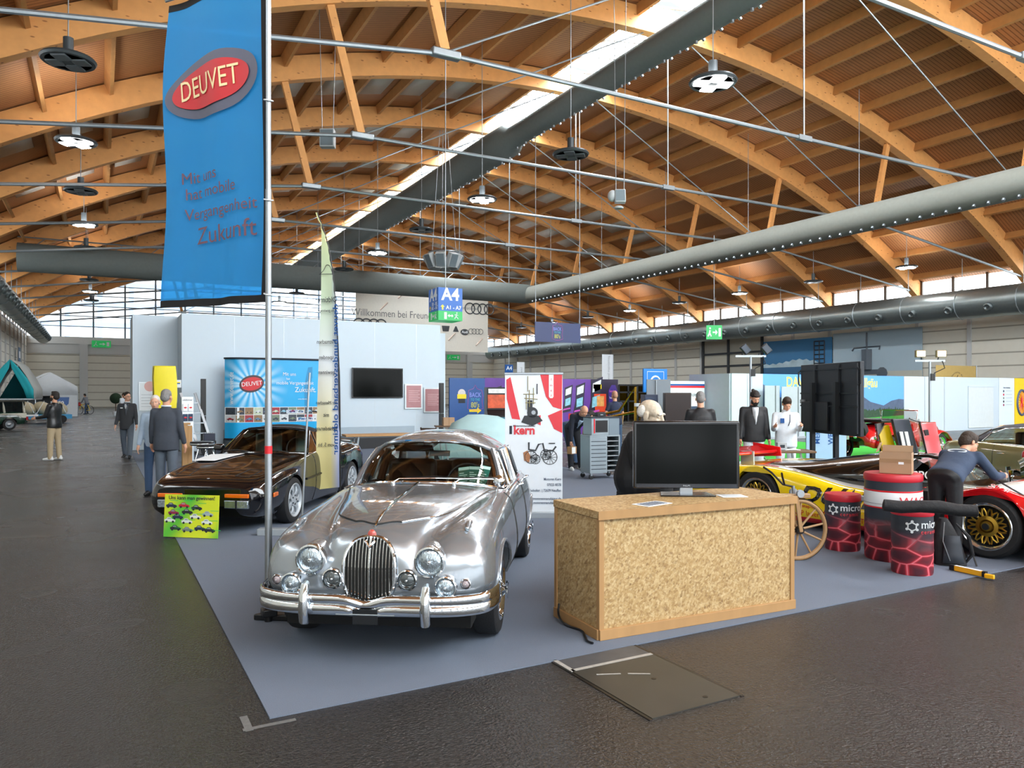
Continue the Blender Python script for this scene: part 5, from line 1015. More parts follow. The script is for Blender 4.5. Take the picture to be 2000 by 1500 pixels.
MB().bb((-.405, -.0145, .095), (.405, -.011, .58)).build('screen', mat('tv_screen', '090c0b', .12, coat=0, spec=.13, vary=.3, scale=1.5), tv); MB().bb((-.405, -.016, .062), (.405, -.012, .09)).build('lower_bezel', mat('bezel_navy', '0d1420', .2, coat=1), tv)
MB().prism([(-.22, -.10, 0), (.22, -.10, 0), (.19, .13, 0), (-.19, .13, 0)], (0, 0, .012)).build('stand_base', MATS['gloss_black'], tv, bevel=.003); MB().bb((-.05, -.01, .01), (.05, .02, .08)).build('stand_neck', alu, tv)
text('maker_lettering', 'PHILIPS', .018, silverp, tv, frame((0, -.0165, .078), (1, 0, 0), (0, 0, 1)), .0005, .01)
for x, y, a, w_, nm, st in ((.72, .22, .25, .28, 'printed leaflets lying on the counter before the television', 1), (1.56, .30, -.35, .21, 'white sheet lying on the counter at its end beside the velocipede', 0)):
    lf = thing('leaflet', nm, 'leaflet', CM @ V((x - .18, y - .1, H_ + .001)), a - .05); MB().bb((-w_ / 2, -.08, 0), (w_ / 2, .08, .003)).build('sheet', paper, lf)
    if st:
        b = MB(); [b.box((lerp(-.1, .1, k / 6), 0, .0035), (.02, .12, .001)) for k in range(7)]; b.build('print', slate, lf)
    else: b = MB(); [b.box((0, lerp(-.06, .06, k / 4), .0035), (.15, .01, .001)) for k in range(5)]; b.build('print', silverp, lf)
b = MB(); b.tube(spline([CM @ V(q) for q in ((-.02, .55, .12), (-.05, .5, .05), (-.06, .38, .012), (-.02, .22, .01), (-.06, .1, .01), (-.10, .0, .01), (-.09, -.06, .01))], 6), .008, 8); tag(b.build('power_cable', black), 'black power cable curling out from the counter base', 'cable')
# ---------------------------------------------------------------- flag pole with banner
PX, PY = 1.13, 5.94
fp = thing('flag_pole', 'tall telescopic aluminium flag pole on black base beside the silver saloon', 'flag pole', (PX, PY, .008))
b = MB(); b.tube([(0, 0, .12), (0, 0, 1.7)], .027, 16); b.build('lower_tube', alu, fp); MB().tube([(0, 0, 1.65), (0, 0, 3.3)], .0235, 16).build('middle_tube', alu, fp); MB().tube([(0, 0, 3.25), (0, 0, 5.6)], .02, 16).build('upper_tube', alu, fp)
MB().tube([(0, 0, .0), (0, 0, .28)], .03, 14).build('socket', black, fp); MB().tube([(0, 0, 1.28), (0, 0, 1.34)], .029, 16).build('clamp_sticker', redp, fp)
bx_ = V((.82, -.57, 0)); MB().prism([(-.1, .07, 0), (.38, -.26, 0), (.46, -.18, 0), (.1, .16, 0)], (0, 0, .05)).build('foot_plate', black, fp, bevel=.01); MB().bb((-.05, -.05, .04), (.06, .06, .1)).build('foot_block', black, fp, bevel=.01)
pr = at_d(521, 580, 5.82); pl_ = at_d(324, 605, 6.3); bxv = (pr - pl_); bxv.z = 0; BW = bxv.length; bxv.normalize(); ZB0, ZB1 = 2.46, 5.0
bn = thing('hanging_banner', 'tall blue cloth banner with black edges and a red oval emblem hanging from the pole', 'banner'); bn.matrix_world = frame((pl_.x, pl_.y, ZB0), bxv, (0, 0, 1)); BH = ZB1 - ZB0
for zz in (2.5, 3.22, 3.98): MB().tube([(.034 * math.cos(a), .034 * math.sin(a), zz + .01 * math.sin(a)) for a in [i * math.pi / 6 for i in range(12)]], .005, 5, closed=True).build('cable_tie', paper, fp)
MB().cyl((0, 0, ZB1 - .0), tuple(V((pl_.x, pl_.y, ZB1 + .03)) - V((PX, PY, .008))), .011, 8).build('cross_arm', alu, fp)
def wv_(x, y):
    e = 1 - x / BW
    return .018 * math.sin(9 * x + 1.3 * y) + .03 * e * math.sin(3.1 * y + 2) + .014 * math.sin(17 * x - 2.2 * y + 1) * (1.1 - y / BH) + .02 * e * e * math.sin(1.7 * y + .6)
def blue_cloth(name, c, tr):
    m = mat(name, c, .55, vary=.05, scale=2); nt = m.node_tree; N, L = nt.nodes, nt.links; tl = N.new('ShaderNodeBsdfTranslucent'); tl.inputs[0].default_value = lin(c); mx = N.new('ShaderNodeMixShader'); mx.inputs[0].default_value = tr
    L.new(N['Principled BSDF'].outputs[0], mx.inputs[1]); L.new(tl.outputs[0], mx.inputs[2]); tp = N.new('ShaderNodeBsdfTransparent'); tp.inputs[0].default_value = lin(c); m2 = N.new('ShaderNodeMixShader'); m2.inputs[0].default_value = .17; L.new(mx.outputs[0], m2.inputs[1]); L.new(tp.outputs[0], m2.inputs[2]); L.new(m2.outputs[0], N['Material Output'].inputs[0]); return m
mbl = blue_cloth('banner_blue', '2f97de', .45)
def drape(fn, nx, ny, x0, x1, y0, y1, lift=0): return MB().grid([[(lerp(x0, x1, i / nx), lerp(y0, y1, j / ny), wv_(lerp(x0, x1, i / nx), lerp(y0, y1, j / ny)) + lift) for i in range(nx + 1)] for j in range(ny + 1)])
drape(wv_, 60, 110, 0, BW, 0, BH).build('cloth', mbl, bn, smooth=180)
hemm = mat('black_webbing', '0b0c0f', .8)
drape(wv_, 60, 2, 0, BW, -.005, .055, .003).build('lower_hem', hemm, bn, smooth=180); drape(wv_, 60, 2, 0, BW, BH - .055, BH + .005, .003).build('upper_hem', hemm, bn, smooth=180); drape(wv_, 3, 110, BW - .055, BW + .01, 0, BH, .003).build('side_hem', hemm, bn, smooth=180)
def conform(o, lift):
    for v in o.data.vertices: v.co.z = v.co.z * .3 + wv_(v.co.x, v.co.y) + lift
    return o
def oval(cx, cy, rx, ry, n, sk=.0, lump=0): return [(cx + rx * math.cos(a) , cy + ry * math.sin(a) * (1 + lump * math.cos(a)) + sk * rx * math.cos(a)) for a in [2 * math.pi * i / n for i in range(n)]]
def disc(pts, cx, cy, rings, lift, nm, m, t, fn=wv_):
    b = MB(); P = [[(cx + (x - cx) * k / rings, cy + (y - cy) * k / rings) for x, y in pts] for k in range(1, rings + 1)]
    b.grid([[(x, y, fn(x, y) + lift) for x, y in r] for r in [[(cx + (p[0] - cx) * .01, cy + (p[1] - cy) * .01) for p in pts]] + P], cv=True); return b.build(nm, m, t, smooth=180)
ez = BH * .695; ex = BW * .48
em = disc(oval(ex, ez, BW * .445, .25, 48, .10, .12), ex, ez, 12, .02, 'emblem_border', mat('emblem_grey', '585a6c', .5), bn); disc(oval(ex, ez, BW * .37, .172, 48, .105, .1), ex, ez, 12, .03, 'emblem_field', mat('emblem_red', 'c2272f', .5), em)
cr_ = mat('cream_print', 'ecd9a6', .6); brn = mat('plum_print', '6a4a58', .6)
conform(text('emblem_lettering', 'DEUVET', .235, cr_, em, frame((ex, ez + .005, 0), (1, .1, 0), (0, 1, 0)), .001, .0, sx=.74), .036)
for s_, sz, x, y, al in (('Mit uns', .135, BW * .36, BH * .415, 'CENTER'), ('hat mobile', .135, BW * .47, BH * .365, 'CENTER'), ('Vergangenheit', .135, BW * .56, BH * .30, 'CENTER'), ('Zukunft', .20, BW * .62, BH * .225, 'CENTER')): conform(text('slogan_lettering', s_, sz, brn, bn, frame((x, y, 0), (1, .04, 0), (0, 1, 0)), .001, 0), .02)
# ---------------------------------------------------------------- feather flag and empty roll-up stand
fb = at_d(664, 985, 11.1); fb.z = .008; ff = thing('feather_flag', 'tall pale yellow-green feather flag with mirrored lettering between the two show cars', 'flag', fb)
FR = frame((0, 0, 0), (.78, -.62, 0), (0, 0, 1)); fx = V((.78, -.62, 0))
pole = [FR @ V(q) for q in ((.0, 0, 0), (.0, 1, 0), (-.02, 2.2, 0), (-.09, 3.3, 0), (-.19, 3.95, 0), (-.36, 4.42, 0))]
sp = spline(pole, 6); MB().tube(sp, [.014] * 12 + [.01] * (len(sp) - 12), 8).build('pole', black, ff); MB().lathe([(.16, 0), (.16, .03), (.03, .05), (.02, .1)], 16).build('base', black, ff)
mfl = mat('flag_gradient', 'e6e3a0', .6, vary=.03); nt = mfl.node_tree; tc = nt.nodes.new('ShaderNodeTexCoord'); sx_ = nt.nodes.new('ShaderNodeSeparateXYZ'); nt.links.new(tc.outputs['Object'], sx_.inputs[0]); mr_ = nt.nodes.new('ShaderNodeMapRange'); mr_.inputs[2].default_value = 4.45; nt.links.new(sx_.outputs[2], mr_.inputs[0])
cz = ramp(nt, mr_.outputs[0], [(0, 'e9dc8c'), (.25, 'e6dba0'), (.5, 'dfe6ea'), (.72, 'cfe2c4'), (.85, 'cfe0b4'), (1, 'e8e7a2')])
dt = nt.nodes.new('ShaderNodeVectorMath'); dt.operation = 'DOT_PRODUCT'; dt.inputs[1].default_value = (.78, -.62, 0); nt.links.new(tc.outputs['Object'], dt.inputs[0]); m3 = nt.nodes.new('ShaderNodeMapRange'); m3.inputs[1].default_value = -.14; m3.inputs[2].default_value = 0; nt.links.new(dt.outputs['Value'], m3.inputs[0])
mm = nt.nodes.new('ShaderNodeMix'); mm.data_type = 'RGBA'; nt.links.new(m3.outputs[0], mm.inputs[0]); nt.links.new(cz, mm.inputs[6]); mm.inputs[7].default_value = lin('a7b3dc'); nt.links.new(mm.outputs[2], nt.nodes['Principled BSDF'].inputs['Base Color'])
fwv = lambda x, y: .012 * math.sin(14 * x + 2.5 * y) + .02 * math.sin(2.2 * y + 3 * x)
rows = []
for j in range(70):
    y = lerp(.36, 4.42, j / 69); k = min(range(len(sp)), key=lambda i: abs(sp[i].z - y)); xr = sp[k].dot(fx); xl = -.375 + .02 * y - .012 * math.sin(y * 1.2)
    xl = min(xl, xr - .01) if y < 4.3 else xr - .02; rows.append([FR @ V((lerp(xl, xr, i / 10), y - (.05 * (1 - i / 10)) * (j == 0), fwv(lerp(xl, xr, i / 10), y))) for i in range(11)])
MB().grid(rows).build('flag_cloth', mfl, ff, smooth=180)
FL = lambda x, y, rot=0: FR @ (Matrix.Translation((x, y, .03)) @ Matrix.Rotation(rot, 4, 'Z') @ Matrix.Diagonal((-1, 1, 1, 1)))
for s_, sz, x, y in (('Oldtimer', .115, -.2, 3.12), ('zu gewinnen', .06, -.2, 2.96), ('Mitmachen', .085, -.2, 2.5), ('spenden', .085, -.2, 2.27), ('gewinnen', .085, -.2, 2.05), ('für Menschen', .075, -.2, 1.6), ('mit', .085, -.2, 1.42), ('Behinderung', .085, -.2, 1.22), ('vom 5. bis', .08, -.2, .98)): text('flag_lettering', s_, sz, ink, ff, FL(x, y), .001, 0, sx=.8)
text('vertical_lettering', 'deuvet bundesverband oldtimer', .115, signblue, ff, FL(-.055, 1.95, math.pi / 2), .001, .01, sx=1.5)
b = MB(); b.tube(spline([FR @ V(q) for q in ((-.3, 3.5, .03), (-.24, 3.56, .03), (-.2, 3.63, .03), (-.15, 3.62, .03), (-.11, 3.53, .03))], 5), .004, 5); b.tube([FR @ V((-.31, 3.5, .03)), FR @ V((-.1, 3.5, .03))], .004, 5); b.build('car_outline', ink, ff)
rb = gp(555, 1046); rs = thing('roll_up_stand', 'empty aluminium roll-up base with bare thin pole behind the flag pole', 'banner stand', rb, rad(-29)); MB().bb((-.32, -.06, 0), (.5, .06, .09)).build('cassette', silverp, rs, bevel=.012)
tp_ = at_d(605, 728, 9.55); bt_ = at_d(589, 1010, 9.4); bt_.z = .09; RI = (Matrix.Translation(rb) @ Matrix.Rotation(rad(-29), 4, 'Z')).inverted(); MB().tube([RI @ bt_, RI @ tp_], .013, 10).build('support_pole', alu, rs)
# ---------------------------------------------------------------- green picture board leaning on the convertible
q = [gp(319, 1048, .016), gp(425, 1052, .016)]; bx1 = (q[1] - q[0]); bwid = bx1.length; bx1.normalize(); up_ = V((0, 0, 1)).cross(bx1) * -.24 + V((0, 0, 1)); up_ = V((.02, .07, 1)).normalized()
gbm = frame(q[0], bx1, up_); bo = thing('picture_board', 'lime green board with small car pictures leaning against the black convertible', 'board'); bo.matrix_world = gbm; bh_ = .51
mg = mat('lime_gradient', 'b6d426', .5, vary=.02); nt = mg.node_tree; tc = nt.nodes.new('ShaderNodeTexCoord'); gm = nt.nodes.new('ShaderNodeMapping'); gm.inputs['Rotation'].default_value = (0, 0, .6); gm.inputs['Scale'].default_value = (1.6, 1.6, 1.6); nt.links.new(tc.outputs['Object'], gm.inputs[0]); wv2 = nt.nodes.new('ShaderNodeTexWave'); wv2.inputs['Scale'].default_value = .32; wv2.inputs['Distortion'].default_value = 1.5; nt.links.new(gm.outputs[0], wv2.inputs[0])
nt.links.new(ramp(nt, wv2.outputs['Color'], [(0, '5cbf3c'), (.35, 'a6d22c'), (.7, 'd3df2a')]), nt.nodes['Principled BSDF'].inputs['Base Color'])
MB().bb((0, 0, -.01), (bwid, bh_, 0)).build('board', mg, bo); text('headline', 'Uns kann man gewinnen!', .062, ink, bo, frame((bwid / 2, bh_ - .04, 0), (1, 0, 0), (0, 1, 0)), .001, .012, sx=.98)
def minicar(b1, b2, b3, cx, cy, s, flip=1, fr=None):
    Q = lambda pts: [((fr @ V((cx + flip * x * s, cy + y * s, z))) if fr else V((cx + flip * x * s, cy + y * s, z))) for x, y, z in pts]
    z = .002; b1.poly(Q([(-.5, -.12, z), (.5, -.14, z), (.52, .0, z), (.35, .08, z), (.2, .1, z), (.06, .25, z), (-.22, .25, z), (-.34, .1, z), (-.52, .06, z)]) [::flip])
    b3.poly(Q([(-.2, .2, z * 1.6), (.04, .2, z * 1.6), (.12, .1, z * 1.6), (-.26, .1, z * 1.6)])[::flip])
    for x in (-.3, .3): b2.poly(Q([(x + .11 * math.cos(a), -.13 + .1 * math.sin(a), z * 2) for a in [i * math.pi / 5 for i in range(10)]])[::flip])
pcs = {'n': '22304a', 'r': 'c01f3a', 'k': '23262b', 'm': '8e2347', 's': '9fb0b5', 'w': 'dfe6df', 'g': '7a847e'}
lay = [(.1, .85, 'n'), (.36, .86, 'r'), (.62, .8, 'k'), (.15, .65, 'm'), (.43, .68, 'k'), (.85, .63, 's'), (.24, .53, 'n'), (.6, .55, 'w'), (.08, .43, 'w'), (.43, .41, 'w'), (.84, .4, 'w'), (.2, .21, 'k'), (.45, .17, 'g'), (.7, .22, 'n'), (.9, .18, 'k')]
for u, v_, c_ in lay:
    b1, b2, b3 = MB(), MB(), MB(); minicar(b1, b2, b3, bwid * (.04 + .9 * u), bh_ * (.04 + .82 * v_), .14)
    o = b1.build('car_picture', mat('print_' + c_, pcs[c_], .5), bo); b2.build('picture_wheels', ink, o); b3.build('picture_windows', mat('print_glass', '8fa0a2', .5), o)
b = MB(); [b.bb((bwid * u, bh_ * v_, 0), (bwid * (u + .15), bh_ * v_ + .006, .002)) for u, v_, c_ in lay]; b.build('captions', greenp, bo)
# ---------------------------------------------------------------- roll-up with the engine and carriage
k0 = gp(985, 1012); k1 = gp(1100, 1012); kx = (k1 - k0); kw = kx.length; kx.normalize(); kb = thing('roll_up_banner', 'white and red roll-up banner showing an antique engine and carriage behind the silver saloon', 'banner'); kb.matrix_world = frame(k0, kx, (0, 0, 1)); KH = 2.04
MB().bb((0, 0, -.08), (kw, .09, .05)).build('cassette', silverp, kb, bevel=.01); MB().bb((.01, .08, 0), (kw - .01, KH - .02, .004)).build('sheet', mat('banner_white', 'dfe6ec', .55), kb); MB().bb((0, KH - .03, -.01), (kw, KH, .015)).build('top_rail', alu, kb, bevel=.004)
kr = mat('banner_red', 'd63a44', .5); Z3 = .006
def flat(pts, m, nm, par=kb, z=Z3, fr=None): return MB().prism([(x, y, z) for x, y in pts], (0, 0, .0015)).build(nm, m, par)
sxk, syk = kw / 115, KH / 284; kp = lambda x, y: ((x - 985) * sxk, (1012 - y) * syk)
flat([kp(*p) for p in ((989, 742), (997, 737), (1016, 820), (1000, 818), (990, 780))][::-1], kr, 'red_stripe'); flat([kp(*p) for p in ((1055, 732), (1098, 732), (1097, 800), (1080, 795), (1066, 775))][::-1], kr, 'red_field'); flat([kp(*p) for p in ((1070, 812), (1098, 800), (1098, 846), (1082, 838))][::-1], kr, 'red_corner'); flat([kp(*p) for p in ((1030, 818), (1056, 811), (1056, 831))][::-1], kr, 'red_wedge')
flat([kp(1072 + x, y) for x, y in ((0, 732), (9, 732), (9, 775), (7, 778), (2, 778), (0, 775))][::-1], paper, 'icon_tab', z=.0085)
for y, c_ in ((742, 'f'), (753, 'm'), (763, 'o'), (772, 'y')): text('icon_lettering', c_, .05, kr, kb, frame((*kp(1076.5, y), .011), (1, 0, 0), (0, 1, 0)), .0005)
brz = mat('bronze_print', '8e8658', .5); grp = mat('graphite_print', '2e3236', .5)
b = MB(); P3k = lambda x, y: (*kp(x, y), .008)
for a_, c_ in (((1028, 770), (1028, 800)), ((1034, 762), (1034, 795)), ((1042, 758), (1042, 790)), ((1022, 770), (1044, 770)), ((1024, 778), (1050, 780)), ((1026, 787), (1046, 787)), ((1031, 735), (1031, 765))): b.tube([P3k(*a_), P3k(*c_)], .006, 5)
b.build('engine_pipes', brz, kb)
b = MB(); b.lathe([(.001, 0), (.075, 0), (.075, .003), (.001, .003)], 20, (*kp(1040, 806), .007)); b.bb((*kp(1030, 812), .007), (*kp(1040, 782), .009)); b.prism([P3k(*p) for p in ((1018, 825), (1024, 812), (1052, 812), (1060, 822), (1040, 832))][::-1], (0, 0, .002)); b.bb((*kp(1048, 770), .007), (*kp(1050, 750), .009)); b.build('engine_picture', grp, kb)
MB().lathe([(.001, 0), (.03, 0), (.03, .003), (.001, .003)], 16, (*kp(1042, 806), .01)).build('engine_lens', silverp, kb)
text('banner_lettering', 'kern', .17, kr, kb, frame((*kp(1024, 841), .006), (1, 0, 0), (0, 1, 0)), .001, .035, sx=.95); text('banner_lettering', 'Motorenmanufaktur', .038, ink, kb, frame((*kp(1024, 832), .006), (1, 0, 0), (0, 1, 0)), .001, .01); flat([kp(*p) for p in ((995, 832), (1000, 832), (1000, 848), (995, 848))][::-1], ink, 'mark')
b = MB()
for cx, cy, r in ((1037, 893, 12), (1046, 897, 9), (1074, 893, 14), (1066, 888, 10)):
    b.tube([(kp(cx, cy)[0] + r * sxk * math.cos(a), kp(cx, cy)[1] + r * sxk * math.sin(a), .008) for a in [i * math.pi / 12 for i in range(24)]], .005, 5, closed=True)
    for i in range(6): a = i * math.pi / 6; b.tube([(kp(cx, cy)[0] + k_ * r * sxk * math.cos(a), kp(cx, cy)[1] + k_ * r * sxk * math.sin(a), .008) for k_ in (-1, 1)], .003, 4)
b.tube([P3k(*p) for p in ((1033, 864), (1033, 878), (1046, 880), (1052, 868), (1060, 866), (1064, 882), (1080, 880), (1086, 872))], .012, 6); b.tube([P3k(1072, 866), P3k(1084, 866)], .008, 5); b.build('carriage_picture', grp, kb)
b = MB(); b.prism([P3k(*p) for p in ((1022, 884), (1030, 880), (1036, 890), (1034, 903), (1024, 900))][::-1], (0, 0, .002)); b.build('coach_picture', mat('copper_print', 'a5714c', .5), kb)
for s_, y in (('Motoren Kern', 936), ('07025 8578', 947), ('Bahnhofstr. | 72639 Neuffen', 958), ('info@motorenmanufaktur.de', 974), ('www.motorenmanufaktur.de', 982)): text('address_lettering', s_, .052, mat('slate_print', '45566e', .6), kb, frame((*kp(1096, y), .006), (1, 0, 0), (0, 1, 0)), .0005, .01, ax='RIGHT', sx=.8)
# ---------------------------------------------------------------- drums, box, bag, backpack, level
md = mat('drum_dark', '2d3540', .45, vary=.05); nt = md.node_tree; N, L = nt.nodes, nt.links; tc = N.new('ShaderNodeTexCoord'); sz_ = N.new('ShaderNodeSeparateXYZ'); L.new(tc.outputs['Object'], sz_.inputs[0])
mp = N.new('ShaderNodeMapping'); mp.inputs['Scale'].default_value = (4.6, 4.6, 8.5); L.new(tc.outputs['Object'], mp.inputs[0])
va = N.new('ShaderNodeTexVoronoi'); va.feature = 'DISTANCE_TO_EDGE'; va.inputs['Scale'].default_value = 1; L.new(mp.outputs[0], va.inputs[0])
ln = ramp(nt, va.outputs[0], [(0, 'e08a94'), (.03, 'd8404e'), (.09, '7c1d2a'), (.3, '4c1a26')]); mr2 = N.new('ShaderNodeMapRange'); mr2.inputs[1].default_value = .24; mr2.inputs[2].default_value = .44; L.new(sz_.outputs[2], mr2.inputs[0])
mx = N.new('ShaderNodeMix'); mx.data_type = 'RGBA'; L.new(mr2.outputs[0], mx.inputs[0]); L.new(ln, mx.inputs[6]); mx.inputs[7].default_value = lin('2b333d'); L.new(mx.outputs[2], N['Principled BSDF'].inputs['Base Color'])
def drum(pos, r, h, label, s_=1, rz=0):
    t = thing('drum', label, 'drum', pos, rz); hs = h; pf = [(r * .97, .0), (r, .02)]
    for k in (.36, .66): pf += [(r, hs * k - .02), (r * 1.018, hs * k), (r, hs * k + .02)]
    pf += [(r, hs - .07)]; o = MB().lathe(pf, 48).build('barrel', md, t); sc = .83 / h
    MB().lathe([(r * 1.01, hs - .075), (r * 1.035, hs - .065), (r * 1.035, hs - .02), (r * 1.0, hs), (r * .4, hs + .004), (.001, hs + .004)], 48).build('lid', mat('lid_red', 'c22736', .4), t, smooth=50); return t
def onbarrel(o, r):
    for v in o.data.vertices:
        a = v.co.x / r; rr = r + .004 + v.co.z * .2; v.co = V((rr * math.sin(a), -rr * math.cos(a), v.co.y))
def drumart(t, r, zc, lx, sc, full):
    to = frame((lx, zc, 0), (1, 0, 0), (0, 1, 0))
    b = MB(); ring = [(lx - .12 * sc + .04 * sc * math.cos(a), zc + .04 * sc * math.sin(a), .0) for a in [i * math.pi / 3 + .5 for i in range(6)]]; b.tube(ring, .007 * sc, 6, closed=True); [b.lathe([(.013 * sc, -.002), (.013 * sc, .004)], 10, (p[0] + (p[0] - lx + .12 * sc) * .25, p[1] + (p[1] - zc) * .25, 0)) for p in ring]
    o = b.build('molecule_mark', paper, t); onbarrel(o, r)
    if full: o = text('lettering', 'micro', .105 * sc, paper, t, frame((lx - .045 * sc, zc + .02 * sc, 0), (1, 0, 0), (0, 1, 0)), .0005, .012, ax='LEFT'); onbarrel(o, r); o = text('lettering', 'ceramic', .055 * sc, kr, t, frame((lx - .045 * sc, zc - .05 * sc, 0), (1, 0, 0), (0, 1, 0)), .0005, .008, ax='LEFT', space=1.2); onbarrel(o, r)
camz = lambda p: -math.atan2(p.x, p.y)
p = gp(1651, 1078); p = V((7.30, 5.62, .008)); d1 = drum(p, .185, .62, 'dark red-patterned stool drum with white lettering beside the wooden wheel', 1, camz(p)); drumart(d1, .187, .46, .02, 1, True)
p = V((6.94, 4.56, .008)); d2 = drum(p, .185, .64, 'nearer low red-topped drum in front of the tall drum beside the backpack', 1, camz(p)); drumart(d2, .187, .47, .12, 1, True)
p = V((7.36, 5.05, .008)); d3 = drum(p, .275, .90, 'tall red-topped drum table carrying the open cardboard box', 1, camz(p))
b = MB(); b.lathe([(.277, .56), (.2795, .565), (.2795, .715), (.277, .72)], 48, cap=False); b.build('white_band', paper, d3); [MB().lathe([(.277, z), (.281, z + .003), (.281, z + .014), (.277, z + .017)], 48, cap=False).build('red_line', redp, d3) for z in (.548, .718)]
o = text('lettering', 'WAGNER', .13, kr, d3, frame((.06, .625, 0), (1, 0, 0), (0, 1, 0)), .0005, .004, ax='LEFT'); onbarrel(o, .2795); drumart(d3, .279, .40, .30, 1, False)
o = MB().tube([(.17 + .085 * math.cos(a), .18 + .085 * math.sin(a), 0) for a in [i * math.pi / 14 for i in range(28)]], .006, 6, closed=True).build('round_mark', paper, d3); onbarrel(o, .279)
cbp = p + V((-.03, -.06, .905)); cb = thing('cardboard_box', 'open brown cardboard box standing on the tall drum', 'box', cbp, camz(p) - .12); cbm = mat('brown_cardboard', 'ab8c6e', .8)
b = MB(); b.bb((-.15, -.10, 0), (.15, -.096, .22)); b.bb((-.15, .096, 0), (.15, .10, .22)); b.bb((-.15, -.1, 0), (-.146, .1, .22)); b.bb((.146, -.1, 0), (.15, .1, .22)); b.bb((-.15, -.1, 0), (.15, .1, .004)); b.build('carton', cbm, cb)
MB().box((-.165, 0, .265), (.004, .19, .1), R=Matrix.Rotation(.35, 3, 'Y')).build('flap', cbm, cb); MB().box((0, .105, .25), (.29, .004, .07), R=Matrix.Rotation(-.2, 3, 'X')).build('flap', cbm, cb); MB().bb((-.15, -.102, .115), (.15, -.1, .155)).build('tape', mat('box_tape', '9c7c5c', .35), cb); MB().bb((.03, -.1025, .1), (.08, -.1, .125)).build('label', paper, cb)
a_, c_ = at_d(1722, 985, 6.98), at_d(1912, 1000, 6.72); a_.z, c_.z = .712, .66; bgp = a_; a_ = V((6.72, 4.72, .70)); c_ = V((7.3, 3.95, .69))
bgp = at_d(1724, 986, 7.0); bgp.z = .712; be_ = at_d(1910, 1000, 6.75); be_.z = .70
bg = thing('long_bag', 'long narrow black fabric bag resting across the low drum', 'bag', bgp); v_ = be_ - bgp
MB().tube([v_ * k_ + V((0, 0, -.012 * math.sin(k_ * 9))) for k_ in (0, .01, .2, .4, .6, .8, .99, 1)], [.03, .055, .058, .056, .06, .056, .055, .03], 12).build('bag_body', mat('black_nylon', '121418', .7, bump=.3, bscale=30), bg); MB().tube([v_ * .99 + V((0, 0, .05)), v_ * .99 + V((.01, 0, -.06))], .004, 5).build('zip_cord', paper, bg)
bpp = gp(1878, 1106, .008); bp_ = thing('backpack', 'black backpack slumped on the carpet beside the race car front wheel', 'backpack', bpp + V((.02, .1, 0)), camz(bpp) + .25)
b = MB(); P = []
for j in range(13):
    z = j / 12; w_ = .15 * (1 - .75 * z ** 2.2); d_ = .12 * (1 - .55 * z); P.append([(-.03 - .05 * z + w_ * math.copysign(abs(math.cos(a)) ** .7, math.cos(a)), .04 * z + d_ * math.copysign(abs(math.sin(a)) ** .7, math.sin(a)), .46 * z) for a in [i * math.pi / 12 for i in range(24)]])
b.grid(P, cv=True); b.poly(P[-1]); b.poly(P[0][::-1]); b.build('pack_body', MATS['black_nylon'], bp_, smooth=60)
MB().grid([[(x, -.135 + .08 * z / .4, z) for x in (-.13 + .12 * z, -.03, .07 - .1 * z)] for z in (.03, .12, .22, .3)]).build('front_pocket', mat('grey_nylon', '2b3038', .7), bp_, solid=.02); MB().tube([(.02, -.04, .42), (.12, -.08, .3), (.16, -.06, .12), (.1, -.04, .02)], [.008, .02, .02, .01], 8).build('shoulder_strap', MATS['black_nylon'], bp_); MB().tube([(-.1, -.10, .44), (-.12, -.13, .25), (-.06, -.15, .06)], .005, 5).build('piping', alu, bp_); MB().tube([(.16, -.02, .16), (.19, -.04, .05), (.2, -.06, .004)], .008, 6).build('loose_strap', black, bp_)
l0, l1 = gp(1860, 1113, .012), gp(1942, 1131, .012); lv = l1 - l0; sl = thing('spirit_level', 'yellow folding spirit level lying on the carpet edge before the backpack', 'spirit level', l0 + V((0, 0, .02)), math.atan2(lv.y, lv.x)); n_ = lv.length
MB().bb((.02, -.018, -.02), (n_ * .74, .018, .03)).build('rail', mat('tool_yellow', 'f0b116', .4), sl, bevel=.004); MB().bb((.03, -.019, .0305), (n_ * .7, .019, .032)).build('scale_strip', paper, sl); MB().bb((-.02, -.02, -.02), (.03, .02, .032)).build('end_cap', black, sl); MB().bb((n_ * .74, -.02, -.02), (n_ * .82, .02, .032)).build('hinge', black, sl); MB().box((n_ * .92, -.02, .0), (n_ * .2, .036, .04), rz=.25).build('short_arm', MATS['tool_yellow'], sl, bevel=.006)
# ---------------------------------------------------------------- wooden running machine behind the counter
wc = at_d(1559, 1030, 7.85); wc.z = .40 + .008; vx = (V((6.42, 5.42, 0)) - V((6.0, 6.5, 0))).normalized(); vx = V((.93, -.36, 0))
ve = thing('wooden_velocipede', 'antique wooden running machine with large spoked wheel behind the counter end', 'velocipede', V((wc.x, wc.y, .008)), math.atan2(vx.y, vx.x)); ve.scale = (.8, .8, .8); ash = mat('ash_wood', 'a07d55', .5, vary=.2, scale=14, stretch=(1, 1, .3)); iron = mat('iron', '2b2624', .5, .6)
for x in (0, -1.12):
    o = MB().tube([(x + .375 * math.cos(a), 0, .4 + .375 * math.sin(a)) for a in [i * math.pi / 24 for i in range(48)]], .028, 10, closed=True).build('wheel', ash, ve); MB().lathe([(.402, -.02), (.408, 0), (.402, .02)], 48, (x, 0, .4), 'Y', cap=False).build('iron_tyre', iron, o)
    b = MB(); [b.tube([(x + .04 * math.cos(a), 0, .4 + .04 * math.sin(a)), (x + .36 * math.cos(a), 0, .4 + .36 * math.sin(a))], [.016, .013], 8) for a in [i * math.pi / 5 + .2 for i in range(10)]]; b.build('spokes', ash, o); MB().lathe([(.05, -.07), (.055, 0), (.05, .07)], 16, (x, 0, .4), 'Y').build('hub', iron, o)
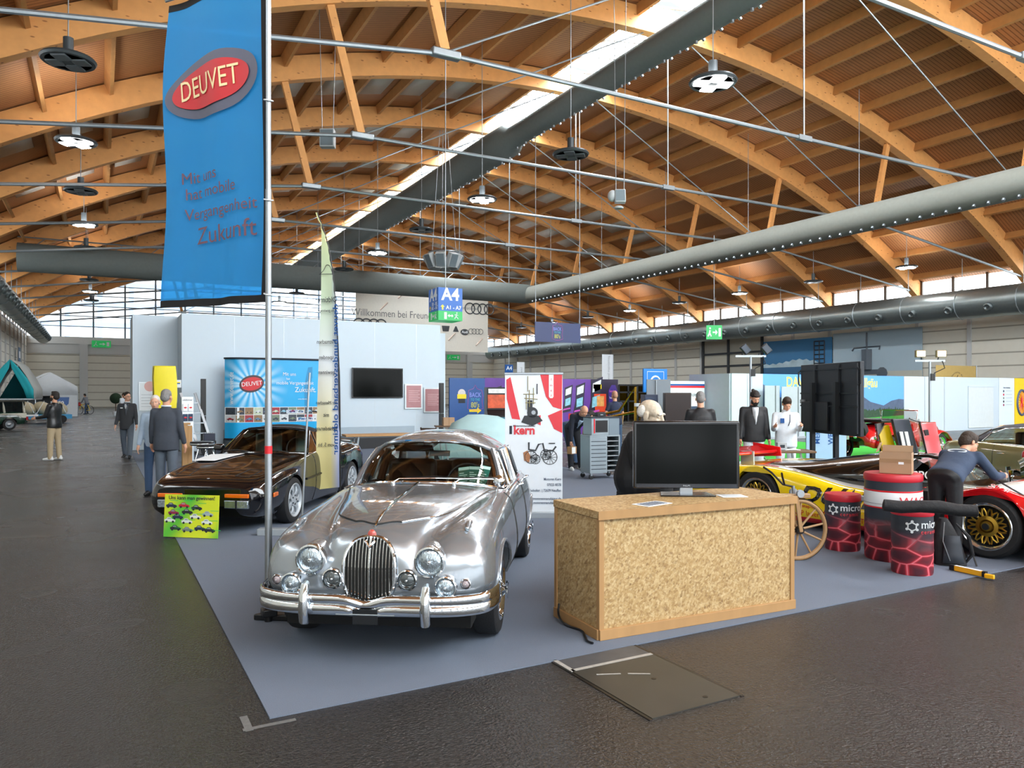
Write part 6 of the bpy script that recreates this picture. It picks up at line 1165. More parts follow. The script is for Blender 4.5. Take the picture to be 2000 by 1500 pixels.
for s_ in (-1, 1): MB().beam((0, s_ * .075, .38), (-.06, s_ * .06, .86), .03, .05, (1, 0, 0)).build('fork_blade', ash, ve, bevel=.006)
MB().box((-.5, 0, .84), (1.3, .09, .06)).build('frame_beam', ash, ve, bevel=.012); MB().ell((-.72, 0, .92), (.2, .09, .035)).build('saddle', mat('brown_hide', '4a2d1c', .5), ve); MB().cyl((-.06, 0, .84), (-.07, 0, .97), .022).build('steering_post', alu, ve)
MB().tube([(-.07, 0, .96), (-.2, .02, .99), (-.32, .1, 1.14), (-.38, .2, 1.2)], .013, 8).build('handlebar', iron, ve); MB().tube([(-.07, 0, .96), (-.2, -.02, .99), (-.28, -.12, 1.1), (-.33, -.2, 1.16)], .013, 8).build('handlebar', iron, ve); [MB().beam((-1.12, s_ * .06, .4), (-.95, s_ * .045, .84), .025, .045, (1, 0, 0)).build('rear_stay', ash, ve) for s_ in (-1, 1)]
for y in (.09, -.09): MB().lathe([(.05, -.02), (.05, .02)], 14, (-.02, y, .88), 'Y').build('bracket', silverp, ve)
# ---------------------------------------------------------------- background stands
def bl(name, label, cat, x0, y0, x1, y1, pl, m, th=.03, group=None, z0=None, part='panel'):
    a, b_, c_ = pl(x0, y1), pl(x1, y1), pl(x0, y0); x = b_ - a; x.z = 0; w = x.length; h = c_.z - a.z
    t = thing(name, label, cat, (0, 0, 0), 0, group); t.matrix_world = frame(a if z0 is None else V((a.x, a.y, z0)), x, (0, 0, 1))
    if z0 is not None: h = c_.z - z0
    MB().bb((0, 0, -th), (w, h, 0)).build(part, m, t); return t, w, h
Yp = lambda Y: (lambda px, py: onY(px, py, Y)); Xp = lambda X: (lambda px, py: onX(px, py, X))
def rect(t, x0, y0, x1, y1, m, nm, z=.002, th=.002): return MB().bb((x0, y0, z), (x1, y1, z + th)).build(nm, m, t)
L2 = lambda x, y, z=.004, r=0: frame((x, y, z), (math.cos(r), math.sin(r), 0), (-math.sin(r), math.cos(r), 0))
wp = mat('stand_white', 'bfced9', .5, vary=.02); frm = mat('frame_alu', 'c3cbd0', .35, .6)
# the club's tall white stand
def wallbox(name, label, a, b_, m=wp, seams=()):
    t = thing(name, label, 'partition', (a[0], a[1], 0)); d = [b_[i] - a[i] for i in range(3)]; MB().bb((0, 0, 0), d).build('panel', m, t)
    for s_ in seams: MB().bb((s_ - .004, -.003, 0), (s_ + .004, .0, d[2])).build('panel_joint', frm, t)
    return t
wallbox('stand_wall', 'tall white exhibition wall behind the blue pop-up display', (2.15, 24.55, 0), (10.55, 28.0, 4.15), seams=(1.5, 3.0, 4.5, 6.0, 7.5)); wallbox('stand_wall', 'narrow grey-white wall section with a framed notice near the yellow cloth', (.88, 25.9, 0), (2.15, 28.0, 4.17)); wallbox('stand_wall', 'slim white wall end stepping back beside the column loudspeaker', (10.56, 27.2, 0), (11.9, 28, 4.1))
pd = thing('stage', 'low black stage podium under the blue display', 'stage', (3.3, 22.9, .008)); MB().bb((0, 0, 0), (6.2, 1.5, .34)).build('deck', mat('stage_black', '14161a', .5), pd); MB().bb((0, 1.44, .34), (6.2, 1.5, .62)).build('grey_plinth', mat('plinth_grey', '9fb0bd', .6), pd)
# pop-up display
D = thing('display_wall', 'curved bright blue pop-up display wall with red oval emblem and photo strip', 'display'); x0 = onY(441, 858, 23.7); x1 = onY(642, 858, 23.7); DW = (x1 - x0).length; D.matrix_world = frame((x0.x, 23.7, .352), (1, 0, 0), (0, 0, 1)); DH = 2.45
dz = lambda x: .16 * (1 - ((x / DW) * 2 - 1) ** 2) - .22 * max(0, .09 - x / DW) / .09
mb_ = mat('display_blue', '16a3de', .3, vary=.05, scale=.8); nt = mb_.node_tree; tc = nt.nodes.new('ShaderNodeTexCoord'); mp = nt.nodes.new('ShaderNodeMapping'); mp.inputs['Location'].default_value = (-.72, -1.65, 0); nt.links.new(tc.outputs['Object'], mp.inputs[0]); gr = nt.nodes.new('ShaderNodeTexGradient'); gr.gradient_type = 'RADIAL'; nt.links.new(mp.outputs[0], gr.inputs[0]); ws = nt.nodes.new('ShaderNodeMath'); ws.operation = 'MULTIPLY'; ws.inputs[1].default_value = 110; nt.links.new(gr.outputs[0], ws.inputs[0]); sn = nt.nodes.new('ShaderNodeMath'); sn.operation = 'SINE'; nt.links.new(ws.outputs[0], sn.inputs[0])
ln_ = nt.nodes.new('ShaderNodeVectorMath'); ln_.operation = 'LENGTH'; nt.links.new(mp.outputs[0], ln_.inputs[0]); fo = nt.nodes.new('ShaderNodeMapRange'); fo.inputs[1].default_value = .3; fo.inputs[2].default_value = 1.1; fo.inputs[3].default_value = .75; fo.inputs[4].default_value = 0; nt.links.new(ln_.outputs['Value'], fo.inputs[0]); s2 = nt.nodes.new('ShaderNodeMapRange'); s2.inputs[1].default_value = -1; nt.links.new(sn.outputs[0], s2.inputs[0]); pr_ = nt.nodes.new('ShaderNodeMath'); pr_.operation = 'MULTIPLY'; nt.links.new(fo.outputs[0], pr_.inputs[0]); nt.links.new(s2.outputs[0], pr_.inputs[1])
bm_x = nt.nodes.new('ShaderNodeMix'); bm_x.data_type = 'RGBA'; nt.links.new(pr_.outputs[0], bm_x.inputs[0]); old = nt.nodes['Principled BSDF'].inputs['Base Color'].links[0].from_socket; nt.links.new(old, bm_x.inputs[6]); bm_x.inputs[7].default_value = lin('d9f2ff'); nt.links.new(bm_x.outputs[2], nt.nodes['Principled BSDF'].inputs['Base Color'])
MB().grid([[(lerp(0, DW, i / 30), y, dz(lerp(0, DW, i / 30))) for i in range(31)] for y in (0, DH / 2, DH)]).build('panel', mb_, D, smooth=180); MB().grid([[(lerp(0, DW, i / 30), y, dz(lerp(0, DW, i / 30)) + .006) for i in range(31)] for y in (DH - .03, DH + .02)]).build('top_edge', ink, D, solid=.05); MB().grid([[(lerp(0, DW, i / 30), y, dz(lerp(0, DW, i / 30)) + .006) for i in range(31)] for y in (-.0, .05)]).build('base_edge', ink, D, solid=.05)
def cd_(o, l):
    for v in o.data.vertices: v.co.z = v.co.z * .2 + dz(v.co.x) + l
    return o
disc(oval(.72, 1.68, .35, .26, 40, .12), .72, 1.68, 4, .006, 'emblem_border', mat('emblem_dark', '3b2a33', .4), D, lambda x, y: dz(x)); disc(oval(.72, 1.68, .30, .20, 40, .12), .72, 1.68, 4, .012, 'emblem_field', mat('emblem_red2', 'c81f2a', .35), D, lambda x, y: dz(x))
for s_, sz, x, y, r in (('DEUVET', .18, .72, 1.68, .1), ('Mit uns', .15, 1.82, 1.98, 0), ('hat', .1, 1.78, 1.84, 0), ('mobile Vergangenheit', .145, 2.0, 1.71, 0), ('Zukunft.', .22, 2.32, 1.5, 0), ('www.deuvet.de', .06, 2.25, 1.22, 0), ('www.deuvet.de', .17, .16, 1.55, math.pi / 2)): cd_(text('display_lettering', s_, sz, paper, D, L2(x, y, 0, r), .0005, 0, sx=.9 if sz != .19 else .75), .02)
tr_m = mat('truck_ghost', '0f83b8', .4); cd_(MB().prism([(2.3, .85, 0), (3.0, .85, 0), (3.0, 2.3, 0), (2.4, 2.2, 0), (2.28, 1.6, 0)], (0, 0, .001)).build('truck_picture', tr_m, D), .004)
rng = random.Random(4); pc = ['5b7fa0', '9c2f3a', '6f7f6a', 'c7cdd2', '38404c', '7fb0c9', '8a6f52', 'b9c7b0']
bd_ = MB(); bd_.grid([[(lerp(0, DW, i / 30), y, dz(lerp(0, DW, i / 30)) + .004) for i in range(31)] for y in (.52, .98)]); bd_.build('strip_backing', paper, D)
for r_ in range(2):
    for i in range(12):
        xx = .02 + i * (DW - .04) / 12; c_ = pc[rng.randrange(8)]; o = cd_(MB().bb((xx, .53 + r_ * .225, 0), (xx + (DW - .04) / 12 - .012, .74 + r_ * .225, .003)).build('photo', mat('photo_' + c_, c_, .4, vary=.5, scale=9), D), .006)
        b1, b2, b3 = MB(), MB(), MB(); minicar(b1, b2, b3, xx + .12, .62 + r_ * .225, .17, rng.choice((-1, 1))); c2 = pc[rng.randrange(8)]; cd_(b1.build('car_picture', mat('photo_' + c2, c2, .4), o), .011); cd_(b2.build('picture_wheels', ink, o), .013)
for s_, x, y in (('DEUVET 70H', 2.0, .83), ('BN MW 77H', 2.32, .60)): o = cd_(MB().bb((x - .27, y - .055, 0), (x + .27, y + .055, .003)).build('plate_picture', paper, D), .012); cd_(text('plate_lettering', s_, .11, signblue, o, L2(x, y, 0), .0005, .01, sx=.8), .018)
# things on and before the wall
t, w, h = bl('television', 'black flat television mounted on the tall white wall', 'television', 688, 718, 787, 777, Yp(24.46), MATS['gloss_black'], .06, part='cabinet'); rect(t, .03, .03, w - .03, h - .03, MATS['tv_screen'], 'screen')
for i, (xa, ya, xb, yb) in enumerate(((791, 750, 825, 799), (828, 757, 862, 806))):
    t, w, h = bl('poster_frame', ('framed pink-brown text poster hung next to the wall television', 'framed pink-brown text poster half behind the column loudspeaker')[i], 'picture frame', xa, ya, xb, yb, Yp(24.5), frm, .03, part='frame'); rect(t, .05, .05, w - .05, h - .05, mat('rose_print', 'a9787c', .4, vary=.15), 'poster'); b = MB(); [b.bb((w * .2, h * (.3 + .07 * k), .0045), (w * (.85 - .1 * (k % 2)), h * (.315 + .07 * k), .006)) for k in range(7)]; b.build('print', mat('pale_rose', 'd9b9ba', .5), t)
def column(px, y0, y1, Y, label, zb=0):
    p = onY(px, y1, Y); t = thing('column_loudspeaker', label, 'loudspeaker', (p.x, Y, zb)); z1 = onY(px, y0, Y).z - zb; MB().bb((-.07, -.07, .05), (.07, .07, z1 * .5)).build('lower_column', black, t, bevel=.008); MB().bb((-.07, -.07, z1 * .5 + .015), (.07, .07, z1)).build('upper_column', black, t, bevel=.008); MB().bb((-.05, -.05, z1 * .5), (.05, .05, z1 * .5 + .02)).build('collar', silverp, t); MB().bb((-.22, -.25, 0), (.22, .2, .06)).build('base', black, t, bevel=.01)
column(397, 740, 868, 23.6, 'slim black column loudspeaker standing before the white wall beside the stage'); column(862, 748, 842, 23.9, 'slim black column loudspeaker on the stage beside the framed posters', 0)
t, w, h = bl('notice_frame', 'white framed notice with small oval emblem on the wall section by the suited man', 'picture frame', 271, 746, 303, 803, Yp(25.87), frm, .03, part='frame'); rect(t, .03, .03, w - .03, h - .03, paper, 'notice'); b = MB(); [b.bb((w * .15, h * (.15 + .1 * k), .004), (w * .85, h * (.165 + .1 * k), .0055)) for k in range(5)]; b.build('print', silverp, t); MB().lathe([(.001, .005), (.16, .005)], 20, (w * .68, h * .85, 0), cap=False).build('emblem', mat('dusty_pink', 'd8a8a0', .5), t)
t, w, h = bl('small_sign', 'small white stand-number sign with yellow and blue mark at the wall corner', 'sign', 343, 742, 354, 757, Yp(24.5), paper, .01); rect(t, w * .2, h * .45, w * .8, h * .6, signblue, 'mark'); rect(t, w * .2, h * .6, w * .8, h * .75, yellowp, 'mark')
yq = onY(317, 840, 21.5); yt = thing('draped_stand', 'tall display stand draped in bright yellow cloth', 'display stand', (yq.x, 21.5, 0)); yc = mat('yellow_satin', 'e2d21c', .5, bump=.3, bscale=3); MB().grid([[(x + .03 * math.sin(3 * z + x * 8), y + .02 * math.sin(9 * x + 2 * z), z) for x, y in ((-.17, .3), (-.2, 0), (-.18, -.28), (.0, -.3), (.2, -.29), (.3, -.28), (.3, .0), (.28, .3))] for z in (.3, .7, 1.2, 1.7, 2.15, 2.4, 2.45)], cv=True).build('drape', yc, yt, smooth=60, solid=.01); MB().bb((-.16, -.26, .0), (.27, .27, 2.44)).build('core', black, yt)
MB().grid([[(-.215, lerp(-.27, .28, i / 6), z + .03 * math.sin(i * 2)) for i in range(7)] for z in (1.3, 1.7, 2.1, 2.38)]).build('fringe', mat('gold_lace', '8f7a12', .6, vary=.5, scale=14), yt, solid=.012)
bq = onY(366, 880, 20.5); br_ = thing('brochure_stand', 'white brochure stand with small red oval cards behind the charcoal-suited man', 'brochure stand', (bq.x, 20.5, 0), .2); MB().bb((-.14, -.02, .9), (.14, .02, 1.66)).build('back_board', paper, br_); MB().bb((-.13, -.08, .05), (.13, .06, .9)).build('pedestal', wp, br_)
for x in (-.065, .065):
    for z in (1.05, 1.3): MB().bb((x - .055, -.05, z), (x + .055, -.03, z + .18)).build('card', paper if z > 1.2 else slate, br_); MB().ell((x, -.055, z + .09), (.035, .004, .02), 10, 6).build('card_emblem', redp, br_)
text('stand_lettering', 'oldtimer', .07, ink, br_, frame((0, -.022, 1.58), (1, 0, 0), (0, 0, 1)), .0005)
lq = onY(383, 870, 23.8); la = thing('step_ladder', 'aluminium step ladder leaning beside the brochure stand', 'ladder', (lq.x - .05, 23.2, .008), rad(10))
for x in (-.2, .2): MB().beam((x + .25, -.2, 0), (x - .1, .5, 1.75), .03, .07, (1, 0, 0)).build('rail', alu, la)
for k in range(1, 6): MB().bb((-.2 + .25 - .06 * k, -.2 + .12 * k - .04, .29 * k), (.2 + .25 - .06 * k, -.2 + .12 * k + .04, .29 * k + .03)).build('tread', alu, la)
MB().bb((-.25, .1, .85), (-.15, .2, 1.2)).build('blue_cover', signblue, la)
wq = gp(366, 912); wd = thing('pine_post_frame', 'pale pine board upright standing before the ladder by the suited man', 'post', (wq.x, wq.y, 0), .1); MB().bb((-.12, -.05, 0), (.0, .05, 1.02)).build('post', woodl, wd, bevel=.006); MB().bb((.0, -.05, 0), (.1, .04, .98)).build('board', woodl, wd, bevel=.006); MB().bb((-.16, -.06, 1.0), (.06, .06, 1.05)).build('cap', woodl, wd, bevel=.006)
for i, (px, py, d) in enumerate(((395, 862, 17.5), (410, 868, 16.2))):
    q = at_d(px, py, d); stl = thing('bar_stool', ('round black padded stool beside the stage, half hidden by another stool', 'round black padded stool with chrome legs behind the black convertible')[i], 'stool', (q.x, q.y, 0)); zt = q.z; MB().lathe([(.001, zt - .09), (.25, zt - .09), (.27, zt - .06), (.27, zt - .02), (.25, zt), (.001, zt + .01)], 24).build('seat', mat('black_vinyl_seat', '17181c', .3), stl); MB().lathe([(.272, zt - .07), (.276, zt - .05), (.272, zt - .04)], 24, cap=False).build('trim_ring', chrome, stl)
    for k in range(4): a = k * math.pi / 2 + .6; MB().cyl((.08 * math.cos(a), .08 * math.sin(a), zt - .09), (.26 * math.cos(a), .26 * math.sin(a), 0), .014).build('leg', chrome, stl)
mq = onY(407, 866, 22.85); mx_ = thing('sound_mixer', 'small black audio mixer box beside the column loudspeaker', 'audio device', (mq.x, 22.7, .0)); MB().bb((-.17, -.15, .0), (.17, .15, .42)).build('flight_case', black, mx_, bevel=.01); MB().bb((-.15, -.13, .42), (.15, .13, .62)).build('mixer', mat('mixer_body', '20263a', .4), mx_, bevel=.01); [MB().lathe([(.015, 0), (.012, .03)], 8, (-.1 + .05 * k, 0, .62)).build('knob', silverp, mx_) for k in range(5)]
cq = onY(630, 800, 22.2); cs = thing('coat_stand', 'black bent-tube stand before the blue display near the feather flag', 'stand', (cq.x, 22.2, 0)); [MB().tube([(.04 * k, 0, 0), (.04 * k, 0, 1.0), (.04 * k + .02 * k, 0, 1.12), (.2 * k, 0, 1.22), (.3 * k, 0, 1.22)], .02, 8).build('tube', black, cs) for k in (-1, 1)]; MB().bb((-.2, -.2, 0), (.2, .2, .03)).build('base', black, cs)
def table(name, label, p, rz, w, d, h, m): 
    t = thing(name, label, 'table', p, rz); MB().bb((-w / 2, -d / 2, h - .035), (w / 2, d / 2, h)).build('table_top', m, t, bevel=.004)
    for sx_ in (-1, 1):
        for sy in (-1, 1): MB().beam((sx_ * (w / 2 - .25), sy * (d / 2 - .06), h - .04), (sx_ * (w / 2 - .12), sy * (d / 2 - .05), 0), .03, .03).build('leg', steel, t)
    return t
tp = at_d(760, 850, 14.5); table('folding_table', 'long brown beer-table behind the roof of the silver saloon', (tp.x + .3, tp.y + .2, .008), -.12, 2.2, .5, .95, woodl); bt2 = at_d(892, 838, 20.6); table('folding_table', 'small brown wooden table beside the car under pale cloth', (bt2.x - .1, bt2.y, .008), -.3, 1.0, .5, .86, mat('brown_table', '5f4630', .5)); tbx = thing('carton', 'brown carton standing on the small wooden table by the blue wall', 'box', (bt2.x - .25, bt2.y, .870), -.2); MB().bb((-.15, -.1, 0), (.15, .1, .22)).build('carton_body', MATS['brown_cardboard'], tbx); MB().bb((-.02, -.101, .0), (.02, -.1, .22)).build('tape', MATS['box_tape'], tbx)
def fold_chair(p, rz, label):
    t = thing('folding_chair', label, 'chair', p, rz); dkw = mat('dark_wood', '3f2f22', .5); MB().bb((-.2, -.18, .44), (.2, .2, .47)).build('seat', dkw, t); MB().bb((-.2, .24, .78), (.2, .26, .95)).build('backrest', dkw, t)
    for s_ in (-1, 1): MB().beam((s_ * .19, -.22, 0), (s_ * .19, .26, .96), .025, .03, (1, 0, 0)).build('leg', dkw, t); MB().beam((s_ * .16, .24, 0), (s_ * .16, -.15, .46), .025, .03, (1, 0, 0)).build('leg', dkw, t)
q = at_d(846, 842, 17.5); fold_chair((q.x, q.y, 0), 2.3, 'dark wooden folding chair behind the silver saloon roof beside the column loudspeaker')
# car under a pale sheet
q = at_d(975, 842, 17.0); cvx = thing('covered_car', 'show car hidden under a pale turquoise dust sheet behind the silver saloon', 'car', (q.x, q.y + 1.0, 0), 1.0); shm = mat('turquoise_sheet', 'a9ccd0', .85, bump=.4, bscale=2.5)
MB().grid([[(x, y * w_ + .02 * math.sin(9 * x), max(.05, z * (1 - .02 * math.sin(14 * x + 9 * y)))) for y, z in ((-1.02, .1), (-.95, .55), (-.8, z1 * .86), (-.45, z1), (0, z1 * 1.02), (.45, z1), (.8, z1 * .86), (.95, .55), (1.02, .1))] for x, w_, z1 in ((-2.1, .75, .4), (-1.9, .85, .75), (-.9, .9, .85), (-.5, .88, .95), (-.1, .84, 1.2), (.9, .84, 1.2), (1.4, .86, 1.05), (2.0, .8, .85), (2.1, .7, .3))]).build('dust_sheet', shm, cvx, smooth=60, solid=.01)
# blue and arcade walls
t, w, h = bl('graphic_wall', 'dark blue graphic wall with yellow arrow and colourful retro lettering', 'graphic wall', 878, 738, 947, 850, Yp(30.5), mat('graphic_blue', '1d4f8f', .4), .1, z0=0)
def neon(t, x, y, s):
    for q_, sz, dy, m in (('BACK', .30, .22, mat('neon_violet', '7f8bd8', .4)), ('TO THE', .17, 0, mat('neon_teal', '38a9b8', .4)), ("80's", .36, -.26, mat('neon_yellow', 'b9b84a', .4))): text('retro_lettering', q_, sz * s, m, t, L2(x, y + dy * s, .004), .0005, .012, sx=.8)
    b = MB(); b.tube([(x + dx * s, y + dy * s, .006) for dx, dy in ((-.34, .45), (-.1, .52), (0, .7), (.1, .52), (.34, .45), (.4, .2), (.36, -.1), (.42, -.42), (.1, -.5), (-.1, -.5), (-.4, -.42))], .01 * s, 5, closed=True); b.build('neon_outline', mat('neon_pink', 'c45aa8', .4), t)
def crest(t, x, y, s): MB().lathe([(.001, .004), (.17 * s, .004)], 20, (x, y + .2 * s, 0), cap=False).build('crest_dome', mat('checker_print', 'd8d2cf', .5, vary=.5, scale=30), t); rect(t, x - .2 * s, y - .02 * s, x + .2 * s, y + .16 * s, yellowp, 'crest_band', .006); rect(t, x - .15 * s, y - .2 * s, x + .15 * s, y - .02 * s, ink, 'crest_base', .006)
crest(t, w * .34, h * .63, 1.1); neon(t, w * .72, h * .60, .95); MB().prism([(w * .55, h * .375, .004), (w * .78, h * .375, .004), (w * .78, h * .34, .004), (w * .9, h * .4, .004), (w * .78, h * .455, .004), (w * .78, h * .425, .004), (w * .55, h * .425, .004)], (0, 0, .002)).build('arrow', yellowp, t); text('wall_lettering', 'SOMMER', .2, yellowp, t, L2(w * .72, h * .27), .0005, .012)
pur = mat('arcade_purple', '5b2f8c', .4, vary=.5, scale=1.2)
def arcade(t, x, y, s, tilt=.12, m=None):
    MB().prism([(x, y, .003), (x + .5 * s, y + .08 * s, .003), (x + .62 * s, y + 1.35 * s, .003), (x + .16 * s, y + 1.2 * s, .003), (x + .14 * s, y + .6 * s, .003)], (0, 0, .002)).build('cabinet_picture', m or mat('arcade_dark', '1d1830', .4), t)
    MB().prism([(x + .2 * s, y + .82 * s, .006), (x + .52 * s, y + .92 * s, .006), (x + .55 * s, y + 1.25 * s, .006), (x + .22 * s, y + 1.12 * s, .006)], (0, 0, .002)).build('marquee_picture', mat('arcade_pale', 'cfd6d9', .4, vary=.3, scale=8), t); MB().prism([(x + .18 * s, y + .32 * s, .006), (x + .48 * s, y + .4 * s, .006), (x + .5 * s, y + .75 * s, .006), (x + .2 * s, y + .66 * s, .006)], (0, 0, .002)).build('screen_picture', mat('arcade_cyan', '7fb9c9', .4, vary=.6, scale=9), t); MB().prism([(x + .05 * s, y + .12 * s, .006), (x + .48 * s, y + .2 * s, .006), (x + .48 * s, y + .26 * s, .006), (x + .1 * s, y + .2 * s, .006)], (0, 0, .002)).build('panel_picture', mat('arcade_pink', 'b447a8', .4), t)
t, w, h = bl('graphic_wall', 'purple arcade-picture wall beside the dark blue arrow wall', 'graphic wall', 947, 738, 1010, 850, Yp(30.5), pur, .1, z0=0)
for k in range(2): arcade(t, .15 + .75 * k, .55, 1.15)
q = at_d(968, 830, 25.5); am = thing('arcade_machine', 'black arcade machine with bright printed front before the purple wall', 'arcade machine', (q.x, q.y, 0), rad(-18)); MB().prism([(-.33, -.4, 0), (-.33, .4, 0), (-.33, .4, 1.95), (-.33, -.2, 1.95), (-.33, -.2, 1.2), (-.33, -.42, 1.0)], (.66, 0, 0)).build('cabinet', black, am); MB().bb((-.3, -.22, 1.25), (.3, -.205, 1.7)).build('screen_print', mat('arcade_sun', 'c9542e', .4, vary=.7, scale=7), am); MB().bb((-.28, -.215, 1.75), (.28, -.2, 1.9)).build('marquee', mat('arcade_white', 'dfe3e4', .4, vary=.4, scale=9), am); MB().bb((-.3, -.43, .5), (.3, -.405, .95)).build('lower_print', mat('arcade_teal', '3b7f93', .4, vary=.7, scale=8), am)
t, w, h = bl('graphic_wall', 'purple arcade-picture wall with orange game cabinet behind the tool trolley', 'graphic wall', 1098, 740, 1207, 860, Yp(25.6), pur, .1, z0=0)
for k, s_ in enumerate((.85, 1.0, 1.25)): arcade(t, -.02 + .42 * k + .1 * k * k, .95 - .1 * k, s_)
rect(t, w * .5, .3, w, h, mat('arcade_night', '21122e', .4), 'dark_field', .001); crest(t, w * .62, h * .84, 1.0); MB().prism([(w * .58, h * .42, .005), (w * .78, h * .42, .005), (w * .78, h * .74, .005), (w * .56, h * .74, .005)], (0, 0, .002)).build('orange_cabinet', mat('arcade_orange', 'd2421c', .4), t); rect(t, w * .61, h * .52, w * .74, h * .70, mat('arcade_apricot', 'e79a55', .4, vary=.6, scale=8), 'orange_screen', .008); rect(t, .3, h * .30, w * .8, h * .40, mat('arcade_red', 'b3161c', .4), 'red_bench', .006); MB().prism([(w * .84, h * .2, .006), (w * .95, h * .2, .006), (w * .985, h * .8, .006), (w * .95, h * .9, .006), (w * .88, h * .9, .006), (w * .82, h * .8, .006)], (0, 0, .002)).build('shield_picture', mat('shield_violet', '3a1f7a', .4), t); text('shield_lettering', 'Superkult', .13, mat('neon_pink', 'c45aa8'), t, L2(w * .9, h * .79, .009), .0005, .01, sx=.7); text('shield_lettering', 'Testumgebung', .1, paper, t, L2(w * .9, h * .67, .009), .0005, .01, sx=.6)
# tool trolley
q = gp(1172, 934); q.z = .008; tt_ = thing('tool_trolley', 'grey workshop trolley with slotted front, castors and tool chest on top', 'tool trolley', q, rad(-9)); tg_ = mat('trolley_grey', '8f9ca3', .4, .2); TW = .66
for x in (-.3, .3):
    for y in (-.2, .2): o = MB().lathe([(.045, -.018), (.05, 0), (.045, .018)], 14, (x, y, .05), 'Y').build('castor', rubber, tt_); MB().bb((x - .02, y - .025, .07), (x + .02, y + .025, .13)).build('fork', steel, o)
MB().bb((-.34, -.23, .12), (.05, .23, .86)).build('body', tg_, tt_, bevel=.006); MB().bb((.05, .2, .12), (.34, .23, .86)).build('rear_panel', tg_, tt_); MB().bb((.31, -.23, .12), (.34, .23, .86)).build('side_post', tg_, tt_); MB().bb((-.34, -.23, .86), (.34, .23, .89)).build('worktop', tg_, tt_, bevel=.004)
b = MB()
for k in range(8): b.bb((-.31, -.234, .2 + k * .08), (.02, -.229, .212 + k * .08))
b.build('slots', ink, tt_)
for k in range(7): MB().bb((.06, -.22, .16 + k * .1), (.31, .2, .175 + k * .1)).build('shelf_board', silverp, tt_)
MB().bb((-.29, -.2, .89), (.10, .2, 1.24)).build('tool_chest', tg_, tt_, bevel=.006); MB().bb((-.2, -.206, .95), (.07, -.199, 1.19)).build('chest_window', black, tt_); MB().bb((-.24, -.207, .93), (-.215, -.2, 1.22)).build('red_label', redp, tt_); MB().bb((.10, -.2, .89), (.34, .2, 1.24)).build('tool_box', mat('trolley_slate', '74838d', .4, .2), tt_, bevel=.006); MB().bb((-.31, -.22, 1.24), (.36, .22, 1.26)).build('top_tray', ink, tt_)
o = thing('parts_case', 'small black parts case standing on the tool trolley', 'case', V((q.x, q.y, q.z + 1.262)) + V((.02, .02, 0)), -.1); MB().bb((-.1, -.06, 0), (.1, .06, .08)).build('case_body', black, o, bevel=.006); MB().bb((-.03, -.065, .03), (.03, -.06, .045)).build('clasp', silverp, o)
# golden chassis of a vehicle on display
q = gp(1240, 900); gc_ = thing('show_chassis', 'golden tube chassis with engine parts on display behind the robed figure', 'chassis', (q.x, q.y, .0), .3); gld = mat('gold_metal', 'c79a32', .25, .9)
for x in (-.55, .55): MB().tube([(x, -.4, .3), (x, -.4, 1.9 if x < 0 else 1.3), (x, .1, 1.3), (x, 1.2, 1.1), (x, 1.3, .3)], .035, 8).build('side_tube', gld, gc_)
for z, y in ((.35, -.4), (.8, -.4), (1.25, -.4), (1.1, 1.2), (1.0, -.4)): MB().cyl((-.55, y, z), (.55, y, z), .03).build('cross_tube', gld, gc_)
for z in (.5, .7, .9, 1.1): MB().tube([(-.4, -.42, z), (-.2, -.5, z + .05), (.1, -.5, z - .05), (.4, -.42, z + .04)], .04, 8).build('exhaust_pipe', gld, gc_)
for x in (-.25, .2): MB().lathe([(.1, 0), (.12, .1), (.1, .35)], 14, (x, -.3, .6)).build('cylinder', mat('cast_alloy', 'b5aa90', .4, .6), gc_); MB().ell((x, -.25, .45), (.18, .18, .14)).build('crankcase', MATS['cast_alloy'], gc_)
MB().bb((-.6, -.46, 1.42), (.6, -.4, 1.5)).build('white_beam', paper, gc_); [MB().tube([(x, -.45, .9), (x + .1, -.52, 1.15), (x - .05, -.48, 1.38), (x + .15, -.4, 1.6)], .035, 8).build('exhaust_pipe', gld, gc_) for x in (-.45, -.25, -.05, .15, .35)]
for x in (-.55, .55): o = MB().lathe([(.22, -.08), (.3, -.07), (.31, 0), (.3, .07), (.22, .08)], 24, (x, -.3, .31), 'X').build('wheel', rubber, gc_)
t, w, h = bl('glass_gate', 'dark glazed gate with pale interior lights beneath timber ceiling behind the gold chassis', 'gate', 1208, 752, 1262, 830, Yp(38), glass('gate_glass', '2a3238'), .02, z0=0); [MB().bb((x - .05, 0, 0), (x + .05, h, .06)).build('mullion', darkmetal, t) for x in (0, w / 3, 2 * w / 3, w)]; [MB().bb((0, y - .05, 0), (w, y + .05, .06)).build('transom', darkmetal, t) for y in (h * .55, h * .8, h)]
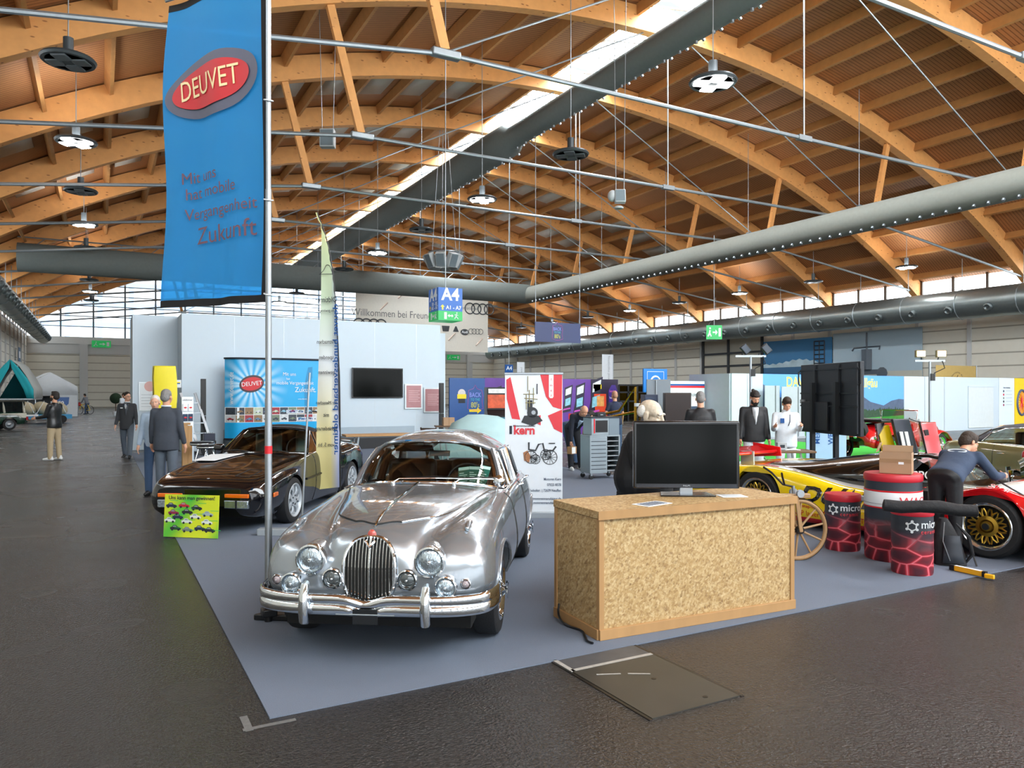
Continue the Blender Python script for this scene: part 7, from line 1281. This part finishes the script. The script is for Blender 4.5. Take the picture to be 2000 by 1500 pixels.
# bus sign, grey screen, cabinet, banner
t, w, h = bl('bus_sign', 'blue roadside-style sign with white bus symbol above the grey screen', 'sign', 1257, 720, 1303, 766, Yp(23.6), mat('bus_blue', '0d73c4', .4), .06); MB().tube([(w * .15, h * .1, .004), (w * .15, h * .88, .004), (w * .85, h * .88, .004), (w * .85, h * .1, .004)], .012, 5).build('border', paper, t); MB().tube([(w / 2 + .24 * math.cos(a), h * .42 + .24 * math.sin(a), .004) for a in [i * math.pi / 14 for i in range(28)]], .035, 6, closed=True).build('ring', paper, t); rect(t, w / 2 - .13, h * .36, w / 2 + .13, h * .55, paper, 'bus_symbol', .004); MB().bb((w * .42, -t.matrix_world.translation.z, -.04), (w * .58, 0, -.01)).build('post', steel, t)
q = at_d(1286, 860, 18.5); q.z = 0; gs = thing('screen_panel', 'grey fabric screen panel with pale centre pole behind the clay figure', 'screen', q, rad(-22)); MB().bb((-.30, -.02, .02), (.30, .02, 2.09)).build('fabric_panel', greycloth, gs); MB().cyl((-.07, -.04, 0), (-.07, -.04, 2.07), .014).build('pole', alu, gs); MB().bb((-.32, -.12, 0), (.32, .12, .05)).build('base', silverp, gs)
q = at_d(1322, 870, 17.5); q.z = 0; ck = thing('wardrobe_cabinet', 'tall dark brown cabinet standing behind the counter television', 'cabinet', q, rad(-35)); MB().bb((-.3, -.25, 0), (.3, .25, 1.76)).build('carcass', mat('dark_walnut', '33261f', .4), ck, bevel=.008); o = MB().bb((-.29, -.265, .05), (.29, -.25, 1.72)).build('door', mat('dark_walnut2', '2b2120', .4), ck, bevel=.004); MB().bb((.2, -.29, .85), (.22, -.265, 1.0)).build('handle', chrome, o)
q = at_d(1268, 860, 17.8); q.z = 0; ck = thing('display_case', 'narrow navy case between gold chassis and grey screen', 'case', q, rad(-25)); MB().bb((-.16, -.2, 0), (.16, .2, 1.72)).build('carcass', mat('navy_panel', '1d2b44', .4), ck, bevel=.008); MB().bb((-.14, -.21, .06), (.14, -.2, 1.66)).build('door', mat('navy_panel2', '24344f', .4), ck)
t, w, h = bl('club_banner', 'white club banner with tricolour stripe and picture of a white classic car', 'banner', 1304, 744, 1376, 850, Yp(22.2), MATS['banner_white'], .02, z0=0.01); rect(t, 0, h - .18, w, h - .11, signblue, 'blue_stripe'); rect(t, 0, h - .26, w, h - .18, redp, 'red_stripe'); text('banner_lettering', 'Club LP 900 Amicale', .2, ink, t, L2(w * .47, h - .52), .0005, 0, sx=.62, shear=.3); rect(t, w * .45, h * .32, w * .92, h * .56, slate, 'photo'); b1, b2, b3 = MB(), MB(), MB(); minicar(b1, b2, b3, w * .68, h * .41, .62); b1.build('car_picture', paper, t).location.z = .004; b2.build('picture_wheels', ink, t).location.z = .005; rect(t, w * .04, h * .32, w * .4, h * .52, MATS['photo_9c2f3a'], 'photo')
for i, (px0, px1, y0, y1, X, nm, s_) in enumerate(((1176, 1197, 692, 745, 55.0, 'white beach flag with mirrored grey lettering rising above the arcade wall', 'gemeinsam bewegen'), (1010, 1024, 707, 735, 55.0, 'small white beach flag far behind the engine roll-up banner', 'bewegen'))):
    t, w, h = bl('beach_flag', nm, 'flag', px0, y0, px1, y1 + 20, Yp(50 if i == 0 else 60), MATS['banner_white'], .02); text('flag_lettering', s_, .3, silverp, t, L2(w * .6, h * .55, .004, -math.pi / 2) @ Matrix.Diagonal((1, -1, 1, 1)), .0005, 0); MB().cyl((w + .02, -6, 0), (w + .02, h, 0), .03).build('pole', alu, t)
# white partition row with alpine mural
def prow(name, label, x0, x1, m, Y=20.9, seams=(), h=None):
    a = onY(x0, 800, Y); b_ = onY(x1, 800, Y); t = thing(name, label, 'partition', (a.x, Y, 0)); w = b_.x - a.x; MB().bb((0, 0, 0), (w, .06, h or 2.5)).build('panel', m, t); [MB().bb((s_ * w - .02, -.012, 0), (s_ * w + .02, .0, h or 2.5)).build('panel_joint', frm, t) for s_ in seams]; return t, w
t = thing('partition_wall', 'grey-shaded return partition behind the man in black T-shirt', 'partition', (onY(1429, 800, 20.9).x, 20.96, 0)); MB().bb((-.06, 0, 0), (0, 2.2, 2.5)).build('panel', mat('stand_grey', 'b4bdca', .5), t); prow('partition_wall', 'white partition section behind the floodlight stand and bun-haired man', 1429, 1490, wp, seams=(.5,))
m_mur = mat('mural_sky', '5fa2ea', .5, vary=.03); t, w = prow('mural_wall', 'partition printed with alpine meadow, forest and blue sky under yellow title lettering', 1490, 1765, m_mur); fr_y = lambda x, z: frame((x, -.004, z), (1, 0, 0), (0, 0, 1))
def mont(pts, m, nm, y): return MB().prism([(u * w, y, z) for u, z in pts], (0, -.003, 0)).build(nm, m, t)
mont([(0, .3), (0, 2.1), (.03, 2.0), (.07, 1.6), (.4, 1.5), (.62, 1.9), (.68, 1.62), (.74, 1.38), (.84, 1.22), (.9, 1.42), (.96, 1.5), (1, 1.48), (1, .3)], mat('mural_rock', '4a5a72', .6, vary=.3), 'mountain_picture', -.001); pts = [(0, .3)]
rr_ = random.Random(3)
for k in range(60): u = k / 59; pts += [(u, 1.0 + .2 * abs(u - .72) + rr_.uniform(0, .14)), (u + .008, .98 + .1 * rr_.random())]
mont(pts[:-1] + [(1, 1.1), (1, .3)], mat('mural_forest', '27452f', .6, vary=.6, scale=12), 'forest_picture', -.005); mont([(0, 0), (0, .75), (.3, .82), (.7, .7), (1, .78), (1, 0)], mat('mural_meadow', '3f9a3c', .6, vary=.3, scale=3), 'meadow_picture', -.009)
text('title_lettering', 'DAVC Landesgruppe Allgäu', .55, mat('title_yellow', 'e6da6a', .5), t, frame((w * .47, -.003, 2.18), (1, 0, 0), (0, 0, 1)), .002, .02, sx=.9)
prow('partition_wall', 'white partition section behind the lit floodlights with a pale flush door', 1766, 1950, wp, seams=(.2, .4)); a = onY(1892, 800, 20.86); b_ = onY(1940, 800, 20.86); o = thing('flush_door', 'pale flush cupboard door in the white partition above the olive coupe', 'door panel', (a.x, 20.87, 0)); MB().bb((0, -.02, .1), (b_.x - a.x, .02, 2.05)).build('leaf', mat('door_pale', 'c9d3d6', .5), o, bevel=.004); MB().bb((0, -.03, 2.05), (b_.x - a.x, .02, 2.1)).build('lintel', wp, o)
t, w = prow('partition_wall', 'narrow white partition with small printed list next to the yellow panel', 1951, 1981, mat('stand_white_cool', 'd3e2f2', .5)); text('list_lettering', 'Unsere Aktivitäten', .1, ink, t, frame((w / 2, -.003, 2.02), (1, 0, 0), (0, 0, 1)), .001, .01, sx=.8); [MB().lathe([(.001, 0), (.06, 0)], 12, (w * .3, -.004, 1.85 - k * .17), 'Y', cap=False).build('icon', mat('print_' + 'nrgkms'[k % 6], 'ffffff'), t) for k in range(5)]; [MB().bb((w * .45, -.004, 1.85 - k * .17), (w * .85, -.002, 1.87 - k * .17)).build('list_line', silverp, t) for k in range(5)]
t, w = prow('mural_wall', 'yellow partition with dark lettering and a spoked wheel picture at the edge of the stand', 1982, 2090, mat('panel_yellow', 'f0c61e', .5)); text('panel_lettering', 'DAVC', .75, ink, t, frame((w * .32, -.003, 1.95), (1, 0, 0), (0, 0, 1)), .002, .03, sx=.6); MB().tube([(.62 + .42 * math.cos(a), -.01, 1.28 + .62 * math.sin(a)) for a in [i * math.pi / 16 for i in range(32)]], .06, 8, closed=True).build('wheel_picture', mat('print_slate', '4a566e', .5), t); b = MB(); [b.tube([(.62, -.012, 1.28), (.62 + .38 * math.cos(a), -.012, 1.28 + .56 * math.sin(a))], .012, 4) for a in [i * math.pi / 9 for i in range(18)]]; b.build('spoke_picture', redp, t)
for i, (px0, px1, y0, Y, nm) in enumerate(((1494, 1523, 753, 20.4, 'narrow pale grey roll-up back before the alpine mural'), (1527, 1572, 755, 20.3, 'wide pale grey roll-up back with pole before the alpine mural'))): t, w, h = bl('roll_up_stand', nm, 'banner stand', px0, y0, px1, 870, Yp(Y), mat('rollup_grey', 'a9b5ba', .6), .02, z0=.05); MB().cyl((w * .7, 0, .03), (w * .7, h, .03), .016).build('pole', alu, t); MB().bb((0, -.05, -.06), (w, .03, .08)).build('cassette', silverp, t)
q = at_d(1614, 880, 16.4); t = thing('info_banner', 'pale blue information banner under the large display at the mural', 'banner', (q.x, q.y, 0), rad(-25)); MB().bb((-.45, 0, .012), (.45, .03, 1.15)).build('sheet', mat('info_blue', '9fc0dc', .5), t); [text('banner_lettering', s_, .16, signblue, t, frame((-.2 + .3 * k, -.003, .85 - .0 * k), (0, 0, 1), (-1, 0, 0)), .001, .01) for k, s_ in enumerate(('MEHR', 'WERT'))]
# big display seen from behind on its stand
ca, cb_, cc_ = at_d(1564, 850, 15.6), at_d(1680, 848, 13.6), at_d(1564, 708, 15.6); x = cb_ - ca; x.z = 0; DWd = x.length; Dh = 1.37; ds = thing('large_display', 'large black display seen from behind on a wheeled floor stand before the mural', 'display', (ca.x, ca.y, 0)); ds.matrix_world = frame((ca.x, ca.y, 0), x, (0, 0, 1)); z0 = ca.z + .08
bk_ = mat('display_back', '20252c', .45); MB().bb((0, z0, -.08), (DWd, z0 + Dh, 0)).build('housing', bk_, ds, bevel=.01)
for y in (.42, .62, 1.0): MB().bb((.03, z0 + y * Dh / 1.1, 0), (DWd - .03, z0 + y * Dh / 1.1 + .03, .03)).build('rail', darkmetal, ds)
for x_ in (.28, .68, .97): MB().bb((x_ * DWd - .03, z0 + .05, 0), (x_ * DWd + .02, z0 + Dh - .03, .035)).build('rib', bk_, ds)
MB().bb((.12, z0 + .06, 0), (.52 * DWd, z0 + .62, .06)).build('electronics_cover', MATS['display_back'], ds, bevel=.01); MB().bb((.03, z0 + .58, .0), (.18, z0 + .66, .035)).build('data_label', silverp, ds)
for x_ in (.28 * DWd, .68 * DWd): MB().bb((x_ - .04, .0, .03), (x_ + .04, z0 + 1.0, .11)).build('stand_post', darkmetal, ds)
MB().bb((.2 * DWd, .28, .03), (.76 * DWd, .34, .1)).build('cross_bar', darkmetal, ds); MB().bb((.15 * DWd, .02, -.4), (.36 * DWd, .08, .5)).build('foot', darkmetal, ds); MB().bb((.6 * DWd, .02, -.4), (.8 * DWd, .08, .5)).build('foot', darkmetal, ds)
for x_, s_ in ((0, -1), (DWd, 1)): MB().tube([(x_ - .02 * s_, z0 + .95, .02), (x_ + .05 * s_, z0 + .97, .02), (x_ + .05 * s_, z0 + 1.22, .02), (x_ - .02 * s_, z0 + 1.24, .02)], .014, 6).build('carry_handle', black, ds)
# work table, tools and floodlight stands
q = at_d(1512, 880, 13.0); wt = table('work_table', 'brown work table in front of the two men at the mural', (q.x, q.y, 0), rad(-30), 1.25, .55, .77, mat('table_brown', '6b5138', .5)); wt.location.z = .0
for i, (px, nm, m, dx, sz) in enumerate(((1468, 'flat blue tray lying on the work table', signblue, 0, (.34, .2, .03)), (1526, 'small grey metal case on the work table before the young man', silverp, 0, (.16, .12, .13)), (1545, 'pale sheets on the work table end', paper, 0, (.26, .2, .01)))): q = at_d(px, 872, 13.0); o = thing('workpiece', nm, 'workpiece', (q.x, q.y, .771), rad(-30)); MB().bb((-sz[0] / 2, -sz[1] / 2, 0), (sz[0] / 2, sz[1] / 2, sz[2])).build('body', m, o, bevel=.004); MB().bb((-sz[0] / 4, -sz[1] / 2 - .003, sz[2] * .3), (sz[0] / 4, -sz[1] / 2, sz[2] * .7)).build('label', ink, o)
fw = mat('flood_lit', 'ffe6b0', .4, emit=14)
for i, (px, pyb, d, lit, nm) in enumerate(((1466, 697, 18.8, 0, 'unlit twin floodlight stand rising behind the bun-haired man'), (1816, 706, 19.0, 1, 'twin floodlight stand with two glowing warm lamps above the olive coupe'))):
    q = at_d(px, pyb, d); t = thing('floodlight_stand', nm, 'floodlight', (q.x, q.y, .012), -PH); MB().cyl((0, 0, .0), (0, 0, q.z), .03).build('mast', alu, t); MB().bb((-.38, -.02, q.z - .02), (.38, .02, q.z + .03)).build('cross_bar', alu, t); [MB().cyl((0, 0, .55), (.6 * math.cos(a), .6 * math.sin(a), .0), .02).build('leg', alu, t) for a in (.5, 2.6, 4.7)]
    for s_ in (-1, 1): o = MB().box((s_ * .26 + (.12 if not lit else 0), -.03, q.z + .18), (.24, .09, .18), R=Matrix.Rotation(rad(50 if not lit else 8), 3, 'Y') if not lit else None).build('lamp_head', darkmetal if not lit else mat('lamp_head_tan', '8c7a5a', .5), t, bevel=.01); (MB().bb((s_ * .26 - .1, -.082, q.z + .115), (s_ * .26 + .1, -.072, q.z + .245)).build('lamp_glass', fw, o) if lit else MB().box((s_ * .26 + .12, -.08, q.z + .18), (.2, .01, .14), R=Matrix.Rotation(rad(50), 3, 'Y')).build('lamp_glass', mat('lamp_glass_off', '3b4552', .1), o)); MB().cyl((s_ * .2, 0, q.z + .02), (s_ * .22, 0, q.z + .1), .015).build('bracket', darkmetal, t)
    MB().tube([(.3, -.03, q.z), (.36, -.03, q.z - .18), (.1, -.04, q.z - .3), (.05, -.05, q.z - .42)], .012, 6).build('cable', black, t); MB().bb((.0, -.07, q.z - .5), (.1, -.02, q.z - .32)).build('plug_box', black, t)
# on the long side wall: glazed gate, two murals, flags
XW = XR - .16
t, w, h = bl('glazed_gate', 'tall dark-framed glazed gate in the side wall above the grey partition', 'gate', 1374, 662, 1489, 760, Xp(XW), mat('gate_panel', 'a3a193', .4), .06); [MB().bb((x - .14, 0, 0), (x + .14, h, .1)).build('mullion', darkmetal, t) for x in (0, w * .45, w)]; [MB().bb((0, y - .1, 0), (w, y + .1, .08)).build('transom', darkmetal, t) for y in (h * .2, h * .44, h * .68, h)]
t, w, h = bl('wall_mural', 'blue lake and snowy mountain panorama mural high on the side wall', 'mural', 1491, 668, 1625, 745, Xp(XW), mat('mural_blue', '2c6f9e', .5, vary=.08, scale=.5), .05); MB().prism([(0, h * .3, .004), (0, h * .42, .004)] + [(w * k / 20, h * (.40 + .10 * math.exp(-((k - 11) / 5) ** 2) + .035 * (k % 2)), .004) for k in range(1, 17)] + [(w * .9, h * .3, .004)], (0, 0, .004)).build('snow_picture', mat('mural_snow', 'a9c3cf', .6, vary=.5, scale=.8), t); rect(t, 0, 0, w, h * .34, mat('mural_lake', '2a5f86', .5, vary=.3, scale=.5), 'lake_picture', .008)
b = MB(); x0_, x1_, y0_, y1_ = w * .76, w * .9, h * .3, h * .92; [b.tube([(x, y0_, .02), (x, y1_, .02)], .06, 4) for x in (x0_, (x0_ + x1_) / 2, x1_)]; [b.tube([(x0_, lerp(y0_, y1_, k / 6), .02), (x1_, lerp(y0_, y1_, k / 6), .02)], .05, 4) for k in range(7)]; b.build('tower_picture', ink, t)
t, w, h = bl('wall_mural', 'pale grey-blue mural with an antenna mast on the side wall behind the large display', 'mural', 1627, 652, 1801, 742, Xp(XW), mat('mural_pale', '9fb6c4', .5, vary=.05, scale=.5), .05); cx = w * .41; b = MB(); b.tube([(cx, h * .2, .03), (cx, h * .62, .03)], .45, 6); b.tube([(cx, h * .6, .03), (cx, h * .97, .03)], .07, 5); b.tube([(cx - w * .17, h * .6, .03), (cx - w * .15, h * .66, .03), (cx, h * .67, .03), (cx + w * .15, h * .67, .03), (cx + w * .14, h * .6, .03)], .07, 5); b.bb((cx - 1, h * .1, .01), (cx + 1, h * .2, .06)); [b.ell((cx + s_ * w * .17, h * .12, .04), (.5, .5, .05), 10, 6) for s_ in (-1, 1)]; b.build('mast_picture', mat('mast_print', '4a5560', .5), t); rect(t, 0, 0, w, h * .16, mat('mural_sand', 'b7bab0', .5), 'ground_picture', .002)
t, w, h = bl('dragon_flag', 'mustard yellow cloth flag with an inked dragon and circular lettering above the partition', 'flag', 1828, 713, 1906, 760, Yp(24.5), mat('mustard_cloth', 'b39a5c', .8, bump=.2, bscale=3), .015); cx, cy = w * .52, h * .28; b = MB()
for q_ in (((-.25, -.15), (-.1, .05), (.05, .12), (.22, .02), (.3, -.12)), ((-.2, .0), (-.02, .22), (.05, .34)), ((-.05, .12), (.1, .2), (.28, .22)), ((0, .08), (.2, .12), (.38, .05)), ((-.3, -.1), (-.32, .05), (-.2, .1))): b.tube([(cx + x * 1.2, cy + y * 1.2, .006) for x, y in q_], .014, 5)
b.build('dragon_picture', ink, t); s_ = 'Drachentouren Allgäu'
for k, c_ in enumerate(s_):
    a = math.pi * (1 - (k + .5) / len(s_)); text('flag_lettering', c_, .15, ink, t, L2(cx + .62 * math.cos(a), cy - .05 + .62 * math.sin(a), .004, a - math.pi / 2), .0005) if c_ != ' ' else None
MB().cyl((w + .05, -2.3, 0), (w + .05, h + .05, 0), .025).build('pole', alu, t)
def exit_sign(name, label, px, py, pl, w, h, face):
    p = pl(px, py); t = thing(name, label, 'exit sign', p); t.matrix_world = frame(p, face, (0, 0, 1)); MB().bb((-w / 2, -h / 2, -.06), (w / 2, h / 2, 0)).build('panel', greenp, t)
    MB().bb((w * .28, -h * .3, .002), (w * .42, h * .3, .01)).build('door_symbol', paper, t); MB().prism([(-w * .1, -h * .05, .004), (w * .08, -h * .05, .004), (w * .08, -h * .2, .004), (w * .22, 0, .004), (w * .08, h * .2, .004), (w * .08, h * .05, .004), (-w * .1, h * .05, .004)], (0, 0, .006)).build('arrow', paper, t); b = MB(); b.tube([(-w * .4, -h * .3, .01), (-w * .3, -h * .05, .01), (-w * .28, h * .15, .01)], h * .06, 5); b.tube([(-w * .2, -h * .3, .01), (-w * .29, -h * .05, .01)], h * .05, 5); b.ell((-w * .27, h * .28, .012), (h * .07, h * .07, .01), 8, 6); b.build('figure_symbol', paper, t); return t
exit_sign('exit_sign', 'green exit sign on the back wall gate far behind the cyclist', 198, 672, Yp(YB - .32), 2.1, .85, (1, 0, 0)); exit_sign('exit_sign', 'small green exit sign beside the white wall end on the back wall', 886, 698, Yp(YB - .19), 2.2, .8, (1, 0, 0)); t = exit_sign('exit_sign', 'bright green exit sign hanging before the spiral duct above the glazed gate', 1395, 649, Yp(36), 1.0, .9, (CP, -SP, 0)); MB().cyl((0, .45, -.03), (0, 6.2, -.03), .02).build('hanger', steel, t)
# overhead signs and speakers
A = .0; q = at_d(870, 628, 27); cu = thing('hall_sign_cube', 'blue and green hanging sign cube with large white hall number', 'sign', (q.x, q.y, q.z), rad(-1)); s_ = .92
MB().bb((-s_ / 2, -s_ / 2, 0), (s_ / 2, s_ / 2, .33)).build('green_band', greenp, cu); MB().bb((-s_ / 2, -s_ / 2, .33), (s_ / 2, s_ / 2, 1.15)).build('blue_cube', mat('hall_blue', '0a5bb0', .4, emit=.15), cu); MB().cyl((0, 0, 1.15), (0, 0, arc(RD, q.x) - q.z - .02), .018).build('cable', steel, cu)
for fx_, fy_ in (((1, 0, 0), (0, -s_ / 2 - .003)), ((0, -1, 0), (-s_ / 2 - .003, 0))):
    F = lambda x, z: frame((fy_[0] + fx_[0] * x, fy_[1] + fx_[1] * x, z), fx_, (0, 0, 1)); text('hall_number', 'A4', .60, paper, cu, F(0, .90), .002, .03, sx=.95); text('hall_range', 'A1 - A7', .19, paper, cu, F(.12, .45), .002, .02, sx=.95)
    if fx_[0] == 0: text('hall_range', 'B1 - B5', .17, paper, cu, F(.12, .59), .002, .015, sx=.95)
    b = MB(F(-.3, .45)); b.prism([(-.03, -.08, 0), (.03, -.08, 0), (.03, .02, 0), (.08, .02, 0), (0, .1, 0), (-.08, .02, 0), (-.03, .02, 0)], (0, 0, .004)); b.build('arrow', yellowp, cu); b = MB(F(.02, .165)); b.bb((-.26, -.12, 0), (-.16, .12, .004)); b.build('door_symbol', paper, cu); b = MB(F(.05, .165)); b.prism([(-.16, 0, 0), (-.09, .06, 0), (-.09, .02, 0), (0, .02, 0), (0, .06, 0), (.06, 0, 0), (0, -.06, 0), (0, -.02, 0), (-.09, -.02, 0), (-.09, -.06, 0)], (0, 0, .004)); b.tube([(.1, -.1, .006), (.16, -.02, .006), (.17, .06, .006)], .02, 5); b.tube([(.24, -.1, .006), (.17, -.02, .006)], .018, 5); b.tube([(.1, .03, .006), (.17, .05, .006), (.24, .02, .006)], .013, 5); b.ell((.19, .105, .006), (.026, .026, .006), 8, 6); b.build('running_figure', paper, cu)
t, w, h = bl('hall_sign', 'small dark blue hall sign far behind the engine roll-up banner', 'sign', 987, 712, 1002, 730, Yp(60), signblue, .1); text('hall_number', 'A4', .5, paper, t, L2(w / 2, h * .6), .001, .02); MB().cyl((w / 2, h, -.05), (w / 2, arc(RD, t.matrix_world.translation.x) - t.matrix_world.translation.z - .1, -.05), .03).build('cable', steel, t)
t, w, h = bl('welcome_banner', 'huge cream cloth banner with ring emblems hung before the gable glazing', 'banner', 695, 566, 953, 681, Yp(64.2), mat('cream_cloth', 'dad6cb', .8, bump=.3, bscale=.8), .05); text('banner_lettering', 'Willkommen bei Freunden', .9, mat('grey_print', '6b6b6a', .6), t, L2(w * .29, h * .62), .002, 0, sx=.85)
def rings(x, y, r, m): b = MB(); [b.tube([(x + (k - 1.5) * r * 1.35 + r * math.cos(a), y + r * math.sin(a), .01) for a in [i * math.pi / 14 for i in range(28)]], r * .11, 6, closed=True) for k in range(4)]; b.build('ring_emblem', m, t)
gpm = mat('graphite_ink', '3c3f42', .6); rings(w * .93, h * .80, .5, gpm); rings(w * .1, h * .42, .5, gpm); text('banner_lettering', 'Audi Club International', .42, MATS['grey_print'], t, L2(w * .76, h * .8), .002, 0)
for u, k in ((.24, 0), (.31, 1), (.39, 2), (.47, 0), (.55, 1), (.66, 2), (.74, 0)): b = MB(); b.prism([(w * u - .3, h * .36, .01), (w * u + .3, h * .36, .01), (w * u + (.4 if k else .06), h * .46, .01), (w * u - (.4 if k else .06), h * .46, .01)], (0, 0, .01)); b.build('club_emblem', gpm, t)
[MB().cyl((x, h, -.02), (x, arc(RD, t.matrix_world.translation.x + x) - t.matrix_world.translation.z - .1, -.02), .02).build('cable', steel, t) for x in (.3, w - .3)]
o = MB().ell((w * .81, h * .36, .02), (.45, .3, .02)).build('club_emblem', gpm, t); text('emblem_lettering', 'Audi', .34, paper, o, L2(w * .81, h * .36, .045), .002, .02); rings(w * .9, h * .38, .25, MATS['grey_print'])
for x, y, r in ((.17, .68, .9), (.3, .9, .9), (.9, .12, .8), (.68, .2, .8)): b = MB(); b.tube([(w * x, h * y, .01), (w * x + .7, h * y + .7, .01)], .07, 4); b.build('slash_print', mat('dusty_print', 'c7b3a5', .6), t)
t, w, h = bl('retro_sign', 'dark hanging sign with colourful retro lettering under the timber roof', 'sign', 1045, 628, 1134, 667, Yp(38), mat('sign_slate', '3c466b', .4), .06); neon(t, w * .48, h * .5, .9 * h / 1.15); [MB().cyl((x, h, -.03), (x, arc(RD, t.matrix_world.translation.x + x) - t.matrix_world.translation.z - .1, -.03), .02).build('cable', steel, t) for x in (.05, w - .05)]
def speaker(label, px, py, d, s, tilt):
    q = at_d(px, py, d); t = thing('loudspeaker', label, 'loudspeaker', q, -PH); MB().box((0, 0, 0), (.8 * s, .5 * s, s), R=Matrix.Rotation(rad(tilt), 3, 'X')).build('cabinet', mat('speaker_white', 'b9bfc1', .5), t, bevel=.03); MB().box(Matrix.Rotation(rad(tilt), 3, 'X') @ V((0, -.252 * s, 0)), (.68 * s, .02, .86 * s), R=Matrix.Rotation(rad(tilt), 3, 'X')).build('grille', mat('speaker_grille', '6f7d84', .6), t); zt = arc(RD, q.x) - q.z - .1; [MB().tube([(x * s, 0, .45 * s), (x * 1.6 * s, 0, zt)], .015, 5).build('wire', steel, t) for x in (-.3, .3)]; return t
speaker('square white loudspeaker hanging under the roof beside the blue banner', 640, 271, 30, .72, 0); t = speaker('tilted white loudspeaker with round horn hanging beneath a tie rod above the hall', 1211, 384, 31, .55, -10); MB().ell((-.3, .1, .05), (.2, .2, .24)).build('horn', MATS['speaker_white'], t); MB().lathe([(.18, -.05), (.2, 0), (.14, .05)], 14, (-.05, 0, -.45)).build('dome_lamp', MATS['speaker_white'], t)
q = at_d(866, 514, 48.3); t = thing('speaker_cluster', 'ring cluster of grey loudspeakers hanging in mid hall under the tie rods', 'loudspeaker', q); MB().tube([(.95 * math.cos(a), .95 * math.sin(a), .65) for a in [i * math.pi / 12 for i in range(24)]], .05, 6, closed=True).build('ring_frame', alu, t)
for k in range(8): a = k * math.pi / 4 + .2; Rm = Matrix.Rotation(a, 3, 'Z') @ Matrix.Rotation(rad(25), 3, 'Y'); o = MB().box(V((.95 * math.cos(a), .95 * math.sin(a), .1)), (.4, .6, .9), R=Rm).build('speaker', MATS['speaker_white'], t, bevel=.03); MB().box(V((.95 * math.cos(a), .95 * math.sin(a), .1)) + Rm @ V((.205, 0, 0)), (.02, .5, .8), R=Rm).build('grille', MATS['speaker_grille'], o)
[MB().cyl((.9 * math.cos(a), .9 * math.sin(a), .65), (.2 * math.cos(a), .2 * math.sin(a), arc(RD, q.x) - q.z - .1), .02, 5).build('wire', steel, t) for a in (0, 2.1, 4.2)]
# camp by the far wall
q = gp(93, 813); tn = thing('frame_tent', 'white frame tent with blue shield emblem near the far gate', 'tent', (q.x, q.y, 0), rad(10)); tcv = mat('tent_white', 'c9cfd4', .8, bump=.3, bscale=2); Wt, Dt = 1.75, 1.6
for s_ in (-1, 1): MB().grid([[(s_ * x, y, z) for y in (-Dt, Dt)] for x, z in ((0, 3.3), (.9, 2.8), (Wt, 2.25), (Wt + .05, 1.6), (Wt + .05, 0))]).build('side_panel', tcv, tn, solid=.02)
MB().poly([(-Wt, -Dt, 1.55), (Wt, -Dt, 1.55), (Wt, -Dt, 2.25), (0, -Dt, 3.3), (-Wt, -Dt, 2.25)]).build('gable_cloth', tcv, tn, solid=.02); MB().bb((.0, -Dt - .02, 0), (Wt, -Dt, 1.6)).build('front_wall', tcv, tn); MB().bb((-Wt, Dt - .02, 0), (Wt, Dt, 2.3)).build('rear_wall', mat('tent_grey', '8e9498', .8), tn)
MB().prism([(.1, -Dt - .04, 1.45), (1.2, -Dt - .04, 1.45), (1.15, -Dt - .04, .95), (.65, -Dt - .04, .5), (.15, -Dt - .04, .95)], (0, .01, 0)).build('shield_emblem', signblue, tn); text('emblem_lettering', '50', .4, paper, tn, frame((.65, -Dt - .045, 1.0), (1, 0, 0), (0, 0, 1)), .002, .03); MB().bb((-1.0, -Dt - .1, 0), (-.95, -Dt - .05, 1.6)).build('tent_pole', alu, tn)
q = gp(80, 826); tl = thing('flat_trailer', 'low blue and white trailer loaded with beige folded camping gear beside the estate car', 'trailer', (q.x, q.y, 0), .15); MB().bb((-1.4, -.8, .25), (1.5, .8, .5)).build('bed', mat('trailer_blue', '1c86b8', .4), tl); MB().bb((-1.4, -.82, .42), (-.2, -.8, .52)).build('white_board', paper, tl); bg_ = mat('beige_canvas', 'b3a78c', .85, bump=.3, bscale=5)
for x in (-.7, .1, .9): MB().ell((x, 0, .85), (.5, .6, .38), R=Matrix.Rotation(.5, 3, 'Y')).build('canvas_roll', bg_, tl); MB().tube([(x - .4, -.6, .5), (x, -.62, 1.3), (x + .3, -.6, .6)], .02).build('frame_tube', paper, tl)
for x in (-.9, 1.0): MB().lathe([(.12, -.08), (.22, -.07), (.23, 0), (.22, .07), (.12, .08)], 18, (x, -.82, .23), 'Y').build('wheel', rubber, tl)
q = onX(38, 705, XL + .4); t = thing('wall_poster', 'narrow blue poster on the side wall above the frame tent', 'poster', q); MB().bb((-.02, -1.0, -1.6), (.02, 1.0, 1.4)).build('panel', mat('poster_blue', '3d6288', .5, vary=.4, scale=2), t); MB().bb((.02, -.7, .3), (.03, .7, 1.0)).build('print', paper, t)
q = gp(226, 812); t = thing('potted_tree', 'small round topiary tree in a pot far behind the suited man', 'plant', (q.x, q.y, 0)); MB().ell((0, 0, 1.35), .42, 14, 10).build('crown', mat('topiary_green', '16301a', .9, vary=.5, scale=9, bump=1, bscale=12), t); MB().cyl((0, 0, .3), (0, 0, 1.1), .03).build('stem', mat('bark', '4a3624', .8), t); MB().lathe([(.16, 0), (.22, .35), (.2, .35)], 16).build('pot', white, t)
q = gp(198, 792); t = thing('floor_box', 'small dark box on the floor before the closed gate', 'box', (q.x, q.y - 3, 0)); MB().bb((-.45, -.3, 0), (.45, .3, .9)).build('case', black, t, bevel=.05); MB().bb((-.3, -.31, .6), (.3, -.3, .75)).build('label', silverp, t)
